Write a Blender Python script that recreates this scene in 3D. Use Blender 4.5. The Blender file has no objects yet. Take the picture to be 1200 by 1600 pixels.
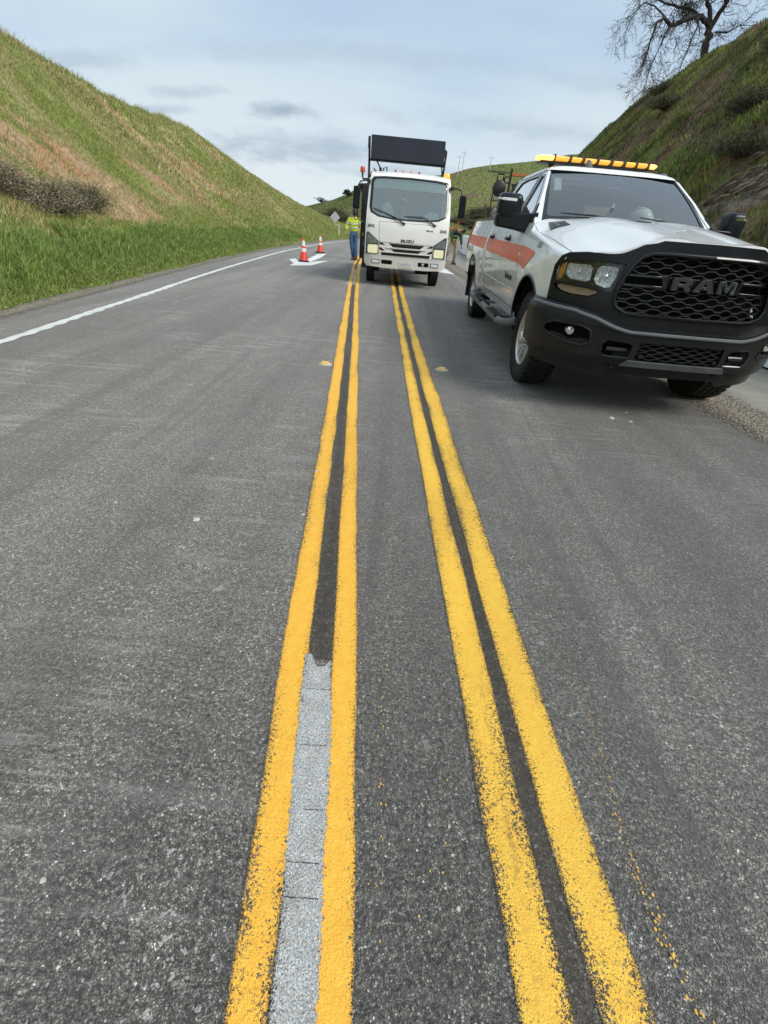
import bpy, bmesh, math, random
import numpy as np
from mathutils import Vector, Matrix
from mathutils.geometry import tessellate_polygon
R = math.radians
sc = bpy.context.scene
COL = sc.collection
random.seed(7)
RNG = np.random.default_rng(11)

# ---------------------------------------------------------------- camera
F_PX, PITCH, ROLL, CAM_H = 696.0, 0.5697, 0.0885, 1.26
cam_data = bpy.data.cameras.new('camera')
cam = bpy.data.objects.new('camera', cam_data)
COL.objects.link(cam)
cam_data.sensor_fit = 'VERTICAL'
cam_data.sensor_height = 36.0
cam_data.sensor_width = 27.0
cam_data.lens = 36.0 * F_PX / 1600.0
cam_data.clip_start = 0.05
cam_data.clip_end = 3000
_fw = Vector((0, math.cos(PITCH), -math.sin(PITCH)))
_rt = Vector((1, 0, 0))
_dn = Vector((0, -math.sin(PITCH), -math.cos(PITCH)))
_cx = _rt * math.cos(ROLL) - _dn * math.sin(ROLL)
_cd = _rt * math.sin(ROLL) + _dn * math.cos(ROLL)
# image x' = u c - v s  ->  axis = rt*c - dn*s ; image y'(down) = u s + v c
M = Matrix.Identity(4)
for i in range(3):
    M[i][0] = _cx[i]
    M[i][1] = -_cd[i]
    M[i][2] = -_fw[i]
M[0][3], M[1][3], M[2][3] = 0, 0, CAM_H
cam.matrix_world = M
sc.camera = cam
sc.render.resolution_x, sc.render.resolution_y = 768, 1024

# ---------------------------------------------------------------- light
SUN_DIR = Vector((0.58, -0.42, 0.69)).normalized()      # towards the sun
sun_data = bpy.data.lights.new('sun', 'SUN')
sun_data.energy = 1.6
sun_data.angle = R(26)
sun_data.color = (1.0, 0.955, 0.89)
sun = bpy.data.objects.new('sun', sun_data)
sun.rotation_euler = SUN_DIR.to_track_quat('Z', 'Y').to_euler()
sun.location = (30, -20, 40)
COL.objects.link(sun)

world = bpy.data.worlds.new('World')
sc.world = world
world.use_nodes = True
def build_world():
    nt = world.node_tree
    nt.nodes.clear()
    N = nt.nodes.new
    L = nt.links.new
    out = N('ShaderNodeOutputWorld')
    bg = N('ShaderNodeBackground')
    bg.inputs[1].default_value = 1.0
    sky = N('ShaderNodeTexSky')
    sky.sky_type = 'NISHITA'
    sky.sun_disc = False
    sky.sun_elevation = math.asin(SUN_DIR.z)
    sky.sun_rotation = math.atan2(SUN_DIR.x, SUN_DIR.y)
    sky.air_density = 1.0
    sky.dust_density = 1.5
    sk = N('ShaderNodeVectorMath'); sk.operation = 'SCALE'; sk.inputs[3].default_value = 0.12
    L(sky.outputs[0], sk.inputs[0])
    tc = N('ShaderNodeTexCoord')
    sep = N('ShaderNodeSeparateXYZ'); L(tc.outputs['Generated'], sep.inputs[0])
    zz = N('ShaderNodeMath'); zz.operation = 'MAXIMUM'; L(sep.outputs[2], zz.inputs[0]); zz.inputs[1].default_value = 0.0
    za = N('ShaderNodeMath'); za.operation = 'ADD'; L(zz.outputs[0], za.inputs[0]); za.inputs[1].default_value = 0.22
    dx = N('ShaderNodeMath'); dx.operation = 'DIVIDE'; L(sep.outputs[0], dx.inputs[0]); L(za.outputs[0], dx.inputs[1])
    dy = N('ShaderNodeMath'); dy.operation = 'DIVIDE'; L(sep.outputs[1], dy.inputs[0]); L(za.outputs[0], dy.inputs[1])
    cmb = N('ShaderNodeCombineXYZ'); L(dx.outputs[0], cmb.inputs[0]); L(dy.outputs[0], cmb.inputs[1])
    def noise(scale, detail, rough, stretch, loc):
        mp = N('ShaderNodeMapping'); L(cmb.outputs[0], mp.inputs[0])
        mp.inputs['Scale'].default_value = stretch; mp.inputs['Location'].default_value = loc
        mp.inputs['Rotation'].default_value = (0, 0, R(-14))
        n = N('ShaderNodeTexNoise'); n.inputs['Scale'].default_value = scale
        n.inputs['Detail'].default_value = detail; n.inputs['Roughness'].default_value = rough
        L(mp.outputs[0], n.inputs['Vector'])
        return n.outputs[0]
    def ramp(src, p0, p1, v0=0.0, v1=1.0):
        m = N('ShaderNodeMapRange'); L(src, m.inputs[0]); m.interpolation_type = 'SMOOTHSTEP'
        m.inputs[1].default_value = p0; m.inputs[2].default_value = p1
        m.inputs[3].default_value = v0; m.inputs[4].default_value = v1
        return m.outputs[0]
    def mix(a, b, f):
        m = N('ShaderNodeMix'); m.data_type = 'RGBA'
        if isinstance(f, float): m.inputs[0].default_value = f
        else: L(f, m.inputs[0])
        for s, v in ((6, a), (7, b)):
            if isinstance(v, tuple): m.inputs[s].default_value = v + (1,)
            else: L(v, m.inputs[s])
        return m.outputs[2]
    base = mix(sk.outputs[0], (0.315, 0.41, 0.525), 0.88)
    hi = ramp(noise(1.1, 6, 0.55, (0.55, 1.0, 1), (3.1, 0.4, 0)), 0.30, 0.66, 0.05, 0.85)
    c1 = mix(base, (0.445, 0.525, 0.565), hi)
    # brighter milky band towards the horizon
    hz = ramp(sep.outputs[2], 0.0, 0.24, 0.9, 0.0)
    c2 = mix(c1, (0.52, 0.575, 0.60), hz)
    gr = ramp(noise(1.55, 7, 0.56, (0.42, 1.25, 1), (0.35, 1.9, 0)), 0.56, 0.72, 0.0, 0.6)
    # a few separate grey cloud banks: soft ellipses broken up by the same noise
    wob = noise(5.0, 5, 0.6, (1, 1, 1), (0, 0, 0))
    tot = None
    for (cx_, cy_, ax_, ay_, am) in ((-.61, 2.635, .17, .085, 1.0), (-.97, 2.48, .17, .06, .55), (-1.29, 2.23, .22, .07, .5), (-1.17, 2.625, .2, .05, .55), (-.62, 3.05, .65, .20, .72), (.42, 2.62, .6, .10, .4), (-.05, 3.3, .6, .15, .5), (.9, 2.2, .5, .09, .35), (-.2, 2.2, .8, .08, .28), (-1.9, 2.6, .5, .15, .4)):
        vs_ = N('ShaderNodeVectorMath'); vs_.operation = 'SUBTRACT'; L(cmb.outputs[0], vs_.inputs[0]); vs_.inputs[1].default_value = (cx_, cy_, 0)
        vd_ = N('ShaderNodeVectorMath'); vd_.operation = 'DIVIDE'; L(vs_.outputs[0], vd_.inputs[0]); vd_.inputs[1].default_value = (ax_, ay_, 1)
        vl = N('ShaderNodeVectorMath'); vl.operation = 'LENGTH'; L(vd_.outputs[0], vl.inputs[0])
        ad = N('ShaderNodeMath'); ad.operation = 'MULTIPLY_ADD'; L(wob, ad.inputs[0]); ad.inputs[1].default_value = 2.6; L(vl.outputs['Value'], ad.inputs[2])
        rr_ = ramp(ad.outputs[0], 1.35, 2.75, am, 0.0)
        if tot is None: tot = rr_
        else:
            mx_ = N('ShaderNodeMath'); mx_.operation = 'MAXIMUM'; L(tot, mx_.inputs[0]); L(rr_, mx_.inputs[1]); tot = mx_.outputs[0]
    gz = ramp(sep.outputs[2], 0.05, 0.11)
    gm = N('ShaderNodeMath'); gm.operation = 'MULTIPLY'; L(gr, gm.inputs[0]); L(gz, gm.inputs[1])
    c3 = mix(c2, (0.27, 0.345, 0.44), gm.outputs[0])
    c3 = mix(c3, (0.27, 0.335, 0.405), tot)
    dk = N('ShaderNodeVectorMath'); dk.operation = 'SCALE'; L(c3, dk.inputs[0]); dk.inputs[3].default_value = 0.86; c3 = dk.outputs[0]
    L(c3, bg.inputs[0])
    L(bg.outputs[0], out.inputs[0])
build_world()
sc.view_settings.view_transform = 'Standard'
sc.view_settings.look = 'None'
sc.view_settings.exposure = 0.82
sc.view_settings.gamma = 1.0

# ---------------------------------------------------------------- helpers
def tag(o, label=None, cat=None, group=None, kind=None):
    if label: o['label'] = label
    if cat: o['category'] = cat
    if group: o['group'] = group
    if kind: o['kind'] = kind
    return o
def empty(name, loc=(0, 0, 0), rz=0.0, **k):
    o = bpy.data.objects.new(name, None)
    o.empty_display_size = 0.2
    COL.objects.link(o)
    o.location = loc
    o.rotation_euler = (0, 0, rz)
    tag(o, **k)
    return o
def copy_tree(o, parent=None):
    c = o.copy()
    COL.objects.link(c)
    if parent: c.parent = parent
    for ch in o.children:
        copy_tree(ch, c)
    return c

class MB:
    """collects geometry for ONE mesh object"""
    def __init__(s):
        s.v, s.f, s.m, s.uv = [], [], [], []
    def add(s, vs, fs, mi=0):
        b = len(s.v)
        s.v += [tuple(p) for p in vs]
        for f in fs:
            s.f.append([b + i for i in f]); s.m.append(mi)
        return s
    def box(s, c, d, rot=None, mi=0, taper=None):
        hx, hy, hz = d[0] / 2, d[1] / 2, d[2] / 2
        vs = []
        for z in (-1, 1):
            t = 1.0 if (taper is None or z < 0) else taper
            for x, y in ((-1, -1), (1, -1), (1, 1), (-1, 1)):
                vs.append(Vector((x * hx * t, y * hy * t, z * hz)))
        if rot is not None:
            if not isinstance(rot, Matrix):
                from mathutils import Euler
                rot = Euler(rot).to_matrix()
            vs = [rot @ p for p in vs]
        c = Vector(c)
        return s.add([p + c for p in vs], [(3, 2, 1, 0), (4, 5, 6, 7), (0, 1, 5, 4), (1, 2, 6, 5), (2, 3, 7, 6), (3, 0, 4, 7)], mi)
    def tube(s, pts, r, n=8, mi=0, cap=True):
        pts = [Vector(p) for p in pts]
        rs = r if isinstance(r, (list, tuple)) else [r] * len(pts)
        vs, fs = [], []
        prev = None
        for i, p in enumerate(pts):
            if i == 0: d = pts[1] - p
            elif i == len(pts) - 1: d = p - pts[i - 1]
            else: d = pts[i + 1] - pts[i - 1]
            d.normalize()
            if prev is None:
                a = d.orthogonal().normalized()
            else:
                a = prev - d * prev.dot(d)
                if a.length < 1e-6: a = d.orthogonal()
                a.normalize()
            prev = a
            b = d.cross(a)
            for k in range(n):
                t = 2 * math.pi * k / n
                vs.append(p + (a * math.cos(t) + b * math.sin(t)) * rs[i])
        for i in range(len(pts) - 1):
            for k in range(n):
                k2 = (k + 1) % n
                fs.append((i * n + k, i * n + k2, (i + 1) * n + k2, (i + 1) * n + k))
        if cap:
            fs.append(tuple(range(n - 1, -1, -1)))
            fs.append(tuple((len(pts) - 1) * n + k for k in range(n)))
        return s.add(vs, fs, mi)
    def lathe(s, prof, c=(0, 0, 0), axis='Z', n=24, mi=0, scale=(1, 1, 1), cap=True):
        """prof = [(radius, height)...] turned about axis through c"""
        vs, fs = [], []
        for (r, h) in prof:
            for k in range(n):
                t = 2 * math.pi * k / n
                a, b = r * math.cos(t), r * math.sin(t)
                p = {'Z': (a, b, h), 'Y': (a, h, b), 'X': (h, a, b)}[axis]
                vs.append((c[0] + p[0] * scale[0], c[1] + p[1] * scale[1], c[2] + p[2] * scale[2]))
        for i in range(len(prof) - 1):
            for k in range(n):
                k2 = (k + 1) % n
                fs.append((i * n + k, i * n + k2, (i + 1) * n + k2, (i + 1) * n + k))
        if cap and prof[0][0] > 1e-5: fs.append(tuple(range(n - 1, -1, -1)))
        if cap and prof[-1][0] > 1e-5: fs.append(tuple((len(prof) - 1) * n + k for k in range(n)))
        return s.add(vs, fs, mi)
    def grid(s, fn, us, vs_, mi=0):
        pts = [fn(u, v) for v in vs_ for u in us]
        nu = len(us)
        fs = []
        for j in range(len(vs_) - 1):
            for i in range(nu - 1):
                fs.append((j * nu + i, j * nu + i + 1, (j + 1) * nu + i + 1, (j + 1) * nu + i))
        return s.add(pts, fs, mi)
    def plate(s, outline, fn, th=0.01, holes=(), du=0.1, dv=0.1, mi=0, w0=0.0):
        polys = [[Vector((p[0], p[1], 0)) for p in outline]] + [[Vector((p[0], p[1], 0)) for p in h] for h in holes]
        tris = tessellate_polygon(polys)
        flat = [p for pl in polys for p in pl]
        bm = bmesh.new()
        vv = [bm.verts.new(p) for p in flat]
        for t in tris:
            try: bm.faces.new([vv[i] for i in t])
            except ValueError: pass
        us = [p.x for p in flat]; ws = [p.y for p in flat]
        if du:
            n = int((max(us) - min(us)) / du)
            for k in range(1, n + 1):
                u = min(us) + k * (max(us) - min(us)) / (n + 1)
                bmesh.ops.bisect_plane(bm, geom=bm.verts[:] + bm.edges[:] + bm.faces[:], plane_co=(u, 0, 0), plane_no=(1, 0, 0), dist=1e-5)
        if dv:
            n = int((max(ws) - min(ws)) / dv)
            for k in range(1, n + 1):
                u = min(ws) + k * (max(ws) - min(ws)) / (n + 1)
                bmesh.ops.bisect_plane(bm, geom=bm.verts[:] + bm.edges[:] + bm.faces[:], plane_co=(0, u, 0), plane_no=(0, 1, 0), dist=1e-5)
        bm.verts.ensure_lookup_table(); bm.verts.index_update()
        V = [v.co.copy() for v in bm.verts]
        Fc = [[v.index for v in f.verts] for f in bm.faces]
        B = [[v.index for v in e.verts] for e in bm.edges if len(e.link_faces) == 1]
        ori = {}
        for f in bm.faces:
            ix = [v.index for v in f.verts]
            for a, b in zip(ix, ix[1:] + ix[:1]): ori[(a, b)] = 1
        bm.free()
        n = len(V)
        P = [fn(p.x, p.y, w0 + th) for p in V] + [fn(p.x, p.y, w0) for p in V]
        fs = [list(f) for f in Fc] + [[i + n for i in reversed(f)] for f in Fc]
        for a, b in B:
            if (a, b) in ori: fs.append([b, a, a + n, b + n])
            else: fs.append([a, b, b + n, a + n])
        return s.add(P, fs, mi)
    def build(s, name, mats, parent=None, angle=38, bevel=0.0, seg=2, recalc=True, loc=None):
        me = bpy.data.meshes.new(name)
        me.from_pydata([tuple(p) for p in s.v], [], s.f)
        if not isinstance(mats, (list, tuple)): mats = [mats]
        for m in mats: me.materials.append(m)
        if len(mats) > 1:
            me.polygons.foreach_set('material_index', s.m)
        if recalc:
            bm = bmesh.new(); bm.from_mesh(me)
            bmesh.ops.recalc_face_normals(bm, faces=bm.faces)
            bm.to_mesh(me); bm.free()
        if angle:
            me.shade_smooth(); me.set_sharp_from_angle(angle=R(angle))
        me.validate()
        o = bpy.data.objects.new(name, me)
        COL.objects.link(o)
        if parent: o.parent = parent
        if loc: o.location = loc
        if bevel:
            b = o.modifiers.new('bevel', 'BEVEL'); b.width = bevel; b.segments = seg
            b.limit_method = 'ANGLE'; b.angle_limit = R(35); b.harden_normals = False
        return o

def mirror_pts(half):
    """half outline given for y>=0, from centre-top round to centre-bottom -> full closed outline"""
    other = [(-y, z) for (y, z) in reversed(half) if abs(y) > 1e-6]
    return list(half) + other
def rrect(x0, z0, x1, z1, r, n=4):
    out = []
    for cx, cz, a0 in ((x1 - r, z1 - r, 0), (x0 + r, z1 - r, 90), (x0 + r, z0 + r, 180), (x1 - r, z0 + r, 270)):
        for k in range(n + 1):
            a = R(a0 + 90 * k / n)
            out.append((cx + r * math.cos(a), cz + r * math.sin(a)))
    return out
def lerp(a, b, t): return a + (b - a) * t
def sst(a, b, x):
    t = min(1, max(0, (x - a) / (b - a))); return t * t * (3 - 2 * t)

# ---------------------------------------------------------------- materials
def newmat(name):
    m = bpy.data.materials.new(name); m.use_nodes = True
    nt = m.node_tree; b = nt.nodes['Principled BSDF']
    return m, nt, b
def nlink(nt, a, b): nt.links.new(a, b)
def simple(name, col, rough=0.5, metal=0.0, var=0.12, scale=8.0, bump=0.0, bscale=60.0, coat=0.0, emis=None, estr=0.0, spec=None, dirt=None):
    m, nt, b = newmat(name)
    N = nt.nodes.new
    tc = N('ShaderNodeTexCoord')
    no = N('ShaderNodeTexNoise'); no.inputs['Scale'].default_value = scale; no.inputs['Detail'].default_value = 5
    nlink(nt, tc.outputs['Object'], no.inputs['Vector'])
    mr = N('ShaderNodeMapRange'); mr.inputs[1].default_value = 0.3; mr.inputs[2].default_value = 0.7
    mr.inputs[3].default_value = 1 - var; mr.inputs[4].default_value = 1 + var * 0.5
    nlink(nt, no.outputs[0], mr.inputs[0])
    sc_ = N('ShaderNodeVectorMath'); sc_.operation = 'SCALE'; sc_.inputs[0].default_value = col[:3]
    nlink(nt, mr.outputs[0], sc_.inputs[3])
    src = sc_.outputs[0]
    if dirt:      # road dust settled on the lowest part of a vehicle: colour, height
        sp = N('ShaderNodeSeparateXYZ'); nlink(nt, tc.outputs['Object'], sp.inputs[0])
        n2 = N('ShaderNodeTexNoise'); n2.inputs['Scale'].default_value = 5; n2.inputs['Detail'].default_value = 7
        nlink(nt, tc.outputs['Object'], n2.inputs['Vector'])
        ad = N('ShaderNodeMath'); ad.operation = 'MULTIPLY_ADD'; nlink(nt, n2.outputs[0], ad.inputs[0]); ad.inputs[1].default_value = -0.5
        nlink(nt, sp.outputs[2], ad.inputs[2])
        m2 = N('ShaderNodeMapRange'); m2.interpolation_type = 'SMOOTHSTEP'
        m2.inputs[1].default_value = dirt[1] - 0.45; m2.inputs[2].default_value = dirt[1]
        m2.inputs[3].default_value = dirt[2]; m2.inputs[4].default_value = 0.0
        nlink(nt, ad.outputs[0], m2.inputs[0])
        mx = N('ShaderNodeMix'); mx.data_type = 'RGBA'
        nlink(nt, m2.outputs[0], mx.inputs[0]); nlink(nt, src, mx.inputs[6]); mx.inputs[7].default_value = tuple(dirt[0]) + (1,)
        src = mx.outputs[2]
    nlink(nt, src, b.inputs['Base Color'])
    b.inputs['Roughness'].default_value = rough
    mr2 = N('ShaderNodeMapRange'); mr2.inputs[3].default_value = max(0.02, rough - 0.08); mr2.inputs[4].default_value = min(1, rough + 0.1)
    nlink(nt, no.outputs[0], mr2.inputs[0]); nlink(nt, mr2.outputs[0], b.inputs['Roughness'])
    b.inputs['Metallic'].default_value = metal
    if coat:
        b.inputs['Coat Weight'].default_value = coat; b.inputs['Coat Roughness'].default_value = 0.06
    if spec is not None: b.inputs['Specular IOR Level'].default_value = spec
    if bump:
        n3 = N('ShaderNodeTexNoise'); n3.inputs['Scale'].default_value = bscale; n3.inputs['Detail'].default_value = 3
        nlink(nt, tc.outputs['Object'], n3.inputs['Vector'])
        bp = N('ShaderNodeBump'); bp.inputs['Strength'].default_value = bump; bp.inputs['Distance'].default_value = 0.01
        nlink(nt, n3.outputs[0], bp.inputs['Height']); nlink(nt, bp.outputs[0], b.inputs['Normal'])
    if emis:
        b.inputs['Emission Color'].default_value = tuple(emis) + (1,); b.inputs['Emission Strength'].default_value = estr
    return m
def glassmat(name, tint=(0.35, 0.42, 0.42), trans=0.6, rough=0.02, refl=0.9, k=1.3):
    """thin glazing: tinted see-through plus mirror reflection by Fresnel"""
    m = bpy.data.materials.new(name); m.use_nodes = True
    nt = m.node_tree; nt.nodes.clear(); N = nt.nodes.new
    out = N('ShaderNodeOutputMaterial')
    tr = N('ShaderNodeBsdfTransparent'); tr.inputs[0].default_value = tuple(tint) + (1,)
    gl = N('ShaderNodeBsdfGlossy'); gl.inputs['Roughness'].default_value = rough; gl.inputs[0].default_value = (refl, refl, refl, 1)
    fr = N('ShaderNodeFresnel'); fr.inputs[0].default_value = 1.55
    ad = N('ShaderNodeMath'); ad.operation = 'MULTIPLY_ADD'; ad.inputs[1].default_value = k; ad.inputs[2].default_value = trans; ad.use_clamp = True
    nt.links.new(fr.outputs[0], ad.inputs[0])
    mx = N('ShaderNodeMixShader'); nt.links.new(ad.outputs[0], mx.inputs[0])
    nt.links.new(tr.outputs[0], mx.inputs[1]); nt.links.new(gl.outputs[0], mx.inputs[2])
    nt.links.new(mx.outputs[0], out.inputs[0])
    return m

DUST = (0.30, 0.27, 0.22)
MAT = dict(
    white=simple('white_paint', (0.84, 0.85, 0.86), 0.28, var=0.03, scale=1.5, coat=0.8, dirt=(DUST, 0.90, 0.35)),
    white2=simple('cream_white_paint', (0.85, 0.845, 0.81), 0.4, var=0.06, scale=2, coat=0.3, dirt=(DUST, 0.9, 0.3)),
    plastic=simple('black_textured_plastic', (0.0075, 0.009, 0.0115), 0.30, var=0.25, scale=6, bump=0.10, bscale=300, spec=.32, dirt=(DUST, 0.70, 0.03)),
    gloss=simple('gloss_black_plastic', (0.007, 0.007, 0.008), 0.18, var=0.1, scale=6, coat=0.3),
    dark=simple('dark_cavity', (0.008, 0.008, 0.009), 0.85, var=0.2),
    rubber=simple('tyre_rubber', (0.022, 0.021, 0.020), 0.8, var=0.35, scale=12, bump=0.3, bscale=90, dirt=(DUST, 0.9, 0.0)),
    alloy=simple('alloy', (0.72, 0.72, 0.71), 0.35, metal=0.55, var=0.25, scale=14),
    chrome=simple('chrome', (0.85, 0.86, 0.88), 0.08, metal=1.0, var=0.05),
    steel=simple('dark_steel', (0.05, 0.05, 0.052), 0.5, metal=0.5, var=0.3, scale=10),
    greysteel=simple('grey_painted_steel', (0.13, 0.135, 0.14), 0.5, var=0.2, scale=10),
    orange=simple('orange_reflective_tape', (0.85, 0.14, 0.045), 0.35, var=0.12, scale=9),
    amber=simple('amber_lens', (0.75, 0.25, 0.03), 0.15, var=0.15, coat=0.4),
    amberlit=simple('lit_amber_lens', (0.82, 0.36, 0.045), 0.2, emis=(1.0, 0.50, 0.07), estr=0.45),
    amberhot=simple('flashing_amber_lens', (0.9, 0.5, 0.1), 0.2, emis=(1.0, 0.52, 0.12), estr=1.3),
    smoke=simple('smoked_marker_lens', (0.36, 0.24, 0.19), 0.15, var=0.3, scale=30, coat=0.5),
    red=simple('red_lens', (0.45, 0.03, 0.02), 0.2, var=0.1, coat=0.3),
    cream=simple('lit_headlamp_reflector', (0.85, 0.8, 0.5), 0.25, emis=(1.0, 0.93, 0.62), estr=0.25),
    clear=glassmat('clear_lens', (0.95, 0.96, 0.96), 0.0, k=.5),
    reflector=simple('lamp_reflector', (0.95, 0.96, 0.97), 0.22, metal=0.12, var=.6, scale=70),  # colour mottling paints in the glitter of the silvered facets
    ws=glassmat('windscreen_glass', (0.74, 0.82, 0.80), 0.18, refl=0.85, k=1.2),
    ws2=glassmat('truck_windscreen_glass', (0.88, 0.95, 0.93), 0.17, rough=0.05, refl=0.9, k=1.0),
    lampgrey=simple('clear_grey_lamp', (0.34, 0.34, 0.35), 0.2, var=0.4, scale=25, coat=0.5),
    side=glassmat('tinted_side_glass', (0.10, 0.12, 0.12), 0.42, refl=0.9),
    seat=simple('grey_cloth_seat', (0.10, 0.105, 0.11), 0.9, var=0.2, scale=20),
    dash=simple('dark_dashboard', (0.04, 0.043, 0.045), 0.7, var=0.2),
    paper=simple('white_paper', (0.75, 0.82, 0.82), 0.7, var=0.08),
    hat=simple('white_hard_hat_shell', (0.78, 0.80, 0.75), 0.35, var=0.05, coat=0.2),
    decal=simple('dark_decal', (0.02, 0.02, 0.022), 0.4),
    greydecal=simple('grey_decal', (0.25, 0.27, 0.3), 0.4),
    board=simple('dark_message_board', (0.024, 0.027, 0.042), 0.55, var=0.15, scale=3, spec=.25),
)
# ================================================================ SETTING
# road edge line (x as a function of y): the road runs away from the camera and bends right
_EY = np.array([-80, -5, 4.5, 8, 12, 17, 22, 28, 37, 43, 60, 70, 80, 88, 95])
_EX = np.array([3.2, -3.15, -3.96, -4.28, -4.68, -5.05, -5.33, -5.43, -5.3, -4.9, -2.5, 1.2, 8, 20, 45.])
_g = np.linspace(-80, 95, 1751)
_vv = np.convolve(np.pad(np.interp(_g, _EY, _EX), 20, 'edge'), np.ones(41) / 41, 'valid')
def EDGE(y): return np.interp(y, _g, _vv)

def hash2(ix, iy, seed):
    h = (ix.astype(np.int64) * 374761393 + iy.astype(np.int64) * 668265263 + seed * 1442695041) & 0xFFFFFFFF
    h = ((h ^ (h >> 13)) * 1274126177) & 0xFFFFFFFF
    return ((h ^ (h >> 16)) & 0xFFFF) / 65535.0
def vnoise(x, y, seed=0):
    x = np.asarray(x, float); y = np.asarray(y, float)
    ix, iy = np.floor(x), np.floor(y); fx, fy = x - ix, y - iy
    fx = fx * fx * (3 - 2 * fx); fy = fy * fy * (3 - 2 * fy)
    a = hash2(ix, iy, seed); b = hash2(ix + 1, iy, seed); c = hash2(ix, iy + 1, seed); d = hash2(ix + 1, iy + 1, seed)
    return (a * (1 - fx) + b * fx) * (1 - fy) + (c * (1 - fx) + d * fx) * fy
def fbm(x, y, seed=0, o=4):
    s, a, t = 0, 0.5, 0
    for k in range(o):
        s = s + a * vnoise(x * 2 ** k + 17.3 * k, y * 2 ** k - 9.1 * k, seed + k); t += a; a *= 0.5
    return s / t
def nsst(a, b, x):
    t = np.clip((x - a) / (b - a), 0, 1); return t * t * (3 - 2 * t)

# ---- left cut slope
LH_Y = np.array([-80, 5, 12, 16, 20, 25, 30, 40, 50, 60, 70, 80, 95.]); LH_H = np.array([6.2, 6.0, 5.9, 6.3, 6.55, 6.15, 5.95, 5.9, 4.27, 2.65, 0.8, 0.1, 0.])
PT = np.array([-0.6, 0, 0.08, 0.2, 0.35, 0.6, 0.85, 1.0, 1.15, 1.6, 3.0]); PZ = np.array([-0.02, 0.0, 0.045, 0.125, 0.27, 0.55, 0.86, 1.0, 1.05, 1.08, 1.05])
def left_z(y, t):
    """t metres outwards from the toe"""
    H = np.interp(y, LH_Y, LH_H)
    z = H * np.interp(t / 10.0, PT, PZ)
    amp = np.clip(t / 3.0, 0, 1) * np.clip(H / 3, 0, 1)
    z = z + amp * ((fbm(y * 0.35, t * 0.5, 3) - 0.5) * 0.7 + (fbm(y * 1.6, t * 0.9, 9) - 0.5) * 0.22)
    return z - 0.03
def left_xy(y, t): return EDGE(y) - 1.0 - t
def dirt_mask(y, t):
    s = fbm(y * 0.55 + t * 0.16, t * 0.22 - y * .1, 21)
    s2 = fbm(y * 2.2 + t * 0.9, t * 0.8, 31)
    g1 = np.exp(-((y - 13.2) / 4.0) ** 2 - ((t - 3.0) / 1.6) ** 2) * 0.27
    g2 = np.exp(-((y - 9.5) / 3.5) ** 2 - ((t - 6.0) / 1.6) ** 2) * 0.14
    g3 = np.exp(-((y - 20.5) / 4.5) ** 2 - ((t - 4.0) / 1.6) ** 2) * 0.20
    g4 = np.exp(-((y - 31) / 6.5) ** 2 - ((t - 5.6) / 2.2) ** 2) * 0.17
    lush = nsst(1.5, 0.9, t)
    v = s * 0.62 + s2 * 0.3 + g1 + g2 + g3 + g4 - lush * 0.9 - nsst(7.6, 9.5, t) * 0.12
    return nsst(0.50, 0.72, v)
def straw_mask(y, t):
    return np.clip(nsst(0.4, 0.62, fbm(y * 0.7 - t * .3, t * 0.5, 51)) * nsst(1.5, 4.0, t) + nsst(8, 10, t) * 0.35, 0, 1)

# ---- right cut slope
RH_Y = np.array([-80, 5, 20, 30, 52, 60, 70, 80, 95.]); RH_H = np.array([9.5, 10.0, 10.4, 10.4, 10.4, 9.4, 6.3, 3.0, 0.])
RPT = np.array([-0.6, 0, 0.1, 0.5, 0.9, 1.0, 1.15, 1.6, 3.0]); RPZ = np.array([-0.02, 0.0, 0.07, 0.5, 0.92, 1.0, 1.06, 1.12, 1.1])
def rock_mask(y, t):
    a = np.exp(-((y - 15) / 3.2) ** 2 - ((t - 3.0) / 0.9) ** 2)
    b = np.exp(-((y - 19) / 2.4) ** 2 - ((t - 6.6) / 1.1) ** 2) * 0.6
    n = fbm(y * 0.8 + t * .5, t * 1.3 - y * .4, 71)
    return nsst(0.78, 1.08, a * 0.9 + b + n * 0.6)
def right_z(y, t):
    H = np.interp(y, RH_Y, RH_H)
    z = H * np.interp(t / 10.0, RPT, RPZ)
    amp = np.clip(t / 2.0, 0, 1) * np.clip(H / 4, 0, 1)
    z = z + amp * ((fbm(y * 0.3, t * 0.35, 13) - 0.5) * 1.1 + (fbm(y * 1.0, t * 1.3, 19) - 0.5) * 0.42)
    r = rock_mask(y, t)
    z = z + r * (np.abs(np.mod((t * 1.4 - y * 0.55) + fbm(y, t, 5) * 1.5, 1.0) - 0.5) - 0.2) * 0.35
    return z - 0.03
def right_xy(y, t): return EDGE(y) + 11.0 + t

# ---- far hills
FX = np.array([-60, -23.5, -19.6, -17.4, -13.9, -9.8, -4, 0, 3.5, 7.3, 11.8, 16, 25.6, 31.9, 60]); FZ = np.array([3.0, 3.5, 4.6, 5.2, 6.6, 8.9, 10.3, 10.9, 11.0, 11.5, 12.9, 13.7, 15.2, 16.7, 20.])
def far_z(x, y):
    H = np.interp(x, FX, FZ)
    y0 = np.interp(x, [-60, -8, -2, 6, 16, 40], [58, 62, 70, 84, 92, 99])
    s = np.clip((y - y0) / (120 - y0), 0, 1)
    s = s * (0.62 + 0.38 * s)
    z = H * s * np.where(y > 120, 1.0, 1.0) + np.where(y > 120, -(y - 120) * 0.02, 0)
    n = (fbm(x * 0.06, y * 0.05, 41) - 0.5) * 2.0 + (fbm(x * 0.3, y * 0.25, 47) - 0.5) * 0.5
    return z + n * np.clip(s * 3, 0, 1) * np.clip((118 - y) / 14, 0.15, 1) - 0.05

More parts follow.
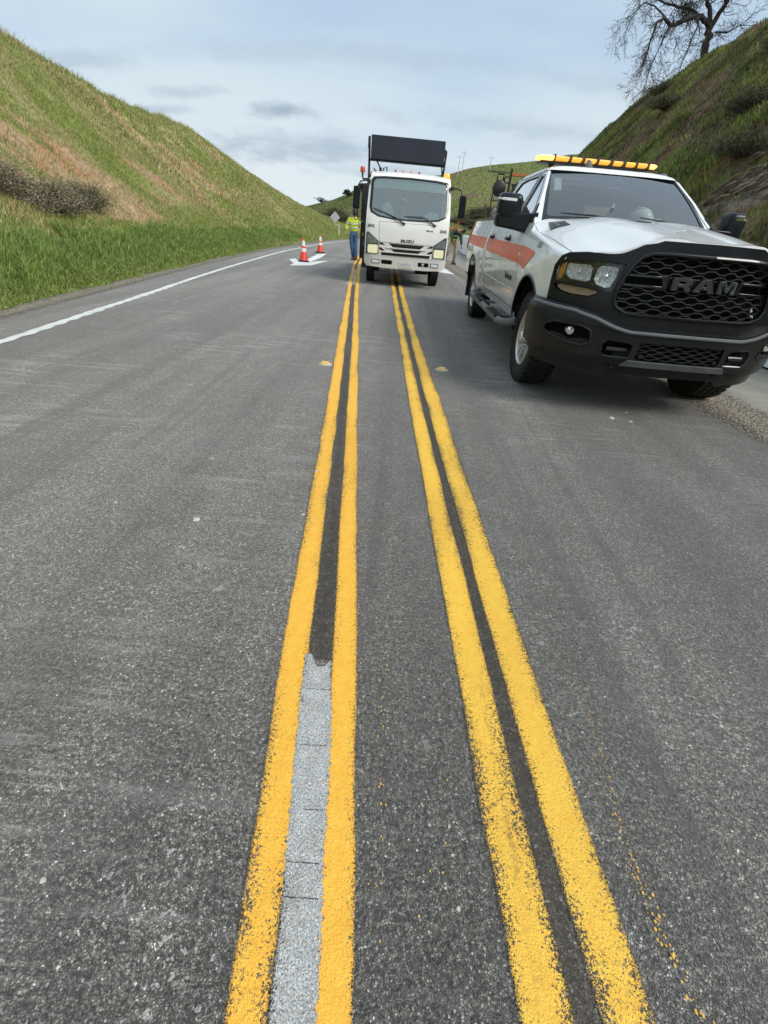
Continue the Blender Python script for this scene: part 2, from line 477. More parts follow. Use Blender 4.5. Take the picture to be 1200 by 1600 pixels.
def np_mesh(name, verts, faces, mats, attrs=None, smooth=True, kind=None, parent=None):
    """faces: (n,k) int array, all the same size k"""
    me = bpy.data.meshes.new(name)
    nv, (nf, k) = len(verts), faces.shape
    me.vertices.add(nv); me.vertices.foreach_set('co', np.asarray(verts, np.float32).ravel())
    me.loops.add(nf * k); me.loops.foreach_set('vertex_index', faces.astype(np.int32).ravel())
    me.polygons.add(nf); me.polygons.foreach_set('loop_start', np.arange(0, nf * k, k, dtype=np.int32))
    me.polygons.foreach_set('loop_total', np.full(nf, k, np.int32))
    if smooth: me.polygons.foreach_set('use_smooth', np.ones(nf, bool))
    for key, (typ, val) in (attrs or {}).items():
        a = me.attributes.new(key, typ, 'POINT')
        a.data.foreach_set('color' if typ == 'FLOAT_COLOR' else 'value', np.asarray(val, np.float32).ravel())
    me.update(calc_edges=True)
    if not isinstance(mats, (list, tuple)): mats = [mats]
    for m in mats: me.materials.append(m)
    o = bpy.data.objects.new(name, me); COL.objects.link(o)
    if kind: o['kind'] = kind
    if parent: o.parent = parent
    return o
def grid_faces(nu, nv):
    i = np.arange(nu - 1)[None, :] + (np.arange(nv - 1) * nu)[:, None]
    i = i.ravel()
    return np.stack([i, i + 1, i + 1 + nu, i + nu], 1)

def hill_material(name, green, dry, dirtc, rockc=None, streak=(1, 1, 1)):
    m, nt, b = newmat(name); N = nt.nodes.new; L = nt.links.new
    tc = N('ShaderNodeTexCoord')
    def noise(s, d=6, r=0.6, sv=None):
        n = N('ShaderNodeTexNoise'); n.inputs['Scale'].default_value = s; n.inputs['Detail'].default_value = d; n.inputs['Roughness'].default_value = r
        if sv:
            mp = N('ShaderNodeMapping'); mp.inputs['Scale'].default_value = sv; L(tc.outputs['Object'], mp.inputs[0]); L(mp.outputs[0], n.inputs['Vector'])
        else: L(tc.outputs['Object'], n.inputs['Vector'])
        return n.outputs[0]
    def ramp(src, p0, p1, v0=0., v1=1.):
        q = N('ShaderNodeMapRange'); q.interpolation_type = 'SMOOTHSTEP'; L(src, q.inputs[0])
        for i, v in enumerate((p0, p1, v0, v1)): q.inputs[i + 1].default_value = v
        return q.outputs[0]
    def mix(a, c, f):
        q = N('ShaderNodeMix'); q.data_type = 'RGBA'; L(f, q.inputs[0])
        for s, v in ((6, a), (7, c)):
            if isinstance(v, tuple): q.inputs[s].default_value = v + (1,)
            else: L(v, q.inputs[s])
        return q.outputs[2]
    at = N('ShaderNodeAttribute'); at.attribute_name = 'dirt'
    st = N('ShaderNodeAttribute'); st.attribute_name = 'straw'
    g = mix(tuple(c * 0.75 for c in green), tuple(c * 1.25 for c in green), ramp(noise(3.0), 0.35, 0.65))
    g = mix(g, dry, ramp(noise(1.1, 8), 0.45, 0.72, 0, 0.6))
    g = mix(g, dry, st.outputs['Fac'])
    d = mix(tuple(c * 0.6 for c in dirtc), tuple(min(1, c * 1.3) for c in dirtc), ramp(noise(5.0, 8, 0.7, streak), 0.3, 0.7))
    d = mix(d, (dirtc[0] * 1.05, dirtc[1] * .62, dirtc[2] * .52), ramp(noise(0.9, 6, 0.6), 0.50, 0.66, 0, 0.75))
    fm = N('ShaderNodeMath'); fm.operation = 'MULTIPLY_ADD'; fm.use_clamp = True
    L(noise(9, 6), fm.inputs[0]); fm.inputs[1].default_value = 0.9; 
    sb = N('ShaderNodeMath'); sb.operation = 'ADD'; L(at.outputs['Fac'], sb.inputs[0]); sb.inputs[1].default_value = -0.45
    L(sb.outputs[0], fm.inputs[2])
    c = mix(g, d, ramp(fm.outputs[0], 0.2, 0.55))
    if rockc:
        rk = N('ShaderNodeAttribute'); rk.attribute_name = 'rock'
        rc = mix(tuple(x * 0.35 for x in rockc), tuple(min(1, x * 1.5) for x in rockc), ramp(noise(2.2, 9, 0.7, (3.5, 0.5, 5.0)), 0.32, 0.68))
        c = mix(c, rc, rk.outputs['Fac'])
    L(c, b.inputs['Base Color']); b.inputs['Roughness'].default_value = 0.95; b.inputs['Specular IOR Level'].default_value = 0.15
    bp = N('ShaderNodeBump'); bp.inputs['Strength'].default_value = 0.9; bp.inputs['Distance'].default_value = 0.06
    L(noise(11, 8, 0.7), bp.inputs['Height']); L(bp.outputs[0], b.inputs['Normal'])
    return m

M_left = hill_material('left_slope_soil_and_grass', (0.21, 0.26, 0.065), (0.40, 0.36, 0.18), (0.46, 0.31, 0.195))
M_right = hill_material('right_slope_brush_and_grass', (0.125, 0.17, 0.035), (0.17, 0.13, 0.07), (0.20, 0.14, 0.09), rockc=(0.24, 0.195, 0.155))
M_far = hill_material('far_hill_grass', (0.135, 0.175, 0.055), (0.21, 0.20, 0.085), (0.20, 0.17, 0.10))

def slope_mesh(name, xf, zf, ys, ts, mat, attrs):
    Y, T = np.meshgrid(ys, ts, indexing='ij')
    X = xf(Y, T); Z = zf(Y, T)
    V = np.stack([X.ravel(), Y.ravel(), Z.ravel()], 1)
    A = {k: ('FLOAT', f(Y, T).ravel()) for k, f in attrs.items()}
    return np_mesh(name, V, grid_faces(len(ts), len(ys)), mat, A, kind='structure')
ysn = np.concatenate([np.arange(-80, 4, 1.5), np.arange(4, 40, 0.16), np.arange(40, 94, 0.6)])
tsn = np.concatenate([np.arange(-0.6, 11.5, 0.16), np.arange(11.5, 30, 0.8)])
slope_mesh('left_hillside', left_xy, left_z, ysn, tsn, M_left, dict(dirt=dirt_mask, straw=straw_mask))
slope_mesh('right_hillside', right_xy, right_z, ysn, tsn, M_right, dict(
    dirt=lambda y, t: nsst(0.42, 0.66, fbm(y * 0.6 + t * .5, t * 0.45 - y * .35, 61)),
    straw=lambda y, t: nsst(0.45, 0.7, fbm(y * 0.5 + t * .3, t * 0.5 - y * .3, 66)) * 0.85, rock=rock_mask))
fxs = np.arange(-70, 90, 1.0); fys = np.concatenate([np.arange(56, 126, 0.8), np.arange(126, 200, 5)])
_X, _Y = np.meshgrid(fxs, fys, indexing='xy')
np_mesh('far_hill', np.stack([_X.ravel(), _Y.ravel(), far_z(_X, _Y).ravel()], 1), grid_faces(len(fxs), len(fys)), M_far,
        dict(dirt=('FLOAT', (nsst(0.5, 0.75, fbm(_X * 0.12, _Y * 0.2, 81)) * 0.8).ravel()), straw=('FLOAT', (nsst(0.4, 0.7, fbm(_X * 0.1, _Y * 0.1, 85)) * 0.7).ravel())), kind='structure')
# wide base ground
gm = hill_material('open_ground_grass', (0.11, 0.14, 0.045), (0.2, 0.18, 0.09), (0.2, 0.16, 0.1))
gx = np.concatenate([np.linspace(-1500, -60, 8), np.linspace(-40, 60, 16), np.linspace(80, 1500, 8)])
_X, _Y = np.meshgrid(gx, gx, indexing='xy')
np_mesh('ground', np.stack([_X.ravel(), _Y.ravel(), np.full(_X.size, -0.09)], 1), grid_faces(len(gx), len(gx)), gm,
        dict(dirt=('FLOAT', np.full(_X.size, 0.3)), straw=('FLOAT', np.full(_X.size, 0.3))), kind='structure')

# ---- asphalt
def asphalt_nodes(nt, tcout, dark=1.0, fresh=False):
    """returns colour socket, height socket"""
    N = nt.nodes.new; L = nt.links.new
    def noise(s, d=5, r=0.6, sv=None, off=None):
        n = N('ShaderNodeTexNoise'); n.inputs['Scale'].default_value = s; n.inputs['Detail'].default_value = d; n.inputs['Roughness'].default_value = r
        if sv or off:
            mp = N('ShaderNodeMapping'); mp.inputs['Scale'].default_value = sv or (1, 1, 1); mp.inputs['Location'].default_value = off or (0, 0, 0)
            L(tcout, mp.inputs[0]); L(mp.outputs[0], n.inputs['Vector'])
        else: L(tcout, n.inputs['Vector'])
        return n.outputs[0]
    def ramp(src, p0, p1, v0=0., v1=1., sm=True):
        q = N('ShaderNodeMapRange'); q.interpolation_type = 'SMOOTHSTEP' if sm else 'LINEAR'; L(src, q.inputs[0])
        for i, v in enumerate((p0, p1, v0, v1)): q.inputs[i + 1].default_value = v
        return q.outputs[0]
    def mix(a, c, f):
        q = N('ShaderNodeMix'); q.data_type = 'RGBA'
        if isinstance(f, float): q.inputs[0].default_value = f
        else: L(f, q.inputs[0])
        for s, v in ((6, a), (7, c)):
            if isinstance(v, tuple): q.inputs[s].default_value = v + (1,)
            else: L(v, q.inputs[s])
        return q.outputs[2]
    def math_(op, a, b_):
        q = N('ShaderNodeMath'); q.operation = op
        for i, v in enumerate((a, b_)):
            if isinstance(v, (int, float)): q.inputs[i].default_value = v
            else: L(v, q.inputs[i])
        return q.outputs[0]
    vo = N('ShaderNodeTexVoronoi'); vo.inputs['Scale'].default_value = 165; vo.inputs['Randomness'].default_value = 1.0; L(tcout, vo.inputs['Vector'])
    vd = N('ShaderNodeTexVoronoi'); vd.feature = 'DISTANCE_TO_EDGE'; vd.inputs['Scale'].default_value = 165; L(tcout, vd.inputs['Vector'])
    sepc = N('ShaderNodeSeparateColor'); L(vo.outputs['Color'], sepc.inputs[0])
    k = dark
    binder = (0.066 * k, 0.061 * k, 0.055 * k)
    stone = mix((0.083 * k, 0.078 * k, 0.070 * k), (0.245 * k, 0.232 * k, 0.21 * k), ramp(sepc.outputs[0], 0.0, 1.0, sm=False))
    stone = mix(stone, (0.48, 0.47, 0.44), ramp(sepc.outputs[1], 0.93, 0.97))
    c = mix(binder, stone, ramp(vd.outputs['Distance'], 0.0, 0.22))
    # coarse grain that still reads metres away: dark pits and pale stone faces at several sizes
    g1 = ramp(noise(260, 3, 0.75), 0.38, 0.62, 0.45, 1.6)
    g2 = ramp(noise(95, 3, 0.7), 0.38, 0.62, 0.45, 1.6)
    g3 = ramp(noise(38, 3, 0.65), 0.36, 0.64, 0.72, 1.3)
    q0 = N('ShaderNodeVectorMath'); q0.operation = 'SCALE'; L(c, q0.inputs[0]); L(math_('MULTIPLY', g1, math_('MULTIPLY', g2, g3)), q0.inputs[3])
    c = mix(q0.outputs[0], (0.34 * k, 0.33 * k, 0.31 * k), ramp(noise(70, 2, 0.5, None, (3, 3, 3)), 0.66, 0.72, 0, 0.75))
    big = noise(0.55, 6, 0.6, (1.3, 0.28, 1))
    mid = noise(6, 6, 0.65)
    lng = noise(1.0, 4, 0.6, (1.5, 0.05, 1)); stn = noise(0.9, 5, 0.65, (1, .6, 1), (31, 7, 0))
    f = math_('MULTIPLY', math_('MULTIPLY', ramp(big, 0.3, 0.7, 0.86, 1.16), ramp(mid, 0.3, 0.7, 0.85, 1.15)), math_('MULTIPLY', ramp(lng, 0.36, 0.64, 0.74, 1.20), ramp(stn, .55, .72, 1.0, .78)))
    if not fresh:
        # worn transverse scuffs left by a grinder and pale dry chalk marks
        scl = noise(30, 2, 0.5, (0.10, 3.2, 1)); patch = noise(0.7, 3, 0.5, None, (4.2, 1.7, 0))
        s = math_('MULTIPLY', ramp(scl, 0.57, 0.70), ramp(patch, 0.50, 0.64, 0, 0.7))
        gr_ = ramp(noise(120, 3, .7), .40, .58, .25, 1.0)
        s = math_('MULTIPLY', s, gr_)
        c = mix(c, (0.46, 0.45, 0.42), s)
        scm = noise(30, 2, 0.5, (0.045, 0.42, 1)); pm = noise(0.55, 3, 0.5, None, (9.2, 4.7, 0))
        c = mix(c, (0.36, 0.35, 0.33), math_('MULTIPLY', math_('MULTIPLY', ramp(scm, 0.54, 0.64), gr_), ramp(pm, 0.46, 0.62, 0, 0.6)))
        c = mix(c, (0.62, 0.61, 0.58), ramp(math_('MULTIPLY', ramp(noise(55, 2, .5), .60, .66), ramp(noise(1.6, 4, .6, None, (2.5, 7.7, 0)), .55, .68)), .2, .8, 0, .75))
        sp = noise(9, 2, 0.4, None, (8.0, 3.0, 0)); s2 = math_('MULTIPLY', ramp(sp, 0.735, 0.77, 0, 0.9), ramp(noise(150, 3, .7, None, (1, 1, 1)), .44, .56))
        c = mix(c, (0.55, 0.55, 0.52), s2)
        sp3 = noise(2.2, 5, 0.6, (1, .5, 1), (1.0, 13.0, 0))
        c = mix(c, (0.26, 0.255, 0.245), math_('MULTIPLY', ramp(sp3, 0.5, 0.75, 0, 0.35), gr_))
        # dark oil drips and tyre marks along the travelled path
        oil = noise(7, 3, .55, (1, .6, 1), (12, 5, 0)); c = mix(c, (0.035, 0.033, 0.03), ramp(oil, .70, .76, 0, .65))
        trk = noise(5, 4, .6, (1.3, .035, 1), (2, 3, 0)); c = mix(c, (0.06, 0.057, 0.052), ramp(trk, .56, .70, 0, .45))
    tn = N('ShaderNodeVectorMath'); tn.operation = 'MULTIPLY'; L(c, tn.inputs[0]); tn.inputs[1].default_value = (0.985, .965, .955); c = tn.outputs[0]
    q = N('ShaderNodeVectorMath'); q.operation = 'SCALE'; L(c, q.inputs[0]); L(f, q.inputs[3])
    hgt = math_('ADD', math_('ADD', math_('MULTIPLY', ramp(vd.outputs['Distance'], 0.0, 0.2), 0.5), math_('MULTIPLY', sepc.outputs[2], 0.4)), math_('MULTIPLY', g2, 0.7))
    return q.outputs[0], hgt, (noise, ramp, mix, math_)
def asphalt_mat(name, dark=1.0, fresh=False):
    m, nt, b = newmat(name); tc = nt.nodes.new('ShaderNodeTexCoord')
    c, h, _ = asphalt_nodes(nt, tc.outputs['Object'], dark, fresh)
    nt.links.new(c, b.inputs['Base Color']); b.inputs['Roughness'].default_value = 0.66; b.inputs['Specular IOR Level'].default_value = 0.6
    b.inputs['Sheen Tint'].default_value = (1, .96, .9, 1); b.inputs['Sheen Weight'].default_value = 0.32; b.inputs['Sheen Roughness'].default_value = 0.45
    bp = nt.nodes.new('ShaderNodeBump'); bp.inputs['Strength'].default_value = 0.8; bp.inputs['Distance'].default_value = 0.006
    nt.links.new(h, bp.inputs['Height']); nt.links.new(bp.outputs[0], b.inputs['Normal'])
    return m
M_asph = asphalt_mat('worn_asphalt', 1.15)
def ribbon(name, ys, x0, x1, z, mat, nx=2, kind='structure', rag=0.0, seed=0):
    ys = np.asarray(ys, float)
    a = x0(ys); b_ = x1(ys)
    if rag:
        a = a + (fbm(ys * 3, ys * 0 + 1, seed) - 0.5) * rag; b_ = b_ + (fbm(ys * 3, ys * 0 + 5, seed + 3) - 0.5) * rag
    ts = np.linspace(0, 1, nx)
    X = a[:, None] * (1 - ts) + b_[:, None] * ts
    Y = np.repeat(ys[:, None], nx, 1)
    V = np.stack([X.ravel(), Y.ravel(), np.full(X.size, z)], 1)
    across = np.tile(ts, len(ys))
    width = np.repeat(np.abs(b_ - a), nx)
    return np_mesh(name, V, grid_faces(nx, len(ys)), mat, dict(across=('FLOAT', across), wid=('FLOAT', width)), kind=kind)
ry = np.concatenate([np.arange(-80, 60, 1.0), np.arange(60, 92, 0.5)])
ribbon('road', ry, lambda y: EDGE(y) - 0.84, lambda y: EDGE(y) + 7.15, 0.0, M_asph, nx=6)

# earth and fine gravel strip where the old asphalt ends, then the paler concrete apron
m, nt, b = newmat('loose_gravel_and_grit'); tc = nt.nodes.new('ShaderNodeTexCoord')
vo = nt.nodes.new('ShaderNodeTexVoronoi'); vo.inputs['Scale'].default_value = 70; nlink(nt, tc.outputs['Object'], vo.inputs['Vector'])
cr = nt.nodes.new('ShaderNodeValToRGB'); sp = nt.nodes.new('ShaderNodeSeparateColor'); nlink(nt, vo.outputs['Color'], sp.inputs[0]); nlink(nt, sp.outputs[0], cr.inputs[0])
cr.color_ramp.elements[0].color = (0.10, 0.075, 0.05, 1); cr.color_ramp.elements[1].color = (0.45, 0.40, 0.31, 1)
nlink(nt, cr.outputs[0], b.inputs['Base Color']); b.inputs['Roughness'].default_value = 0.95
no = nt.nodes.new('ShaderNodeTexNoise'); no.inputs['Scale'].default_value = 1.8; no.inputs['Detail'].default_value = 8; nlink(nt, tc.outputs['Object'], no.inputs['Vector'])
at = nt.nodes.new('ShaderNodeAttribute'); at.attribute_name = 'across'
# fade out raggedly at both sides
m1 = nt.nodes.new('ShaderNodeMath'); m1.operation = 'PINGPONG'; nlink(nt, at.outputs['Fac'], m1.inputs[0]); m1.inputs[1].default_value = 0.5
m2 = nt.nodes.new('ShaderNodeTexNoise'); m2.inputs['Scale'].default_value = 45; m2.inputs['Detail'].default_value = 4; nlink(nt, tc.outputs['Object'], m2.inputs['Vector'])
m3 = nt.nodes.new('ShaderNodeMath'); m3.operation = 'ADD'; nlink(nt, m1.outputs[0], m3.inputs[0]); nlink(nt, m2.outputs[0], m3.inputs[1])
m4 = nt.nodes.new('ShaderNodeMapRange'); nlink(nt, m3.outputs[0], m4.inputs[0]); m4.inputs[1].default_value = 0.66; m4.inputs[2].default_value = 0.78
nlink(nt, m4.outputs[0], b.inputs['Alpha'])
bp = nt.nodes.new('ShaderNodeBump'); bp.inputs['Distance'].default_value = 0.02; nlink(nt, vo.outputs['Distance'], bp.inputs['Height']); nlink(nt, bp.outputs[0], b.inputs['Normal'])
M_grit = m
M_conc = simple('pale_concrete_apron', (0.27, 0.255, 0.215), 0.85, var=0.22, scale=2.5, bump=0.5, bscale=120)
_cx = lambda y: np.interp(y, [-80, 3, 5, 7, 60, 70, 92], [3.6, 3.44, 3.30, 3.16, 2.4, 4.5, 30])
def crackx(y): return EDGE(y) + 7.45 - 0.0 * y
ribbon('shoulder', ry, lambda y: EDGE(y) + 7.15, lambda y: EDGE(y) + 11.3, -0.004, M_conc, nx=8)
ribbon('shoulder_joint', np.arange(-20, 60, 0.25), lambda y: EDGE(y) + 7.35, lambda y: EDGE(y) + 7.362, 0.002, MAT['dark'], rag=0.05)
o = ribbon('gravel_strip', np.arange(-25, 58, 0.3), lambda y: EDGE(y) + 6.75, lambda y: EDGE(y) + 7.75, 0.006, M_grit, nx=8, kind='stuff'); tag(o, 'brown grit and gravel scattered along the right edge of the asphalt', 'gravel')
o = ribbon('gravel_strip', np.arange(-25, 72, 0.3), lambda y: EDGE(y) - 1.15, lambda y: EDGE(y) - 0.55, 0.006, M_grit, nx=8, kind='stuff'); tag(o, 'pale grit along the left edge of the asphalt under the grass', 'gravel')

# ---- painted lines
def paint_mat(name, col, col2, wear=0.5, edge=0.010, fine=150, orange=None, blotch=0.0):
    m, nt, b = newmat(name); N = nt.nodes.new; L = nt.links.new
    tc = N('ShaderNodeTexCoord'); P = tc.outputs['Object']
    ac, h, (noise, ramp, mix, mt) = asphalt_nodes(nt, P, 0.95, True)
    at = N('ShaderNodeAttribute'); at.attribute_name = 'across'
    wd = N('ShaderNodeAttribute'); wd.attribute_name = 'wid'
    pp = mt('PINGPONG', at.outputs['Fac'], 0.5)
    dist = mt('MULTIPLY', pp, wd.outputs['Fac'])              # metres to nearest edge
    n1 = noise(fine, 4, 0.7); n2 = noise(26, 4, 0.6)
    e = mt('ADD', mt('MULTIPLY', dist, 1.0 / edge), mt('MULTIPLY', mt('SUBTRACT', n1, 0.5), 5.0))
    a_edge = ramp(e, 0.35, 0.75)
    # pits showing the asphalt: denser towards the outer edges, thin on the crown of the line
    near = ramp(dist, 0.0, 0.055, 0.115, 0.0)
    big = ramp(noise(3.0, 4, 0.6, (1.0, 0.4, 1)), 0.35, 0.65, -0.05, 0.05)
    pit = mt('ADD', mt('ADD', mt('ADD', mt('MULTIPLY', n1, .65), mt('MULTIPLY', noise(420, 2, .6), .35)), near), big)
    pit = ramp(pit, 0.645 - wear * 0.10, 0.70 - wear * 0.10)
    pc = mix(col, col2, ramp(n2, 0.35, 0.68))
    if blotch: pc = mix(pc, (0.62, 0.60, 0.55), ramp(noise(40, 5, 0.7), 0.55, 0.72, 0, blotch))
    pc = mix(pc, tuple(x * 0.6 for x in col), ramp(noise(300, 2, .6), 0.5, 0.75, 0, 0.6))
    pc = mix(pc, tuple(min(1, x * 1.25 + .03) for x in col), ramp(noise(220, 2, .6, None, (5, 5, 5)), 0.5, 0.75, 0, 0.5))
    if blotch > .3: pc = mix(pc, (0.13, 0.13, 0.13), ramp(noise(210, 3, .75), .47, .60, 0, .8)); pc = mix(pc, (.82, .82, .80), ramp(noise(260, 2, .7, None, (9, 2, 4)), .54, .64, 0, .8)); pc = mix(pc, (.75, .42, .16), ramp(noise(110, 3, .6, None, (2, 8, 1)), .66, .70, 0, .7))
    pc = mix(pc, tuple(x * .62 for x in col), ramp(noise(2.2, 6, .65, (1.0, .30, 1), (3, 9, 0)), .48, .74, 0, .42))
    scf = mt('MULTIPLY', ramp(noise(14, 3, .6, (1.2, .12, 1), (7, 3, 0)), .58, .70), ramp(noise(90, 3, .7), .42, .6))
    pc = mix(pc, (0.16, 0.12, 0.06), mt('MULTIPLY', scf, .38))
    c = mix(pc, mix(ac, (0.05, 0.036, 0.02), 0.6), pit)
    L(c, b.inputs['Base Color']); b.inputs['Roughness'].default_value = 0.62
    L(a_edge, b.inputs['Alpha'])
    bp = N('ShaderNodeBump'); bp.inputs['Strength'].default_value = 0.45; bp.inputs['Distance'].default_value = 0.004
    L(h, bp.inputs['Height']); L(bp.outputs[0], b.inputs['Normal'])
    return m
YEL = (0.86, 0.43, 0.042); YEL2 = (0.92, 0.50, 0.055)
M_yl = paint_mat('fresh_yellow_line_paint', (0.95, 0.475, 0.045), (0.97, 0.54, 0.06), wear=0.30)
M_yr = paint_mat('speckled_yellow_line_paint', (0.92, 0.52, 0.055), (0.96, 0.58, 0.07), wear=0.68)
M_wh = paint_mat('white_edge_line_paint', (0.74, 0.74, 0.71), (0.82, 0.82, 0.8), wear=0.3)
M_gap = paint_mat('black_seal_paint', (0.030, 0.024, 0.018), (0.065, 0.053, 0.040), wear=1.3, edge=0.007, blotch=0.28)
M_pale = paint_mat('worn_pale_stripe', (0.40, 0.40, 0.39), (0.56, 0.56, 0.55), wear=0.05, edge=0.008, blotch=0.5)
M_peach = paint_mat('faded_peach_stripe', (0.66, 0.47, 0.28), (0.72, 0.58, 0.42), wear=0.2, edge=0.01, blotch=0.4)
def pl(pts):
    ys = [p[0] for p in pts]; xs = [p[1] for p in pts]
    return lambda y: np.interp(y, ys, xs)
Lo = pl([(-30, 2.5), (0.17, -0.212), (0.53, -0.25), (1.07, -0.312), (3.39, -0.53), (5.83, -0.77), (9.68, -1.13), (12.5, -1.40), (18.1, -1.89), (30, -2.6), (43, -2.4), (60, -.4)])
Li = pl([(-30, 2.58), (0.17, -0.13), (0.53, -0.162), (1.08, -0.222), (3.41, -0.44), (5.87, -0.67), (9.73, -1.045), (12.5, -1.31), (18.1, -1.81), (30, -2.5), (43, -2.3), (60, -.3)])
Ri = pl([(-30, 2.66), (0.18, -0.05), (0.54, -0.088), (1.09, -0.14), (3.43, -0.365), (5.9, -0.595), (9.79, -0.975), (12.5, -1.22), (18.1, -1.73), (30, -2.42), (43, -2.2), (60, -.2)])
Ro = pl([(-30, 2.75), (0.18, 0.022), (0.54, -0.012), (1.1, -0.06), (3.45, -0.288), (5.93, -0.515), (9.84, -0.895), (12.7, -1.14), (18.4, -1.645), (30, -2.34), (43, -2.1), (60, -.1)])
rLo = pl([(-30, 2.2), (0.2, 0.345), (0.57, 0.322), (1.14, 0.288), (3.56, 0.145), (5.98, 0.015), (9.87, -0.195), (14.17, -0.40), (30, -1.0), (60, 1.6)])
rLi = pl([(-30, 2.3), (0.21, 0.450), (0.58, 0.428), (1.15, 0.395), (3.59, 0.245), (6.02, 0.110), (9.93, -0.095), (14.25, -0.31), (30, -.9), (60, 1.7)])
rRi = pl([(-30, 2.37), (0.21, 0.508), (0.58, 0.480), (1.16, 0.446), (3.6, 0.292), (6.04, 0.163), (9.97, -0.035), (14.3, -0.22), (30, -.82), (60, 1.78)])
rRo = pl([(-30, 2.5), (0.22, 0.612), (0.59, 0.588), (1.17, 0.552), (3.64, 0.420), (6.09, 0.272), (10.0, 0.078), (14.4, -0.12), (30, -.7), (60, 1.9)])
ly = np.concatenate([np.arange(-20, 12, 0.06), np.arange(12, 58, 0.4)])
e_ = 0.007
ribbon('centre_line', ly, lambda y: Lo(y) - e_, lambda y: Li(y) + e_, 0.004, M_yl, nx=5, rag=0.018, seed=1)
ribbon('centre_line', ly, lambda y: Ri(y) - e_, lambda y: Ro(y) + e_, 0.004, M_yl, nx=5, rag=0.014, seed=5)
ribbon('centre_line', ly, lambda y: rLo(y) - e_, lambda y: rLi(y) + e_, 0.004, M_yr, nx=5, rag=0.014, seed=9)
ribbon('centre_line', ly, lambda y: rRi(y) - e_, lambda y: rRo(y) + e_, 0.004, M_yr, nx=5, rag=0.014, seed=14)
ribbon('edge_line', np.arange(-20, 70, 0.04), lambda y: EDGE(y) - 0.065 + .006 * np.sin(y * 20.9), lambda y: EDGE(y) + 0.070 + .013 * np.sin(y * 20.9), 0.004, M_wh, nx=5, rag=0.03, seed=3)
gy = ly[ly > 0.985]
g1 = ly[(ly > 0.985) & (ly < 12.35)]; g2 = ly[ly > 16.4]
ribbon('line_gap_seal', g1, lambda y: Li(y) - .004, lambda y: Ri(y) + .004, 0.002, M_gap, nx=4)
ribbon('line_gap_seal', g2, lambda y: Li(y) - .004, lambda y: Ri(y) + .004, 0.002, M_gap, nx=4)
ribbon('line_gap_seal', ly, lambda y: rLi(y) - .004, lambda y: rRi(y) + .004, 0.002, M_gap, nx=4)
ribbon('pale_stripe', ly[ly < 1.0], lambda y: Li(y) - .010, lambda y: Ri(y) + .010, 0.0045, M_pale, nx=5, rag=0.028, seed=8)
ribbon('pale_stripe', ly[(ly > 12.3) & (ly < 16.6)], lambda y: Li(y) - .004, lambda y: Ri(y) + .004, 0.0025, M_peach, nx=4)
_o = bpy.data.objects['pale_stripe']; _m = _o.data.vertices; _r = random.Random(2)
for k in range(5, 0, -1): _m[len(_m) - k].co.y += _r.uniform(-.035, .02)
# hairline cracks across the pale stripe
cb = MB()
for yc in (0.36, 0.425, 0.535, 0.70, 0.88):
    xa, xb = float(Li(yc)), float(Ri(yc)); n = 9; w = 0.0008
    k0 = 0 if random.random() < .6 else 3
    pts = [(lerp(xa, xb, i / n), yc + random.uniform(-.0012, .0012) + .003 * (i / n) * math.sin(yc * 37)) for i in range(k0, n + 1)]
    vs = [(p[0], p[1] - w * (0.4 + random.random()), 0.0056) for p in pts] + [(p[0], p[1] + w * (0.4 + random.random()), 0.0056) for p in pts]
    k = len(pts)
    cb.add(vs, [(i, i + 1, k + i + 1, k + i) for i in range(k - 1)])
cb.build('stripe_crack', MAT['dark'], recalc=False)['kind'] = 'structure'
# white turn arrow and the nose of a second one
M_arrow = paint_mat('white_arrow_paint', (0.80, 0.80, 0.78), (0.86, 0.86, 0.84), wear=0.05)
def flat_poly(name, pts, z, mat):
    mb = MB(); mb.plate(pts, lambda u, v, w: (u, v, z + w * .001), 0.001, du=0, dv=0)
    o = mb.build(name, mat, angle=None)
    a = o.data.attributes.new('across', 'FLOAT', 'POINT'); a.data.foreach_set('value', np.full(len(o.data.vertices), .5, np.float32))
    a = o.data.attributes.new('wid', 'FLOAT', 'POINT'); a.data.foreach_set('value', np.full(len(o.data.vertices), .3, np.float32))
    o['kind'] = 'structure'; return o
flat_poly('turn_arrow', [(-4.17, 18.08), (-4.07, 18.6), (-3.58, 17.25), (-3.62, 18.35), (-3.88, 22.3), (-3.62, 23.2), (-3.40, 20.3), (-3.34, 17.7), (-2.9, 18.98), (-3.04, 16.29), (-3.61, 15.59), (-3.66, 16.5)], 0.004, M_arrow)
flat_poly('turn_arrow', [(1.38, 22.2), (1.74, 17.7), (1.02, 18.4)], 0.004, M_arrow)
# yellow paint drips left of and right of the lines
db = MB(); rr = random.Random(3)
def drip(x, y, s):
    n = 7; vs = [(x + s * math.cos(6.28 * k / n) * rr.uniform(.5, 1.1), y + s * 1.5 * math.sin(6.28 * k / n) * rr.uniform(.5, 1.1), 0.0042 + len(db.f) * 4e-6) for k in range(n)]
    db.add(vs, [list(range(n))])
for k in range(210):
    y = rr.uniform(0.15, 1.15) ** 1.0
    d = abs(rr.gauss(0, 1))
    drip(0.69 + rr.gauss(0, .009) + 0.014 * math.sin(y * 9), y, rr.uniform(.0008, .0030) * (1.5 - y))
for k in range(70):
    y = rr.uniform(0.3, 1.9)
    drip(0.06 + rr.gauss(0, .008) - 0.01 * y, y, rr.uniform(.001, .003))
for k in range(60):
    y = rr.uniform(0.3, 2.6); drip(rr.uniform(0.03, 0.3) - .05 * y, y, rr.uniform(.0008, .0025))
for k in range(110):
    y = rr.uniform(1.4, 4.6); drip(0.80 - 0.062 * y + rr.gauss(0, .012), y, rr.uniform(.001, .003))
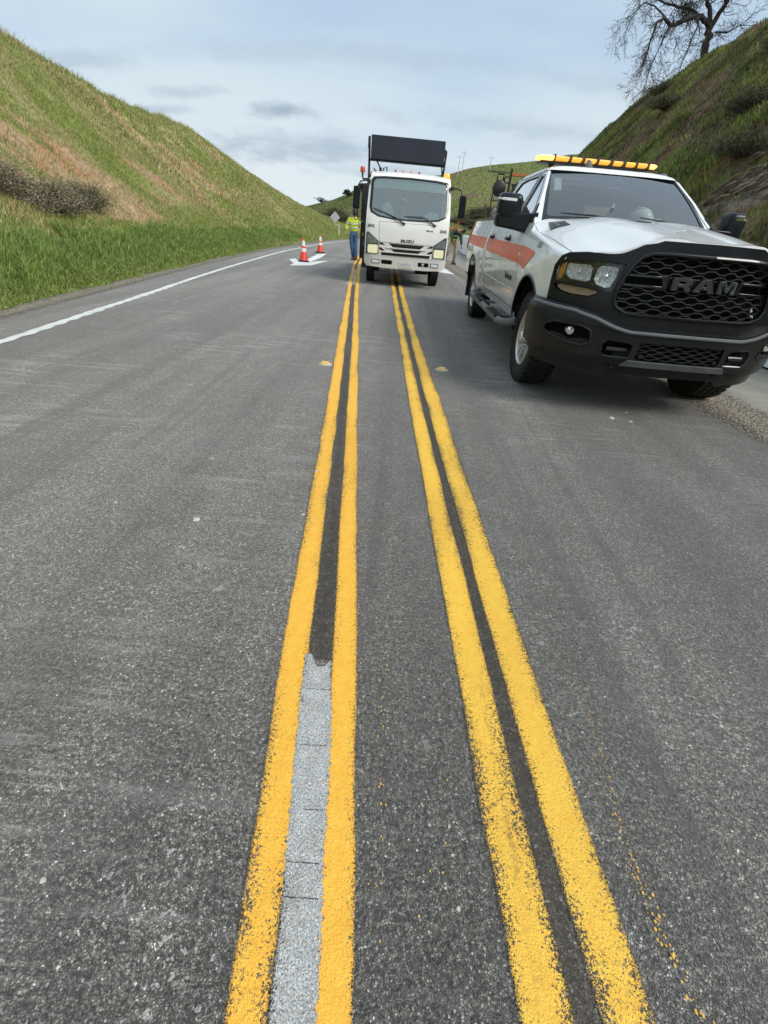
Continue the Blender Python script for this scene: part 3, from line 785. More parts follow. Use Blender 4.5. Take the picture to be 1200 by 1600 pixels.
M_drip = simple('spilled_yellow_paint', (0.82, 0.46, 0.06), 0.6, var=0.2, scale=50)
db.build('paint_drips', M_drip, recalc=False, angle=None)['kind'] = 'structure'

# chips of pale debris lying on the asphalt
deb = MB(); rr = random.Random(9)
def chip(x, y, s):
    n = 6; h = s * .35
    top = [(x + s * math.cos(6.28 * k / n) * rr.uniform(.4, .8), y + s * math.sin(6.28 * k / n) * rr.uniform(.4, .8), h) for k in range(n)]
    bot = [(x + s * math.cos(6.28 * k / n) * rr.uniform(.8, 1.1), y + s * math.sin(6.28 * k / n) * rr.uniform(.8, 1.1), 0.0005) for k in range(n)]
    deb.add(top + bot, [list(range(n))] + [(k, k + n, (k + 1) % n + n, (k + 1) % n) for k in range(n)])
for k in range(260):
    y = rr.uniform(0.3, 18) ** 1.0; x = rr.uniform(-3.8, 3.6) - .06 * y
    chip(x, y, rr.uniform(.002, .008) * (1 + y * .12))
for (x, y, s) in ((-0.9, 1.75, .02), (-.42, 2.35, .016), (-1.35, 12.2, .07), (-0.1, 12.6, .06), (0.16, 6.9, .015), (1.9, 3.8, .03), (2.05, 3.75, .02), (.02, 7.6, .02)): chip(x, y, s)
o = deb.build('debris', simple('pale_stone_chips', (0.55, 0.53, 0.47), 0.85, var=0.3, scale=40), recalc=False, angle=None)
tag(o, 'small pale stone chips scattered over the asphalt', 'debris', kind='stuff')
# ================================================================ VEGETATION
def leaf_mat(name, rough=0.6, trans=0.25, gain=1.0):
    m = bpy.data.materials.new(name); m.use_nodes = True
    nt = m.node_tree; b = nt.nodes['Principled BSDF']
    at = nt.nodes.new('ShaderNodeAttribute'); at.attribute_name = 'tint'
    nt.links.new(at.outputs['Color'], b.inputs['Base Color'])
    b.inputs['Roughness'].default_value = rough; b.inputs['Specular IOR Level'].default_value = 0.25
    if trans:
        tl = nt.nodes.new('ShaderNodeBsdfTranslucent'); nt.links.new(at.outputs['Color'], tl.inputs[0])
        mx = nt.nodes.new('ShaderNodeMixShader'); mx.inputs[0].default_value = trans
        out = nt.nodes['Material Output']
        nt.links.new(b.outputs[0], mx.inputs[1]); nt.links.new(tl.outputs[0], mx.inputs[2]); nt.links.new(mx.outputs[0], out.inputs[0])
    return m
M_blade = leaf_mat('grass_blades')
def blades(name, P, h, w, col, lean=0.5, droop=0.5, flow=None, kind='stuff', mat=None, parent=None):
    """P (n,3) roots; h,w (n,) ; col (n,3)"""
    n = len(P)
    a = RNG.uniform(0, 2 * np.pi, n)
    side = np.stack([np.cos(a), np.sin(a), np.zeros(n)], 1)
    b = RNG.uniform(0, 2 * np.pi, n); L_ = RNG.uniform(0.1, 1.0, n) * lean
    ld = np.stack([np.cos(b), np.sin(b), np.zeros(n)], 1) * L_[:, None]
    if flow is not None: ld = ld + np.asarray(flow)[None, :] * RNG.uniform(0.3, 1.0, n)[:, None]
    up = np.array([0, 0, 1.0])
    hh = h[:, None]; ww = w[:, None]
    mid = P + up * hh * 0.55 + ld * hh * 0.35
    tip = P + up * hh * (1 - droop * 0.35 * L_[:, None]) + ld * hh
    V = np.empty((n, 5, 3))
    V[:, 0] = P - side * ww; V[:, 1] = P + side * ww
    V[:, 2] = mid + side * ww * 0.8; V[:, 3] = mid - side * ww * 0.8; V[:, 4] = tip
    base = (np.arange(n) * 5)[:, None]
    F = np.concatenate([base + np.array([[0, 1, 2]]), base + np.array([[0, 2, 3]]), base + np.array([[3, 2, 4]])], 0)
    c = np.ones((n, 5, 4)); c[:, :, :3] = col[:, None, :]
    return np_mesh(name, V.reshape(-1, 3), F, mat or M_blade, dict(tint=('FLOAT_COLOR', c.reshape(-1, 4))), smooth=False, kind=kind, parent=parent)
def pick(cols, n, var=0.25):
    cols = np.asarray(cols); i = RNG.integers(0, len(cols), n)
    return cols[i] * RNG.uniform(1 - var, 1 + var, n)[:, None]

# ---- left slope: lush bank at the toe, tufted turf higher up, sparse straw on the bare soil
def left_pts(n, y0, y1, t0, t1, p=1.0):
    y = y0 + (y1 - y0) * RNG.uniform(0, 1, n) ** p; t = RNG.uniform(t0, t1, n)
    return y, t
GREEN = [(0.19, 0.275, 0.06), (0.245, 0.33, 0.085), (0.13, 0.205, 0.042), (0.34, 0.40, 0.14)]
STRAW = [(0.50, 0.43, 0.22), (0.44, 0.38, 0.18), (0.36, 0.33, 0.14), (0.60, 0.52, 0.30)]
y, t = left_pts(190000, 3.6, 34, -0.42, 2.0, 1.5)
edge_n = (fbm(y * 1.7, y * 0, 91) - 0.5) * 0.7
keep = (t > edge_n * 0.75 - 0.05) & (t < 1.45 + edge_n * 1.2) & (y < 70)
y, t = y[keep], t[keep]; n = len(y)
clump = fbm(y * 2.6, t * 2.6, 93)
clump2 = fbm(y * 6.5, t * 6.5, 94, 2)
hgt = (0.07 + 0.20 * nsst(0, 0.9, t)) * (0.25 + 0.8 * clump + 0.8 * clump2) * RNG.uniform(0.5, 1.15, n)
c = pick(GREEN, n)
yl = nsst(0.75, 0.1, t)[:, None] * RNG.uniform(0, 1, (n, 1))
c = c * (1 - yl * .5) + np.array([0.25, 0.25, 0.07]) * yl * .5
c *= (0.62 + 0.45 * clump + 0.45 * clump2)[:, None]  # low spots between clumps darkened: shadow gaps painted into the blade colour
P = np.stack([left_xy(y, t), y, left_z(y, t)], 1)
tag(blades('verge_grass', P, hgt, 0.004 + 0.0055 * RNG.uniform(0, 1, n) + 0.00022 * y, c, lean=0.75, droop=1.0), 'lush green grass along the foot of the left slope', 'grass')
def upper(n, y0, y1, t0, t1, p, hs, ws, name, lab):
    y, t = left_pts(n, y0, y1, t0, t1, p)
    d = dirt_mask(y, t); cl = fbm(y * 1.5, t * 1.5, 97); s = straw_mask(y, t)
    keep = (RNG.uniform(0, 1, n) > d * 0.66) & (RNG.uniform(0, 1, n) < 0.35 + cl * 1.0) & (np.interp(y, LH_Y, LH_H) > 0.3)
    y, t, d, cl, s = y[keep], t[keep], d[keep], cl[keep], s[keep]; n = len(y)
    isdry = RNG.uniform(0, 1, n) < (0.12 + 0.45 * s + 0.55 * d)
    c = np.where(isdry[:, None], pick(STRAW, n), pick([(0.27, 0.33, 0.078), (0.34, 0.38, 0.11), (0.20, 0.27, 0.06), (0.42, 0.43, 0.16)], n))
    h = hs * (0.5 + cl) * RNG.uniform(0.4, 1.2, n) * np.where(isdry, 1.15, 1.0)
    P = np.stack([left_xy(y, t), y, left_z(y, t)], 1)
    tag(blades(name, P, h, ws * RNG.uniform(0.6, 1.3, n), c, lean=0.6, droop=0.8, flow=(0.35, 0.12, -0.15)), lab, 'grass')
upper(240000, 5, 26, 1.1, 10.6, 1.2, 0.115, 0.009, 'slope_grass', 'green and straw tufts on the near part of the left slope')
upper(130000, 24, 60, -0.1, 11, 1.0, 0.17, 0.022, 'slope_grass', 'green and straw tufts on the far part of the left slope')
upper(9000, 8, 58, 9.6, 10.9, 1.0, 0.34, 0.010, 'crest_grass', 'taller dry stalks along the crest of the left slope')

# ---- right slope
def right_pts(n, y0, y1, t0, t1, hs, ws, name, lab, cols, thr=0.0, p=1.0, lean=0.6):
    y = y0 + (y1 - y0) * RNG.uniform(0, 1, n) ** p; t = RNG.uniform(t0, t1, n)
    cl = fbm(y * 0.8 + t * .5, t * 0.7 - y * .45, 101)
    rk = rock_mask(y, t)
    keep = (RNG.uniform(0, 1, n) > rk * 0.7) & (cl > thr) & (np.interp(y, RH_Y, RH_H) > 1.0)
    y, t, cl = y[keep], t[keep], cl[keep]; n = len(y)
    c = pick(cols, n) * (0.55 + 0.9 * nsst(0.3, 0.7, fbm(y * 1.4 + t, t * 1.2 - y * .9, 131)))[:, None]
    h = hs * (0.4 + cl * 1.1) * RNG.uniform(0.4, 1.2, n)
    P = np.stack([right_xy(y, t), y, right_z(y, t)], 1)
    tag(blades(name, P, h, ws * RNG.uniform(0.6, 1.3, n), c, lean=lean, droop=0.8, flow=(-0.3, 0.15, -0.15)), lab, 'grass')
right_pts(170000, 5, 62, 0.0, 10.8, 0.18, 0.015, 'slope_grass', 'mossy green grass on the dark right slope', [(0.20, 0.27, 0.045), (0.26, 0.32, 0.06), (0.14, 0.20, 0.035)], thr=0.46)
right_pts(120000, 5, 66, 0.2, 11.2, 0.22, 0.016, 'dry_brush', 'brown dry weeds between the grass on the right slope', [(0.18, 0.135, 0.07), (0.13, 0.10, 0.062), (0.13, 0.14, 0.05), (0.26, 0.21, 0.13)], thr=0.0, lean=0.9)

def shrub(name, loc, rx, ry_, rz, n, cols, leaf=0.03, stems=60, label=None, group=None, twig=(0.08, 0.06, 0.045), nrm=(0, 0, 1)):
    root = empty(name, loc, label=label, cat='shrub', group=group)
    mb = MB(); rr = random.Random(int(loc[0] * 100 + loc[1] * 37))
    tips = []
    for k in range(stems):
        a = rr.uniform(0, 6.28); el = rr.uniform(0.15, 1.45); q = rr.uniform(.6, 1.0)
        d = Vector((math.cos(a) * math.cos(el) * rx, math.sin(a) * math.cos(el) * ry_, math.sin(el) * rz)) * q
        m = d * 0.5 + Vector((rr.uniform(-.1, .1) * rx, rr.uniform(-.1, .1) * ry_, rr.uniform(0, .12) * rz))
        s0 = Vector((d.x * .15, d.y * .15, -0.05))
        mb.tube([s0, m, d], [leaf * .45, leaf * .3, leaf * .12], n=3, cap=False)
        for j in range(3):
            e = d + Vector((rr.gauss(0, .22) * rx, rr.gauss(0, .22) * ry_, rr.gauss(0.05, .18) * rz))
            mb.tube([m.lerp(d, .4), e], [leaf * .2, leaf * .06], n=3, cap=False); tips.append(e)
        tips.append(d)
    mb.build('stems', simple(name + '_twigs', twig, 0.9, var=0.3), root, recalc=False)
    tips = np.array([tuple(v) for v in tips])
    i = RNG.integers(0, len(tips), n)
    f = RNG.uniform(0.45, 1.05, n)[:, None]
    P = tips[i] * f + RNG.normal(0, 1, (n, 3)) * np.array([rx, ry_, rz]) * 0.085
    P[:, 2] = np.maximum(P[:, 2], -0.05)
    u = RNG.normal(0, 1, (n, 3)); u /= np.linalg.norm(u, axis=1)[:, None]
    v = RNG.normal(0, 1, (n, 3)); v -= u * (u * v).sum(1)[:, None]; v /= np.linalg.norm(v, axis=1)[:, None]
    s = leaf * RNG.uniform(0.5, 1.2, n)[:, None]
    V = np.stack([P - u * s * .5, P + v * s * .3, P + u * s * .9, P - v * s * .3], 1)
    F = (np.arange(n) * 4)[:, None] + np.array([[0, 1, 2, 3]])
    c = np.ones((n, 4, 4)); c[:, :, :3] = (pick(cols, n, 0.35))[:, None, :]
    np_mesh('foliage', V.reshape(-1, 3), F, M_blade, dict(tint=('FLOAT_COLOR', c.reshape(-1, 4))), smooth=False, parent=root)
    return root
SAGE = [(0.34, 0.31, 0.19), (0.29, 0.235, 0.165), (0.42, 0.36, 0.26), (0.26, 0.27, 0.13), (0.46, 0.37, 0.29)]
def on_left(y, t): return (float(left_xy(y, t)), y, float(left_z(np.array([y]), np.array([t]))[0]))
def on_right(y, t): return (float(right_xy(y, t)), y, float(right_z(np.array([y]), np.array([t]))[0]))
shrub('sagebrush', on_left(11.7, 2.35), 0.70, 1.15, 0.58, 15000, SAGE, 0.028, 110, 'grey brown sagebrush nearest the grass bank, low on the left slope', 'sagebrush patch on the left slope')
shrub('sagebrush', on_left(10.6, 3.1), 0.85, 1.35, 0.60, 15000, SAGE, 0.030, 110, 'grey brown sagebrush in the middle height of the patch near the left frame edge', 'sagebrush patch on the left slope')
shrub('sagebrush', on_left(13.3, 2.35), 0.6, 1.0, 0.5, 11000, SAGE[:2] + [(0.11, 0.14, 0.06)], 0.028, 90, 'greener sagebrush at the right end of the left slope patch', 'sagebrush patch on the left slope')
shrub('sagebrush', on_left(9.8, 4.1), 0.9, 1.3, 0.5, 12000, SAGE, 0.030, 100, 'topmost grey sagebrush of the patch cut by the left frame edge', 'sagebrush patch on the left slope')
# brush on the right slope: one of each stands out as its own bush
DK = [(0.10, 0.08, 0.05), (0.08, 0.095, 0.035), (0.14, 0.105, 0.07), (0.10, 0.12, 0.04)]
spots = [(20, 5.0, 'above the pickup roof'), (24, 7.6, 'high on the right slope under the bare oak'), (30, 6.6, 'halfway up behind the light bar'), (36, 8.2, 'near the crest left of the oak'),
         (15.5, 6.6, 'above the rock ledge at the right frame edge'), (26, 3.4, 'low on the slope behind the light bar'), (21.5, 8.9, 'just below the crest at the right frame edge'),
         (40, 5.0, 'on the far low part of the right slope'), (17.5, 3.9, 'between the rock ledge and the pickup roof')]
for k, (yy, tt, where) in enumerate(spots):
    shrub('bush', on_right(yy, tt), 1.0 + .2 * (k % 3), 1.3, 0.55, 3500, DK, 0.06, 40, 'dark brown scrub bush ' + where, 'scrub bushes on the right slope')

# distant dark trees and brush on the far hills
def on_far(x, y): return (x, y, float(far_z(np.array([x]), np.array([y]))[0]))
def small_tree(loc, w, h, cols, label, group, n=2600, bare=False):
    root = empty('tree', loc, label=label, cat='tree', group=group)
    rr = random.Random(int(abs(loc[0]) * 91)); mb = MB()
    mb.tube([(0, 0, -.3), (0.05 * w, 0, h * .25), (0, 0, h * .5)], [w * .07, w * .05, w * .03], n=6)
    cl = []
    for k in range(26):
        a = rr.uniform(0, 6.28); r = rr.uniform(.1, .5) * w; z = rr.uniform(.35, .95) * h
        r *= math.sqrt(max(0.15, 1 - ((z / h - .55) / .5) ** 2))
        p = (r * math.cos(a), r * math.sin(a), z); cl.append(p)
        mb.tube([(0, 0, h * .3), (p[0] * .5, p[1] * .5, z * .75), p], [w * .03, w * .018, w * .008], n=4, cap=False)
    mb.build('trunk', MAT_BARK, root, recalc=False)
    cl = np.array(cl); i = RNG.integers(0, len(cl), n)
    P = cl[i] + RNG.normal(0, 1, (n, 3)) * np.array([w, w, h * .8]) * (0.05 if bare else 0.085)
    s = (w * (0.018 if bare else 0.05)) * RNG.uniform(0.5, 1.3, n)[:, None]
    u = RNG.normal(0, 1, (n, 3)); u /= np.linalg.norm(u, axis=1)[:, None]
    v = RNG.normal(0, 1, (n, 3)); v -= u * (u * v).sum(1)[:, None]; v /= np.linalg.norm(v, axis=1)[:, None]
    V = np.stack([P - u * s, P + v * s * .6, P + u * s, P - v * s * .6], 1)
    F = (np.arange(n) * 4)[:, None] + np.array([[0, 1, 2, 3]])
    c = np.ones((n, 4, 4)); c[:, :, :3] = pick(cols, n, .35)[:, None, :]
    np_mesh('crown', V.reshape(-1, 3), F, M_blade, dict(tint=('FLOAT_COLOR', c.reshape(-1, 4))), smooth=False, parent=root)
MAT_BARK = simple('oak_bark', (0.045, 0.038, 0.034), 0.9, var=0.35, scale=7, bump=0.8, bscale=25)
DG = [(0.035, 0.055, 0.022), (0.05, 0.075, 0.03), (0.03, 0.042, 0.02)]
small_tree(on_far(-13.2, 112), 1.8, 1.25, DG, 'dark round evergreen tree on the far ridge beside the truck mirror', 'dark trees on the far ridge')
small_tree(on_far(-10.2, 112), 1.9, 1.2, DG, 'dark evergreen tree on the ridge against the cab corner', 'dark trees on the far ridge')
small_tree(on_far(-19.4, 116), 3.2, 1.2, [(0.13, 0.13, 0.09), (0.17, 0.16, 0.12)], 'pale thin bare tree on the left end of the far ridge', 'dark trees on the far ridge', 900, True)
BR = [(0.12, 0.10, 0.065), (0.09, 0.085, 0.05), (0.16, 0.12, 0.085), (0.10, 0.12, 0.05)]
for k, (xx, yy, r, lab) in enumerate([(12.5, 101, 3.6, 'brown thicket on the far hillside left of the black tool rack'), (15.5, 104, 3.2, 'brown thicket on the far hillside behind the tool rack'), (9.3, 97, 2.8, 'brown thicket just right of the truck mirror'),
                                 (11.5, 96, 2.6, 'low grey thicket under the others on the far hillside'), (-11.5, 82, 2.2, 'dark scrub on the far hill above the hi-vis worker'), (-14.5, 78, 2.0, 'scrub behind the diamond sign'),
                                 (-9.5, 75, 1.8, 'scrub beside the truck cab on the far hill'), (-17.5, 92, 1.6, 'small dark scrub on the far hill left of the diamond sign')]):
    shrub('thicket', on_far(xx, yy), r, r * .8, r * .42, 3500, BR, 0.16, 50, lab, 'thickets on the far hills')
n = 90000
x = RNG.uniform(-30, 45, n); y = RNG.uniform(60, 120, n); z = far_z(x, y)
k = (z > 0.6); x, y, z = x[k], y[k], z[k]
tag(blades('hill_grass', np.stack([x, y, z], 1), RNG.uniform(.08, .26, len(x)), np.full(len(x), .05), pick([(0.15, 0.19, 0.06), (0.21, 0.22, 0.09), (0.11, 0.15, 0.05)], len(x)), lean=.6), 'pale green grass on the far hills', 'grass')

# ---- bare oak on the right crest
def oak():
    base = Vector((18.0, 40.8, 11.2))
    root = empty('oak_tree', base, label='large bare oak with drooping twigs standing on the crest of the right slope', cat='tree')
    rr = random.Random(21)
    ca, sa = math.cos(R(17)), math.sin(R(17))
    def W(px, py, d=0.0):         # sketch units (zoomed pixels from the trunk foot) -> metres
        dx, dy = (px - 840) * 0.0111, (330 - py) * 0.0111
        return Vector((dx * ca - dy * sa, d, dx * sa + dy * ca + 0.7))
    limbs = []
    trunk = [W(826, 420), W(830, 330), W(836, 270), W(846, 210)]
    limbs.append((trunk, [0.34, 0.27, 0.24, 0.23], 9))
    L1 = [W(846, 215), W(800, 170, -.2), W(735, 146, -.4), (W(660, 158, -.5)), W(610, 155, -.5), W(575, 118, -.6), W(530, 130, -.7), W(505, 190, -.8), W(480, 250, -.8), W(455, 320, -.8)]
    limbs.append((L1, [0.19, 0.17, .15, .13, .12, .10, .085, .065, .05, .03], 8))
    L2 = [W(846, 210), W(836, 130, .2), W(832, 50, .3), W(838, -40, .4), W(820, -130, .4), W(800, -230, .5)]
    limbs.append((L2, [.17, .14, .12, .10, .07, .04], 7))
    L3 = [W(848, 212), W(890, 150, -.3), W(930, 85, -.5), W(990, 30, -.6), W(1070, -5, -.7), W(1150, -20, -.8), W(1250, 20, -1)]
    limbs.append((L3, [.18, .15, .13, .11, .09, .06, .03], 7))
    L4 = [W(900, 130, -.3), W(880, 50, 0), W(890, -30, .2), W(930, -120, .3), W(960, -210, .2)]
    limbs.append((L4, [.13, .11, .09, .06, .035], 6))
    L5 = [W(846, 195), W(790, 120, .7), W(740, 75, 1.2), W(680, 40, 1.6), W(610, -20, 1.9), W(560, -90, 2)]
    limbs.append((L5, [.13, .10, .09, .07, .05, .03], 6))
    L6 = [W(842, 220), W(800, 265, -.6), W(770, 330, -1.0), W(735, 390, -1.2)]
    limbs.append((L6, [.07, .055, .04, .02], 5))
    L7 = [W(760, 150, -.4), W(740, 200, -.9), W(700, 260, -1.2), W(660, 330, -1.4), W(630, 400, -1.4)]
    limbs.append((L7, [.07, .055, .045, .035, .018], 5))
    L8 = [W(950, 60, -.5), W(1010, 90, -1), W(1080, 100, -1.4), W(1130, 150, -1.6)]
    limbs.append((L8, [.07, .05, .04, .02], 5))
    L9 = [W(832, 80, .3), W(780, 30, .1), W(720, -40, 0), W(640, -110, -.2), W(560, -130, -.3), W(480, -60, -.4)]
    limbs.append((L9, [.09, .075, .06, .05, .035, .02], 6))
    L10 = [W(575, 118, -.6), W(520, 60, -.5), W(470, 30, -.4), W(420, 60, -.4), W(380, 120, -.4)]
    limbs.append((L10, [.06, .045, .035, .025, .015], 5))
    L11 = [W(610, 155, -.5), W(575, 230, -.2), W(545, 290, 0), W(520, 370, .1)]
    limbs.append((L11, [.05, .04, .03, .015], 5))
    L12 = [W(868, 240, -.2), W(900, 265, -.8), W(940, 255, -1.3), W(985, 275, -1.6)]
    limbs.append((L12, [.06, .045, .03, .015], 5))
    mb = MB()
    for pts, rad, nn in limbs:
        rad = [q * .86 for q in rad]
        # smooth and crook the limb a little
        P, Q = [], []
        for i in range(len(pts) - 1):
            for s in range(3):
                f = s / 3; p = pts[i].lerp(pts[i + 1], f)
                j = rad[i] * .35
                P.append(p + Vector((rr.gauss(0, j), rr.gauss(0, j), rr.gauss(0, j))) if (i or s) else p); Q.append(lerp(rad[i], rad[i + 1], f))
        P.append(pts[-1]); Q.append(rad[-1])
        mb.tube(P, Q, n=nn)
    mb.build('trunk', MAT_BARK, root, recalc=False, angle=60)
    tw = MB()
    def twig(p, d, L, r, depth):
        pts = [p]; q = d.copy(); n = 4 if depth else 3
        for s in range(n):
            q = (q + Vector((rr.gauss(0, .28), rr.gauss(0, .28), rr.gauss(-0.07, .26)))).normalized()
            pts.append(pts[-1] + q * L / n)
        tw.tube(pts, [max(.0075, r * (1 - .75 * i / n)) for i in range(n + 1)], n=3, cap=False)
        if depth > 0:
            for k in range(rr.randint(3, 4) if depth > 1 else rr.randint(3, 5)):
                i = rr.randint(1, n); a = (q + Vector((rr.gauss(0, .7), rr.gauss(0, .7), rr.gauss(-.05, .6)))).normalized()
                twig(pts[i], a, L * rr.uniform(.45, .75), r * .5, depth - 1)
    for li, (pts, rad, nn) in enumerate(limbs[1:]):
        for i in range(1 if len(pts) > 4 else 0, len(pts) - 1):
            seg = pts[i + 1] - pts[i]; m = max(2, int(seg.length / 0.135))
            for k in range(m):
                f = rr.random(); p = pts[i] + seg * f
                d = (seg.normalized() * .6 + Vector((rr.gauss(0, .6), rr.gauss(0, .6), rr.gauss(-.02, .6)))).normalized()
                twig(p, d, rr.uniform(.6, 1.35), max(.012, lerp(rad[i], rad[i + 1], f) * .32), 2)
        for k in range(3): twig(pts[-1], ((pts[-1] - pts[-2]).normalized() + Vector((rr.gauss(0, .4), rr.gauss(0, .4), rr.gauss(0, .3)))).normalized(), 1.1, .018, 2)
    tw.build('branches', MAT_BARK, root, recalc=False, angle=None)
    # mistletoe clump hanging in the crown
    n = 1500; c0 = np.array(W(735, 95, .6))
    P = c0 + RNG.normal(0, 1, (n, 3)) * np.array([.30, .25, .24]); u = RNG.normal(0, 1, (n, 3)); u /= np.linalg.norm(u, axis=1)[:, None]
    v = np.cross(u, RNG.normal(0, 1, (n, 3))); v /= np.linalg.norm(v, axis=1)[:, None]
    V = np.stack([P - u * .05, P + v * .02, P + u * .05, P - v * .02], 1)
    c = np.ones((n, 4, 4)); c[:, :, :3] = pick([(0.06, 0.07, 0.03), (0.045, 0.05, 0.025)], n)[:, None, :]
    np_mesh('mistletoe', V.reshape(-1, 3), (np.arange(n) * 4)[:, None] + np.array([[0, 1, 2, 3]]), M_blade, dict(tint=('FLOAT_COLOR', c.reshape(-1, 4))), smooth=False, parent=root)
oak()
# rock ledge breaking out of the right slope
def ledge(name, yc, tc, ny, nt, count, label, seed):
    rr = random.Random(seed); mb = MB()
    for k in range(count):
        y = yc + rr.uniform(-ny, ny); t = tc + rr.uniform(-nt, nt) + (y - yc) * 0.12
        x, _, z = on_right(y, t)
        L_, T_, D_ = rr.uniform(.6, 1.8), rr.uniform(.015, .055), rr.uniform(.12, .30)
        n = 7; rot = Matrix.Rotation(R(-24 + rr.gauss(0, 4)), 3, 'X') @ Matrix.Rotation(R(20 + rr.gauss(0, 6)), 3, 'Y')
        ring = [(math.cos(6.28 * i / n) * D_ * rr.uniform(.6, 1.1) * .5, math.sin(6.28 * i / n) * L_ * rr.uniform(.6, 1.1) * .5) for i in range(n)]
        vs = [rot @ Vector((a, b_, -T_ / 2)) for a, b_ in ring] + [rot @ Vector((a * .9, b_ * .94, T_ / 2 + rr.gauss(0, T_ * .15))) for a, b_ in ring]
        c = Vector((x + 0.02, y, z + rr.uniform(-.05, .08)))
        mb.add([v + c for v in vs], [list(range(n - 1, -1, -1)), [n + i for i in range(n)]] + [(i, (i + 1) % n, n + (i + 1) % n, n + i) for i in range(n)])
    m = simple(name + '_stone', (0.27, 0.22, 0.175), 0.9, var=0.6, scale=2.5, bump=0.9, bscale=14)
    tag(mb.build(name, m, angle=30), label, 'rock')
ledge('rock_ledge', 14.8, 3.15, 2.4, 0.42, 130, 'layered brown rock ledge low on the right slope by the pickup mirror', 4)
ledge('rock_ledge', 19.2, 6.4, 1.6, 0.38, 60, 'smaller dark rock ledge higher up on the right slope', 6)
# ================================================================ PICKUP
def text_polys(mb, body, fn, size=0.1, offset=0.0, th=0.003, align='CENTER', mi=0, shear=0.0, sx=1.0):
    """lettering as thin raised geometry; fn(u,v,w) places it"""
    cu = bpy.data.curves.new('t', 'FONT'); cu.body = body; cu.size = size; cu.offset = offset; cu.align_x = align; cu.align_y = 'CENTER'
    cu.shear = shear; cu.resolution_u = 3
    ob = bpy.data.objects.new('t', cu); COL.objects.link(ob)
    dg = bpy.context.evaluated_depsgraph_get(); dg.update()
    me = bpy.data.meshes.new_from_object(ob.evaluated_get(dg))
    n = len(me.vertices)
    V = [v.co.copy() for v in me.vertices]
    F = [list(p.vertices) for p in me.polygons]
    ec = {}
    for f in F:
        for a, b in zip(f, f[1:] + f[:1]): ec[(a, b)] = ec.get((a, b), 0) + 1
    P = [fn(p.x * sx, p.y, th) for p in V] + [fn(p.x * sx, p.y, 0.0) for p in V]
    fs = F + [(b, a, a + n, b + n) for (a, b) in ec if (b, a) not in ec]
    mb.add(P, fs, mi)
    bpy.data.objects.remove(ob); bpy.data.curves.remove(cu); bpy.data.meshes.remove(me)

# plan curve of the nose: u runs along the surface from the centre line outwards
_U = [0, .3, .55, .75, .88, 1.03, 1.167, 1.34]
_PX = [.985, .98, .955, .91, .85, .755, .64, .47]
_PY = [0, .3, .55, .745, .86, .975, 1.04, 1.068]
def plan(u):
    s = -1 if u < 0 else 1; a = abs(u)
    def ev(a):
        a = max(0, min(1.34, a))
        # catmull-rom through the table
        i = max(0, min(len(_U) - 2, int(np.searchsorted(_U, a) - 1)))
        t = (a - _U[i]) / (_U[i + 1] - _U[i])
        def cr(T):
            p0 = T[i - 1] if i > 0 else (2 * T[0] - T[1] if T is _PY else T[1])
            p1, p2 = T[i], T[i + 1]; p3 = T[i + 2] if i + 2 < len(T) else 2 * T[-1] - T[-2]
            return 0.5 * ((2 * p1) + (-p0 + p2) * t + (2 * p0 - 5 * p1 + 4 * p2 - p3) * t * t + (-p0 + 3 * p1 - 3 * p2 + p3) * t ** 3)
        return cr(_PX), cr(_PY)
    x, y = ev(a); x1, y1 = ev(a + .01); x0, y0 = ev(a - .01) if a > .01 else (ev(.01)[0], -ev(.01)[1])
    dx, dy = x1 - x0, y1 - y0; l = math.hypot(dx, dy) or 1
    return x, y * s, dy / l, -dx / l * s
def front(u, z, w=0.0):
    x, y, nx, ny = plan(u)
    return (x + nx * w - max(0, z - .88) * 0.10, y + ny * w, z)
def bump_w(z):
    return np.interp(z, [.30, .42, .50, .62, .74, .80, .88], [-.02, .03, .065, .075, .085, .075, .03])
def bumper_f(u, z, w=0.0):
    return front(u, z, w + float(bump_w(z)))
WB = 4.0
def body_y(x, z):
    y = float(np.interp(z, [.45, .55, .62, .80, .95, 1.06, 1.13, 1.20, 1.30, 1.42, 1.5], [.975, 1.0, 1.018, 1.030, 1.042, 1.048, 1.046, 1.030, 1.005, .962, .955]))
    if x > .35: y -= .30 * (x - .35) ** 2
    for cx in (0, -WB):
        d = math.hypot(x - cx, z - .44)
        y += .028 * math.exp(-((d - .56) / .11) ** 2) * (1 if z > .5 else .6)
    if x < -3.05: y += .012
    if x < -5.1: y -= .3 * (x + 5.1) ** 2
    return y
def side_fn(s):
    return lambda x, z, w: (x, s * (body_y(x, z) + w), z)
def arch(cx, r=.545, zc=.44, a0=-8, a1=188, n=22):
    return [(cx + r * math.cos(R(a)), zc + r * 0.98 * math.sin(R(a))) for a in np.linspace(a0, a1, n)]
def hood_z(x, y):
    s = min(1, max(0, (x + .82) / 1.70)); a = abs(y)
    zc = 1.475 - .150 * s ** 1.7
    zs = 1.452 - .225 * s ** 1.25
    k = sst(.40, .70, a)
    z = zc * (1 - k) + zs * k
    z += .020 * sst(.16, .24, a) * (1 - sst(.37, .43, a)) * (1 - s * .55) + .010 * (1 - sst(0, .2, a)) * 0
    z -= .028 * sst(.78, .94, a) + (.085 - .055 * s) * sst(.60, .93, a) * sst(-.05, .20, s)
    z += .03 * (1 - s) * sst(.94, .6, a) * 0
    return z
def hood_front(y): # x of the leading edge
    a = abs(y); x, _, _, _ = plan(min(a, .93) * 1.02)
    return x - .045 - .012 * sst(.45, .7, a)
GY = lambda z: .957 - (z - 1.40) * .44            # greenhouse half width

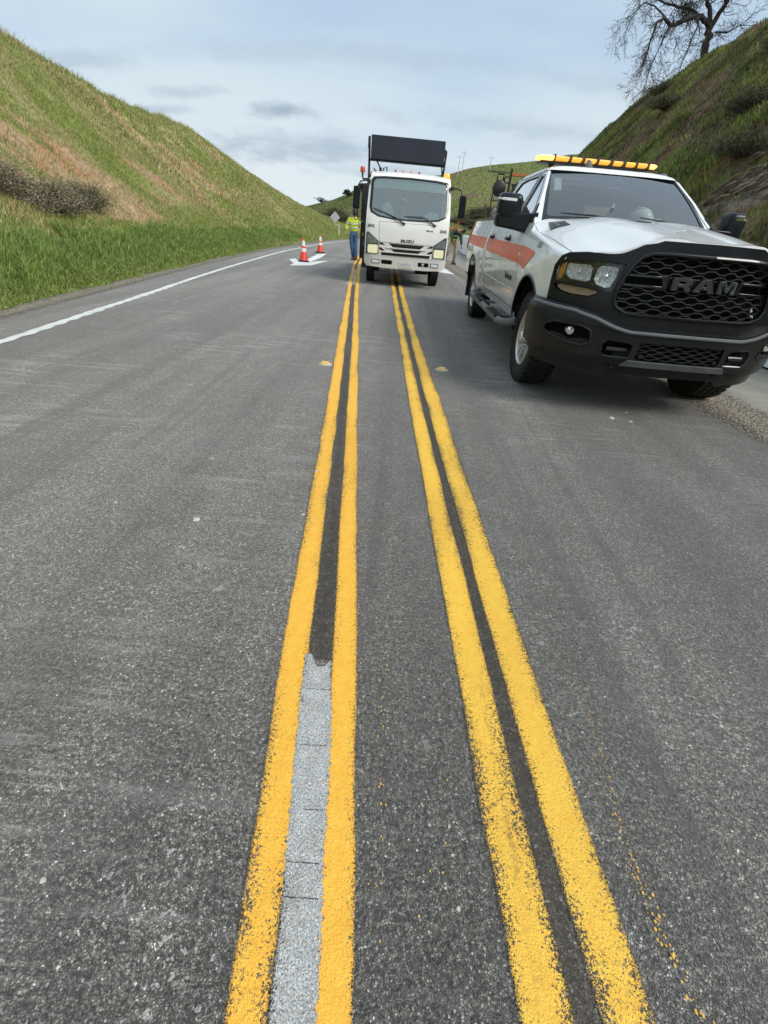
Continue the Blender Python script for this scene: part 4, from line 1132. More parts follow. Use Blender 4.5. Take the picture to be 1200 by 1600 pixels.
def make_pickup():
    T = empty('pickup_truck', (2.2325, 4.798, 0), 0.0057 - math.pi / 2, label='white crew cab pickup with orange side stripe and amber roof light bar', cat='pickup truck')
    # local X forward, Y left. rotation: forward -> -Y world
    W, BL = MAT['white'], MAT['plastic']
    # ---------- inner core
    mb = MB()
    mb.box((-.1, 0, .86), (1.3, 1.5, .62)); mb.box((-1.9, 0, .78), (2.3, 1.86, .5)); mb.box((-4.1, 0, .82), (2.1, 1.5, .3))
    mb.box((-1.8, .45, .5), (5.6, .12, .16)); mb.box((-1.8, -.45, .5), (5.6, .12, .16)); mb.box((0, 0, .42), (.12, 1.5, .12)); mb.box((-WB, 0, .42), (.12, 1.5, .12))
    mb.lathe([(.0, -.16), (.15, -.1), (.16, .1), (0, .16)], (0, .2, .40), 'X', 12)
    for cx in (0, -WB):
        for s in (-1, 1):
            # wheel-house liner
            pts = arch(cx, .57, .44, -5, 185, 15); vs = [(p[0], s * .99, p[1]) for p in pts] + [(p[0], s * .62, p[1]) for p in pts]; n = len(pts)
            mb.add(vs, [(i, i + 1, n + i + 1, n + i) for i in range(n - 1)] + [list(range(n, 2 * n))])
    mb.build('chassis', MAT['dark'], T, recalc=False)
    # ---------- sides
    for s in (-1, 1):
        f = side_fn(s)
        # front fender, with the curled shoulder up to the bonnet gap
        mb = MB()
        top = [(x, hood_z(x, .95) - .045) for x in np.linspace(.665, -.60, 10)]
        out = [(.645, .845), (.66, 1.0), (.672, 1.10)] + [(.685, top[0][1])] + top[1:] + [(-.60, .55), (-.50, .55)] + [p for p in reversed(arch(0, a0=6, a1=178))] + [(.58, .845)]
        mb.plate(out, f, .004, du=.07, dv=.07, w0=-.004)
        def curl(x, v):
            zt = hood_z(x, .95) - .045; y1 = body_y(x, zt); zh = hood_z(x, .945) - .002
            a = v * math.pi / 2
            return (x, s * (.945 + (y1 - .945) * math.sin(a)), zt + (zh - zt) * math.cos(a))
        mb.grid(curl, list(np.linspace(.735, -.82, 19)), [0, .2, .4, .6, .8, 1.0])
        fe = mb.build('fender', W, T)
        # black arch lip
        mb = MB(); mb.tube([(p[0], s * (body_y(p[0], p[1]) + .002), p[1]) for p in arch(0, .54, a0=4, a1=182)], .011, 6); mb.build('arch_trim', BL, fe)
        # doors
        def door(name, x0, x1, hx):
            mb = MB(); o = [(x0, .60), (x0, 1.405), (x1, 1.405), (x1, .60)]
            if name == 'front': o = [(x0 + .0, .60), (x0, 1.395), (x1, 1.405), (x1, .60)]
            mb.plate(o, f, .012, du=.10, dv=.06, w0=-.010)
            d = mb.build('door', W, T, bevel=.004, seg=1)
            mb = MB()
            hy = body_y(hx, 1.235)
            mb.tube([(hx + .085, s * (hy + .006), 1.238), (hx + .055, s * (hy + .032), 1.240), (hx - .055, s * (hy + .032), 1.240), (hx - .085, s * (hy + .006), 1.238)], [.016, .019, .019, .016], 8)
            mb.lathe([(0, 0), (.045, .003), (.05, 0)], (hx, s * hy, 1.238), 'Y', 14, scale=(1.5, s, .9))
            mb.build('handle', BL, d)
            return d
        d1 = door('front', -.610, -1.685, -1.50); d2 = door('rear', -1.700, -2.865, -2.66)
        if s < 0:   # script badge low on the front door
            mb = MB(); text_polys(mb, 'Tradesman', lambda u, v, w: f(-1.08 + u, .88 + v, w + .004), .088, .0035, .003, shear=.25)
            mb.build('badge', MAT['decal'], d1)
            mb = MB(); mb.plate([(-1.30, .78), (-1.30, .786), (-.98, .786), (-.98, .78)], f, .001, w0=.003, du=.1, dv=0); mb.build('badge', MAT['greydecal'], d1)
            mb = MB(); text_polys(mb, '7-1821', lambda u, v, w: f(-.02 + u, 1.215 + v, w + .001), .068, .001, .0015, shear=.15); mb.build('number', MAT['greydecal'], fe)
            # pale reflection beside the door gap, painted on as a thin strip
            mb = MB(); mb.plate([(-.74, 1.00), (-.655, 1.0), (-.63, 1.21), (-.69, 1.21)], f, .0015, w0=.003, du=.05, dv=.05); mb.build('painted_reflection', simple('pale_green_reflection', (.52, .62, .60), .3, var=.1), fe)
        # sill and cab rear corner
        mb = MB(); mb.plate([(-.50, .50), (-.52, .592), (-3.42, .592), (-3.45, .50)], f, .01, w0=-.012, du=.2, dv=.05)
        mb.plate([(-2.88, .60), (-2.88, 1.405), (-3.06, 1.405), (-3.06, .60)], f, .01, w0=-.008, du=.1, dv=.06)
        mb.build('sill', W, T)
        # bed side
        mb = MB()
        ar = arch(-WB, a0=4, a1=176)
        out = [(-3.085, .56), (-3.085, 1.455), (-5.28, 1.455), (-5.32, 1.1), (-5.30, .66), (-4.70, .60)] + list(reversed(ar)) [0:0]
        out = [(-3.085, .56), (-3.085, 1.455), (-5.28, 1.455), (-5.32, 1.1), (-5.30, .66), (-4.66, .60)] + [p for p in reversed(ar)] [::1]
        out = [(-3.085, .56), (-3.085, 1.455), (-5.28, 1.455), (-5.32, 1.1), (-5.30, .66), (-4.62, .60)] + list(reversed(ar)) + [(-3.40, .56)]
        mb.plate(out, f, .012, du=.09, dv=.07, w0=-.008)
        bed = mb.build('bed_side', W, T)
        mb = MB(); mb.box((-4.18, s * .945, 1.462), (2.2, .075, .022)); mb.build('rail_cap', BL, bed, bevel=.006)
        mb = MB(); mb.tube([(p[0], s * (body_y(p[0], p[1]) + .002), p[1]) for p in arch(-WB, .54, a0=4, a1=176)], .011, 6); mb.build('arch_trim', BL, bed)
        mb = MB(); mb.plate([(-5.10, 1.02), (-5.10, 1.40), (-5.26, 1.40), (-5.28, 1.02)], f, .012, w0=.004, du=.05, dv=.05); mb.build('tail_light', MAT['red'], bed)
        # orange stripe
        mb = MB()
        segs = [(-.085, -.595, True), (-.625, -1.675, False), (-1.71, -2.855, False), (-2.89, -3.05, False), (-3.10, -5.08, False)]
        for (a, b_, tipp) in segs:
            zt = lambda x: 1.195 + (-x - .6) * .012; zb = lambda x: 1.030 + (-x - .6) * .018
            if tipp: o = [(a, 1.145), (a - .18, 1.185), (b_, zt(b_)), (b_, zb(b_)), (a - .36, .985), (a - .22, 1.0)]
            else: o = [(a, zt(a)), (b_, zt(b_)), (b_, zb(b_)), (a, zb(a))]
            if a == -.085: o = [(-.055, 1.150), (-.12, 1.165), (-.595, 1.195), (-.595, 1.025), (-.33, 1.0), (-.20, 1.055)]
            mb.plate(o, f, .0012, w0=.0035, du=.08, dv=.04)
        mb.build('stripe', MAT['orange'], T)
        # body crease moulding
        mb = MB()
        for (a, b_) in ((-.64, -1.66), (-1.73, -2.84)):
            mb.tube([(x, s * (body_y(x, .775) + .003), .775 + .006 * math.sin((x + .6) * 1.5)) for x in np.linspace(a, b_, 10)], [.003] + [.0055] * 8 + [.003], 6)
        mb.build('moulding', W, T)
        # running board
        mb = MB()
        pts = [(-.30, s * 1.02, .52), (-.42, s * 1.13, .475), (-.60, s * 1.15, .47), (-2.85, s * 1.15, .47), (-3.02, s * 1.13, .475), (-3.15, s * 1.0, .52)]
        mb.tube(pts, .042, 10); 
        for xx in (-.75, -1.9, -2.85): mb.box((xx, s * 1.02, .50), (.07, .26, .03)); mb.box((xx, s * .93, .56), (.06, .03, .12))
        rb = mb.build('running_board', MAT['greysteel'], T)
        for x0 in (-.95, -2.15):
            mb = MB(); mb.box((x0, s * 1.15, .507), (.62, .10, .016))
            for k in range(12): mb.box((x0 - .275 + k * .05, s * 1.15, .516), (.015, .09, .008))
            mb.build('tread_pad', BL, rb)
        # mud flap behind the rear wheel
        mb = MB(); mb.box((-4.56, s * .90, .47), (.012, .30, .40)); mb.build('mud_flap', MAT['rubber'], T)
        # greenhouse side frame with two window openings
        g = lambda x, z, w, s=s: (x, s * (GY(z) + w), z)
        outl = [(-.72, 1.40), (-.80, 1.43), (-1.18, 1.705), (-1.52, 1.905), (-1.66, 1.945), (-2.2, 1.962), (-2.75, 1.955), (-2.98, 1.925), (-3.09, 1.80), (-3.13, 1.60), (-3.14, 1.40)]
        h1 = [(-.985, 1.432), (-1.10, 1.56), (-1.32, 1.735), (-1.52, 1.865), (-1.70, 1.895), (-1.715, 1.432)]
        h2 = [(-1.815, 1.432), (-1.80, 1.90), (-2.45, 1.905), (-2.76, 1.885), (-2.88, 1.80), (-2.95, 1.66), (-2.97, 1.432)]
        mb = MB(); mb.plate(outl, g, .03, holes=(h1, h2), w0=-.03, du=0, dv=.12)
        fr = mb.build('cab_side', W, T, bevel=.006)
        for h in (h1, h2):
            cx = sum(p[0] for p in h) / len(h); cz = sum(p[1] for p in h) / len(h)
            big = [(cx + (p[0] - cx) * 1.02, cz + (p[1] - cz) * 1.03) for p in h]
            inn = [(cx + (p[0] - cx) * .95, cz + (p[1] - cz) * .93) for p in h]
            mb = MB(); mb.plate(big, g, .010, holes=(inn,), w0=-.004, du=0, dv=0); sl = mb.build('window_seal', MAT['gloss'], T)
            mb = MB(); mb.plate(big, g, .004, w0=-.014, du=0, dv=0); mb.build('side_window', MAT['side'], sl)
        # black sail panel in front of the mirror
        mb = MB(); mb.plate([(-.80, 1.405), (-.985, 1.58), (-1.10, 1.405)], g, .016, w0=.0, du=0, dv=0); mb.build('sail_panel', BL, T)
        # belt seal
        mb = MB(); mb.tube([(-.76, s * (GY(1.41) + .012), 1.412), (-1.9, s * (GY(1.41) + .014), 1.416), (-3.06, s * (GY(1.41) + .012), 1.418)], .009, 6); mb.build('belt_seal', MAT['gloss'], T)
        # tow mirror
        mb = MB()
        cy = s * 1.195
        prof = rrect(-.125, 1.395, .125, 1.645, .05, 4)
        def mir(u, z, w): # u outward
            k = 1 - .22 * max(0, w) / .12
            return (-.99 + w, cy + s * u * (.92 if z > 1.6 else 1) * k * 0.98, 1.52 + (z - 1.52) * k)
        # stacked slices give the rounded shell
        vs, fs = [], []; n = len(prof)
        for q, (w, k) in enumerate([(-.05, .97), (-.02, 1.0), (.04, 1.0), (.085, .95), (.112, .84), (.122, .66)]):
            for (u, z) in prof: vs.append((-.98 + w, cy + s * u * k, 1.52 + (z - 1.52) * k))
        for q in range(5):
            for i in range(n): fs.append((q * n + i, q * n + (i + 1) % n, (q + 1) * n + (i + 1) % n, (q + 1) * n + i))
        fs.append(list(range(5 * n, 6 * n))); fs.append(list(range(n - 1, -1, -1)))
        mb.add(vs, fs)
        mi = mb.build('mirror', BL, T, angle=50)
        mb = MB()
        # lower shell and arm sweeping in to the door
        ring = lambda y, x0, x1, z0, z1: [(x1, s * y, z0), (x1 + .0, s * y, z1), (x0, s * y, z1), (x0, s * y, z0)]
        secs = [(1.322, -1.02, -.90, 1.365, 1.455), (1.30, -1.04, -.865, 1.345, 1.472), (1.10, -1.05, -.855, 1.325, 1.478), (.98, -1.03, -.85, 1.30, 1.480), (.925, -.99, -.83, 1.305, 1.485), (.90, -.97, -.83, 1.36, 1.50)]
        vs = []; 
        for sec in secs: vs += ring(*sec)
        fs = [(q * 4 + i, q * 4 + (i + 1) % 4, (q + 1) * 4 + (i + 1) % 4, (q + 1) * 4 + i) for q in range(len(secs) - 1) for i in range(4)] + [(3, 2, 1, 0), tuple(len(secs) * 4 - 4 + i for i in range(4))]
        mb.add(vs, fs); mb.build('mirror_arm', BL, mi, bevel=.02, seg=3, angle=50)
        mb = MB(); mb.plate([(-.05, 1.572), (.095, 1.575), (.095, 1.598), (-.05, 1.596)], lambda u, z, w: (-.868 + w, cy + s * u, z), .012, du=0, dv=0)
        mb.tube([(-.860, cy + s * .06, 1.586), (-.868, cy + s * .098, 1.586), (-.905, cy + s * .119, 1.586), (-.96, cy + s * .124, 1.586)], .012, 8)
        mb.build('mirror_lamp', MAT['chrome'], mi)
    # ---------- bonnet
    mb = MB()
    ys = list(np.concatenate([np.linspace(-.94, -.72, 7), np.linspace(-.68, .68, 29), np.linspace(.72, .94, 7)]))
    mb.grid(lambda y, v: (lerp(-.82 + .14 * (1 - (y / .94) ** 2), hood_front(y), v), y, hood_z(lerp(-.82, hood_front(y), v), y)), ys, list(np.linspace(0, 1, 26)))
    mb.grid(lambda y, v: (hood_front(y) + .006 * v, y, hood_z(hood_front(y), y) - .03 * v), ys, [0, .5, 1])
    hood = mb.build('hood', W, T, angle=60)
    mb = MB()    # cowl
    mb.grid(lambda u, v: (-.82 + .15 * (1 - u * u) - v * .14, u * .93, 1.468 - .02 * u * u - .035 * (1 - v)), list(np.linspace(-1, 1, 17)), [0, .4, 1])
    mb.build('cowl', BL, T)
    for s in (-1, 1):   # dark emblem plates on the bonnet flanks by the windscreen
        mb = MB(); mb.plate([(-.36, .700), (-.60, .690), (-.67, .825), (-.42, .855)], lambda x, y, w: (x, s * y, hood_z(x, y) + .001 + w), .011, du=.04, dv=.03)
        e = mb.build('emblem', MAT['gloss'], hood)
        mb = MB()
        for k in range(5): mb.tube([(-.41 - k * .036, s * .715, hood_z(-.41 - k * .036, .715) + .014), (-.43 - k * .036, s * .77, hood_z(-.43 - k * .036, .77) + .014), (-.45 - k * .036, s * .825, hood_z(-.45 - k * .036, .825) + .014)], .0022, 4)
        text_polys(mb, 'HEAVY DUTY', lambda u, v, w: (-.52 - u, s * .775 + v * s, hood_z(-.52 - u, .775 + v) + .014 + w), .030, .0005, .001)
        mb.build('emblem_text', MAT['greydecal'], e, recalc=False)
    for s in (-1, 1):   # white corner panel between bonnet, fender and screen base
        mb = MB()
        mb.grid(lambda u, v: (lerp(-.70, -.90, u), s * lerp(.84 + .02 * u, .968, v), lerp(hood_z(-.72, .9) - .004, 1.436, u) - .030 * v * v + .004 * math.sin(u * 3)), [0, .25, .5, .75, 1], [0, .33, .66, 1])
        mb.build('corner_panel', W, T, recalc=False)
    # ---------- nose
    gro = mirror_pts([(0, 1.238), (.30, 1.238), (.44, 1.232), (.505, 1.205), (.55, 1.15), (.585, 1.07), (.612, .97), (.615, .92), (.59, .865), (.52, .835), (.40, .825), (0, .822)])
    def flip(pts): return [(-a, b_) for a, b_ in reversed(pts)]
    hl = [(.592, 1.153), (.80, 1.155), (1.02, 1.142), (1.095, 1.118), (1.128, 1.06), (1.128, 1.012), (1.09, .998), (.90, 1.0), (.76, .982), (.68, .962), (.630, .966), (.612, 1.07)]
    sig = [(1.10, .975), (1.06, .982), (.80, .972), (.735, .960), (.745, .938), (.80, .912), (.95, .912), (1.06, .930), (1.10, .955)]
    top = [(0, 1.322), (.38, 1.318), (.425, 1.300), (.51, 1.284), (.575, 1.250), (.635, 1.218), (.71, 1.209), (.88, 1.208), (1.03, 1.192), (1.09, 1.165)]
    outl = mirror_pts(top + [(1.140, 1.10), (1.150, .99), (1.15, .84), (.98, .835), (.80, .80), (.66, .745), (.55, .72), (0, .715)])
    mb = MB(); mb.plate(outl, front, .03, holes=(gro, hl, flip(hl), sig, flip(sig)), w0=-.012, du=.06, dv=.08)
    sur = mb.build('grille_surround', BL, T, bevel=.006)
    mb = MB()   # top lip running back to the bonnet
    mb.grid(lambda u, v: (lambda p: (p[0] - v * .075, p[1] * (1 - v * .02), p[2] - .002 + v * .004))(front(u, float(np.interp(abs(u), [p[0] for p in top], [p[1] for p in top])), .016)), list(np.linspace(-1.09, 1.09, 61)), [0, .4, 1])
    mb.build('surround_lip', BL, sur, recalc=False)
    mb = MB()   # raised inner ring
    mb.tube([front(u, z, .022) for u, z in gro + gro[:1]], .014, 8, cap=False); mb.build('grille_ring', MAT['gloss'], sur)
    mb = MB(); mb.plate(mirror_pts([(0, 1.25), (.5, 1.24), (.66, 1.0), (.62, .83), (0, .81)]), front, .01, w0=-.13, du=.1, dv=.1)
    mb.build('grille_backing', MAT['dark'], sur)
    def inside(pts, u, z):
        c = False; n = len(pts)
        for i in range(n):
            a, b_ = pts[i], pts[(i + 1) % n]
            if (a[1] > z) != (b_[1] > z) and u < (b_[0] - a[0]) * (z - a[1]) / (b_[1] - a[1]) + a[0]: c = not c
        return c
    def hexmesh(zlist, poly, f, pitch, amp, r, du=.0125, skip=None, w=0.0):
        mb = MB()
        for q, z0 in enumerate(zlist):
            sgn = 1 if q % 2 == 0 else -1; run = []
            for u in np.arange(-.64, .64, du):
                ph = (u / pitch + 100) % 1.0
                wv = 1 if ph < .32 else (1 - (ph - .32) / .18 * 2 if ph < .5 else (-1 if ph < .82 else -1 + (ph - .82) / .18 * 2))
                z = z0 + sgn * amp * wv
                if inside(poly, u, z) and not (skip and skip(u, z)): run.append((u, z))
                else:
                    if len(run) > 1: mb_run(mb, run, f, r, w)
                    run = []
            if len(run) > 1: mb_run(mb, run, f, r, w)
        return mb
    def mb_run(mb, run, f, r, w):
        vs, fs = [], []
        for (u, z) in run:
            vs += [f(u, z - r * .75, w), f(u, z + r * .75, w), f(u, z + r, w - .045), f(u, z - r, w - .045)]
        for i in range(len(run) - 1):
            for k in range(4): fs.append((i * 4 + k, i * 4 + (k + 1) % 4, i * 4 + 4 + (k + 1) % 4, i * 4 + 4 + k))
        fs.append((0, 1, 2, 3)); mb.add(vs, fs)
    zl = [1.212, 1.178, 1.144, 1.110, 1.000, .966, .932, .898, .864, .836]
    band = lambda u, z: (abs(u) < .34 and 1.012 < z < 1.098) or (1.02 < z < 1.09)
    hexmesh(zl, gro, front, .165, .0085, .0045, skip=band, w=-.004).build('grille_mesh', simple('worn_black_mesh', (.030, .032, .035), .38, var=.3, scale=30), sur, angle=40)
    # split cross bars either side of the lettering and the block letters themselves
    mb = MB()
    for s in (-1, 1):
        for z0 in (1.088, 1.022):
            mb.plate([(s * .30, z0 + .009), (s * .585, z0 + .007), (s * .60, z0 - .009), (s * .30, z0 - .009)], front, .035, w0=-.03, du=.08, dv=0)
        mb.plate([(s * .295, 1.10), (s * .325, 1.10), (s * .30, 1.012), (s * .27, 1.012)], front, .035, w0=-.028, du=0, dv=0)
    mb.plate([(-.30, 1.094), (.30, 1.094), (.28, 1.014), (-.28, 1.014)], front, .014, w0=-.030, du=.06, dv=.0)
    mb.build('grille_bar', MAT['gloss'], sur, bevel=.003)
    mb = MB()
    z0, z1 = 1.010, 1.100
    def L_(pts, x0, wd, holes=()):
        mp = lambda ps: [(x0 + a * wd, z0 + b_ * (z1 - z0)) for a, b_ in ps]
        mb.plate(mp(pts), front, .030, holes=[mp(h) for h in holes], w0=-.008, du=0, dv=0)
    L_([(0, 0), (0, 1), (.82, 1), (1, .86), (1, .55), (.84, .42), (1, .18), (1, 0), (.70, 0), (.62, .30), (.34, .30), (.34, 0)], -.245, .145, [[(.34, .56), (.34, .74), (.66, .74), (.66, .56)]])
    L_([(0, 0), (.30, 1), (.70, 1), (1, 0), (.68, 0), (.62, .22), (.38, .22), (.32, 0)], -.085, .165, [[(.43, .46), (.5, .74), (.57, .46)]])
    L_([(0, 0), (0, 1), (.34, 1), (.5, .55), (.66, 1), (1, 1), (1, 0), (.72, 0), (.72, .58), (.56, .12), (.44, .12), (.28, .58), (.28, 0)], .095, .165)
    lm = simple('satin_black_letters', (0.026, 0.027, 0.029), 0.4, var=.1, metal=.2)
    mb.build('lettering', lm, sur, bevel=.004)
    # ---------- headlights
    for s in (-1, 1):
        sf = lambda u, z, w, s=s: front(s * u, z, w)
        mb = MB(); mb.plate(hl, sf, .008, w0=-.085, du=.08, dv=.08)
        mb.plate(sig, sf, .008, w0=-.06, du=.08, dv=.08)
        h = mb.build('headlight', MAT['gloss'], T)
        for poly, (u0, zc) in (([(.818, 1.022), (.822, 1.112), (.85, 1.130), (1.02, 1.128), (1.038, 1.105), (1.035, 1.045), (.985, 1.014), (.86, 1.008)], (.925, 1.072)),
                               ([(.655, .990), (.632, 1.060), (.628, 1.118), (.65, 1.134), (.765, 1.132), (.790, 1.110), (.800, 1.030), (.772, .998), (.70, .980)], (.712, 1.060))):
            fr_ = random.Random(5); cell = {}
            def bowl(u, z, w):
                r2 = min(1, ((u - u0) / .11) ** 2 + ((z - zc) / .07) ** 2)
                k = (round(u / .012), round(z / .016))
                if k not in cell: cell[k] = fr_.uniform(-.0035, .0035)
                return sf(u, z, w - .018 - .050 * (1 - r2) + cell[k])
            mb = MB(); mb.plate(poly, bowl, .002, w0=0, du=.013, dv=.017); mb.build('reflector', MAT['reflector'], h, angle=8)
            mb = MB(); mb.tube([sf(u, z, -.014) for u, z in poly + poly[:1]], .006, 6, cap=False); mb.build('bezel', MAT['gloss'], h)
            p = sf(u0, zc, -.030); q = sf(u0, zc, -.07); mb = MB(); mb.tube([q, p], [.013, .011], 8); mb.lathe([(0, -.012), (.016, 0), (.015, .010), (0, .018)], p, 'X', 12); mb.build('bulb', MAT['chrome'], h)
        mb = MB(); mb.plate([(1.045, 1.132), (1.09, 1.112), (1.122, 1.06), (1.122, 1.016), (1.075, 1.008), (1.045, 1.06)], sf, .03, w0=-.045, du=0, dv=.04); mb.build('side_marker', MAT['amber'], h, bevel=.004)
        mb = MB(); mb.plate([(1.09, .970), (1.05, .976), (.81, .966), (.745, .955), (.755, .940), (.805, .918), (.95, .918), (1.05, .935), (1.09, .955)], sf, .03, w0=-.04, du=.05, dv=.0); mb.build('turn_signal', MAT['smoke'], h, bevel=.004)
        mb = MB(); mb.plate(hl, sf, .003, w0=-.006, du=.08, dv=.06); mb.build('lens', MAT['clear'], h)
    # ---------- bumper
    fog = [(.70, .600), (.72, .690), (.78, .715), (.98, .720), (1.04, .69), (1.05, .640), (.98, .610), (.86, .580), (.76, .572)]
    tow = [(.39, .515), (.385, .60), (.42, .632), (.58, .640), (.615, .61), (.61, .54), (.58, .515)]
    lg = mirror_pts([(0, .640), (.345, .640), (.352, .53), (.33, .505), (0, .505)])
    bt = [(0, .735), (.46, .735), (.57, .758), (.70, .805), (.86, .842), (1.16, .858), (1.30, .858)]
    bo = mirror_pts(bt + [(1.30, .52), (1.12, .48), (.90, .455), (.66, .440), (.60, .455), (0, .455)])
    mb = MB(); mb.plate(bo, bumper_f, .012, holes=(fog, flip(fog), tow, flip(tow), lg), w0=-.006, du=.06, dv=.05)
    bu = mb.build('bumper', BL, T, bevel=.007)
    mb = MB()
    mb.grid(lambda u, v: (lambda p: (p[0] - v * .10, p[1] * (1 - v * .03), p[2] - .004 + .006 * math.sin(v * 3)))(bumper_f(u, float(np.interp(abs(u), [p[0] for p in bt], [p[1] for p in bt])), .004)), list(np.linspace(-1.30, 1.30, 71)), [0, .5, 1])
    mb.build('bumper_step', BL, bu, recalc=False)
    mb = MB()   # ridge along the top edge, its highlight painted in as lighter grey
    mb.tube([bumper_f(u, float(np.interp(abs(u), [p[0] for p in bt], [p[1] for p in bt])) - .028, .008) for u in np.linspace(-1.24, 1.24, 60)], .014, 8)
    mb.build('bumper_ridge', simple('ridge_highlight_grey', (.13, .135, .145), .35, var=.1), bu)
    mb = MB(); mb.plate(mirror_pts([(0, .70), (1.1, .74), (1.14, .52), (.6, .48), (0, .48)]), front, .008, w0=-.06, du=.1, dv=.1); mb.build('bumper_backing', MAT['dark'], bu)
    hexmesh([.628, .606, .584, .562, .540, .518], lg, bumper_f, .125, .0055, .0035, w=-.010).build('lower_grille', simple('worn_black_mesh', (.030, .032, .035), .38, var=.3, scale=30), bu, angle=40)
    mb = MB(); mb.plate([(-.40, .500), (.40, .500), (.44, .452), (-.44, .452)], bumper_f, .03, w0=0, du=.06, dv=.02); mb.build('skid_strip', MAT['greysteel'], bu, bevel=.006)
    for s in (-1, 1):
        sf = lambda u, z, w, s=s: bumper_f(s * u, z, w)
        mb = MB(); mb.tube([sf(u, z, .004) for u, z in fog + fog[:1]], .010, 6, cap=False)
        mb.plate([(.70, .60), (.84, .575), (1.02, .62), (.99, .64), (.90, .625), (.86, .605), (.74, .625)], sf, .03, w0=-.03, du=.06, dv=0)
        fb = mb.build('fog_light', MAT['plastic'], bu)
        c = sf(.865, .662, -.035); mb = MB(); mb.lathe([(.0, -.03), (.034, -.02), (.036, .0), (.030, .012), (0, .016)], c, 'X', 16); mb.build('fog_lens', MAT['chrome'], fb)
        mb = MB(); mb.tube([sf(u, z, .004) for u, z in tow + tow[:1]], .008, 6, cap=False)
        a, b_ = sf(.43, .575, -.02), sf(.57, .575, -.02); mb.tube([sf(.43, .575, -.06), a, b_, sf(.57, .575, -.06)], .017, 8)
        mb.build('tow_hook', MAT['gloss'], bu)
        for uu in (.31,): 
            c = sf(uu, .535, .0); mb = MB(); mb.lathe([(.018, -.02), (.018, .004), (0, .008)], c, 'X', 12); mb.build('parking_sensor', MAT['plastic'], bu)
    # valance under the bumper
    vo_ = mirror_pts([(0, .455), (.66, .44), (.90, .455), (1.12, .48), (1.27, .52), (1.26, .40), (1.1, .375), (.70, .345), (.50, .33), (.44, .37), (0, .37)])
    mb = MB(); mb.plate(vo_, lambda u, z, w: front(u, z, w + .02 - (.46 - z) * .25), .012, w0=-.01, du=.08, dv=.04); mb.build('valance', BL, T, bevel=.004)
    for s in (-1, 1):
        mb = MB(); mb.tube([front(s * u, .475, .045) for u in np.linspace(.62, 1.28, 12)], .009, 6); mb.build('valance_lip', BL, T)
    # ---------- windscreen
    def wsf(u, v, w=0.0):
        xb = -.66 - .17 * u * u; zb = 1.462 - .022 * u * u
        xt = -1.545 - .05 * u * u; zt = 1.935 - .012 * u * u
        y = u * lerp(.865, .715, v)
        b_ = .022 * math.sin(math.pi * v)
        return (lerp(xb, xt, v) + b_ * .5 + w * .5, y, lerp(zb, zt, v) + b_ * .87 + w * .87)
    us = list(np.linspace(-1, 1, 17)); vs_ = list(np.linspace(0, 1, 9))
    mb = MB(); mb.grid(wsf, us, vs_); wsn = mb.build('windshield', MAT['ws'], T, recalc=False)
    hole = rrect(-.955, .045, .955, .965, .06, 4)
    mb = MB(); mb.plate([(-1.0, -.03), (1.0, -.03), (1.0, 1.0), (-1.0, 1.0)], wsf, .004, holes=(hole,), w0=.002, du=.12, dv=.12); mb.build('windshield_seal', MAT['gloss'], wsn)
    mb = MB(); mb.plate([(-.12, .80), (-.16, 1.0), (.23, 1.0), (.19, .80), (.08, .80), (.035, .85), (-.01, .80)], wsf, .02, w0=-.05, du=.1, dv=.1); mb.build('sensor_cover', MAT['dash'], wsn)
    mb = MB(); mb.plate([(-.90, .55), (-.90, .83), (-.80, .83), (-.80, .55)], wsf, .003, w0=-.012, du=0, dv=.1); mb.build('sticker', MAT['paper'], wsn)
    for s in (-1, 1):   # A pillars
        mb = MB()
        mb.grid(lambda u, v: (lambda a, c: tuple(lerp(a[i], c[i], u) for i in range(3)))(wsf(s * 1.0, v, .006), (lerp(-.80, -1.60, v) - .01, s * (GY(lerp(1.42, 1.93, v)) + .002), lerp(1.42, 1.932, v) + .0)), [0, .33, .66, 1], list(np.linspace(-.04, 1.0, 10)))
        mb.build('a_pillar', W, T, recalc=False)
    for s in (-1, 1):   # wipers
        mb = MB(); p0 = Vector(wsf(-.10 if s < 0 else .72, .00, .02)); p1 = Vector(wsf(-.80 if s < 0 else .1, .075, .02)); mb.tube([p0, p0.lerp(p1, .5) + Vector((.005, 0, .01)), p1], [.012, .009, .006], 6); mb.build('wiper', MAT['decal'], T)
    # ---------- roof
    def rf(u, v):
        x = float(np.interp(v, [0, .06, .12, .25, 1], [-1.515, -1.535, -1.575, -1.75, -3.04])); edge = math.sqrt(max(0, 1 - abs(u) ** 6)); hw = .738
        zc = float(np.interp(x, [-3.04, -2.9, -2.3, -1.75, -1.575, -1.535, -1.515], [1.935, 1.975, 2.005, 1.994, 1.975, 1.958, 1.928]))
        return (x - .04 * u * u * (1 - v), u * hw, 1.926 + (zc - 1.926) * edge - .006 * (1 - edge))
    mb = MB(); mb.grid(rf, list(np.linspace(-1, 1, 25)), list(np.linspace(0, 1, 15)))
    roof = mb.build('roof', W, T, recalc=False)
    mb = MB(); c = (-1.72, -.24, 1.985)
    mb.add([(c[0] + a, c[1] + b_, c[2] + z) for a, b_, z in [(.07, -.03, 0), (.07, .03, 0), (-.09, .03, 0), (-.09, -.03, 0), (.0, -.012, .07), (.0, .012, .07), (-.07, .012, .085), (-.07, -.012, .085)]], [(0, 1, 5, 4), (1, 2, 6, 5), (2, 3, 7, 6), (3, 0, 4, 7), (4, 5, 6, 7), (3, 2, 1, 0)])
    mb.build('antenna', MAT['greysteel'], roof, bevel=.01, seg=3)
    mb = MB(); mb.lathe([(.05, 0), (.045, .018), (.02, .03), (0, .032)], (-1.80, .66, 1.975), 'Z', 14); mb.build('antenna', MAT['greysteel'], roof)
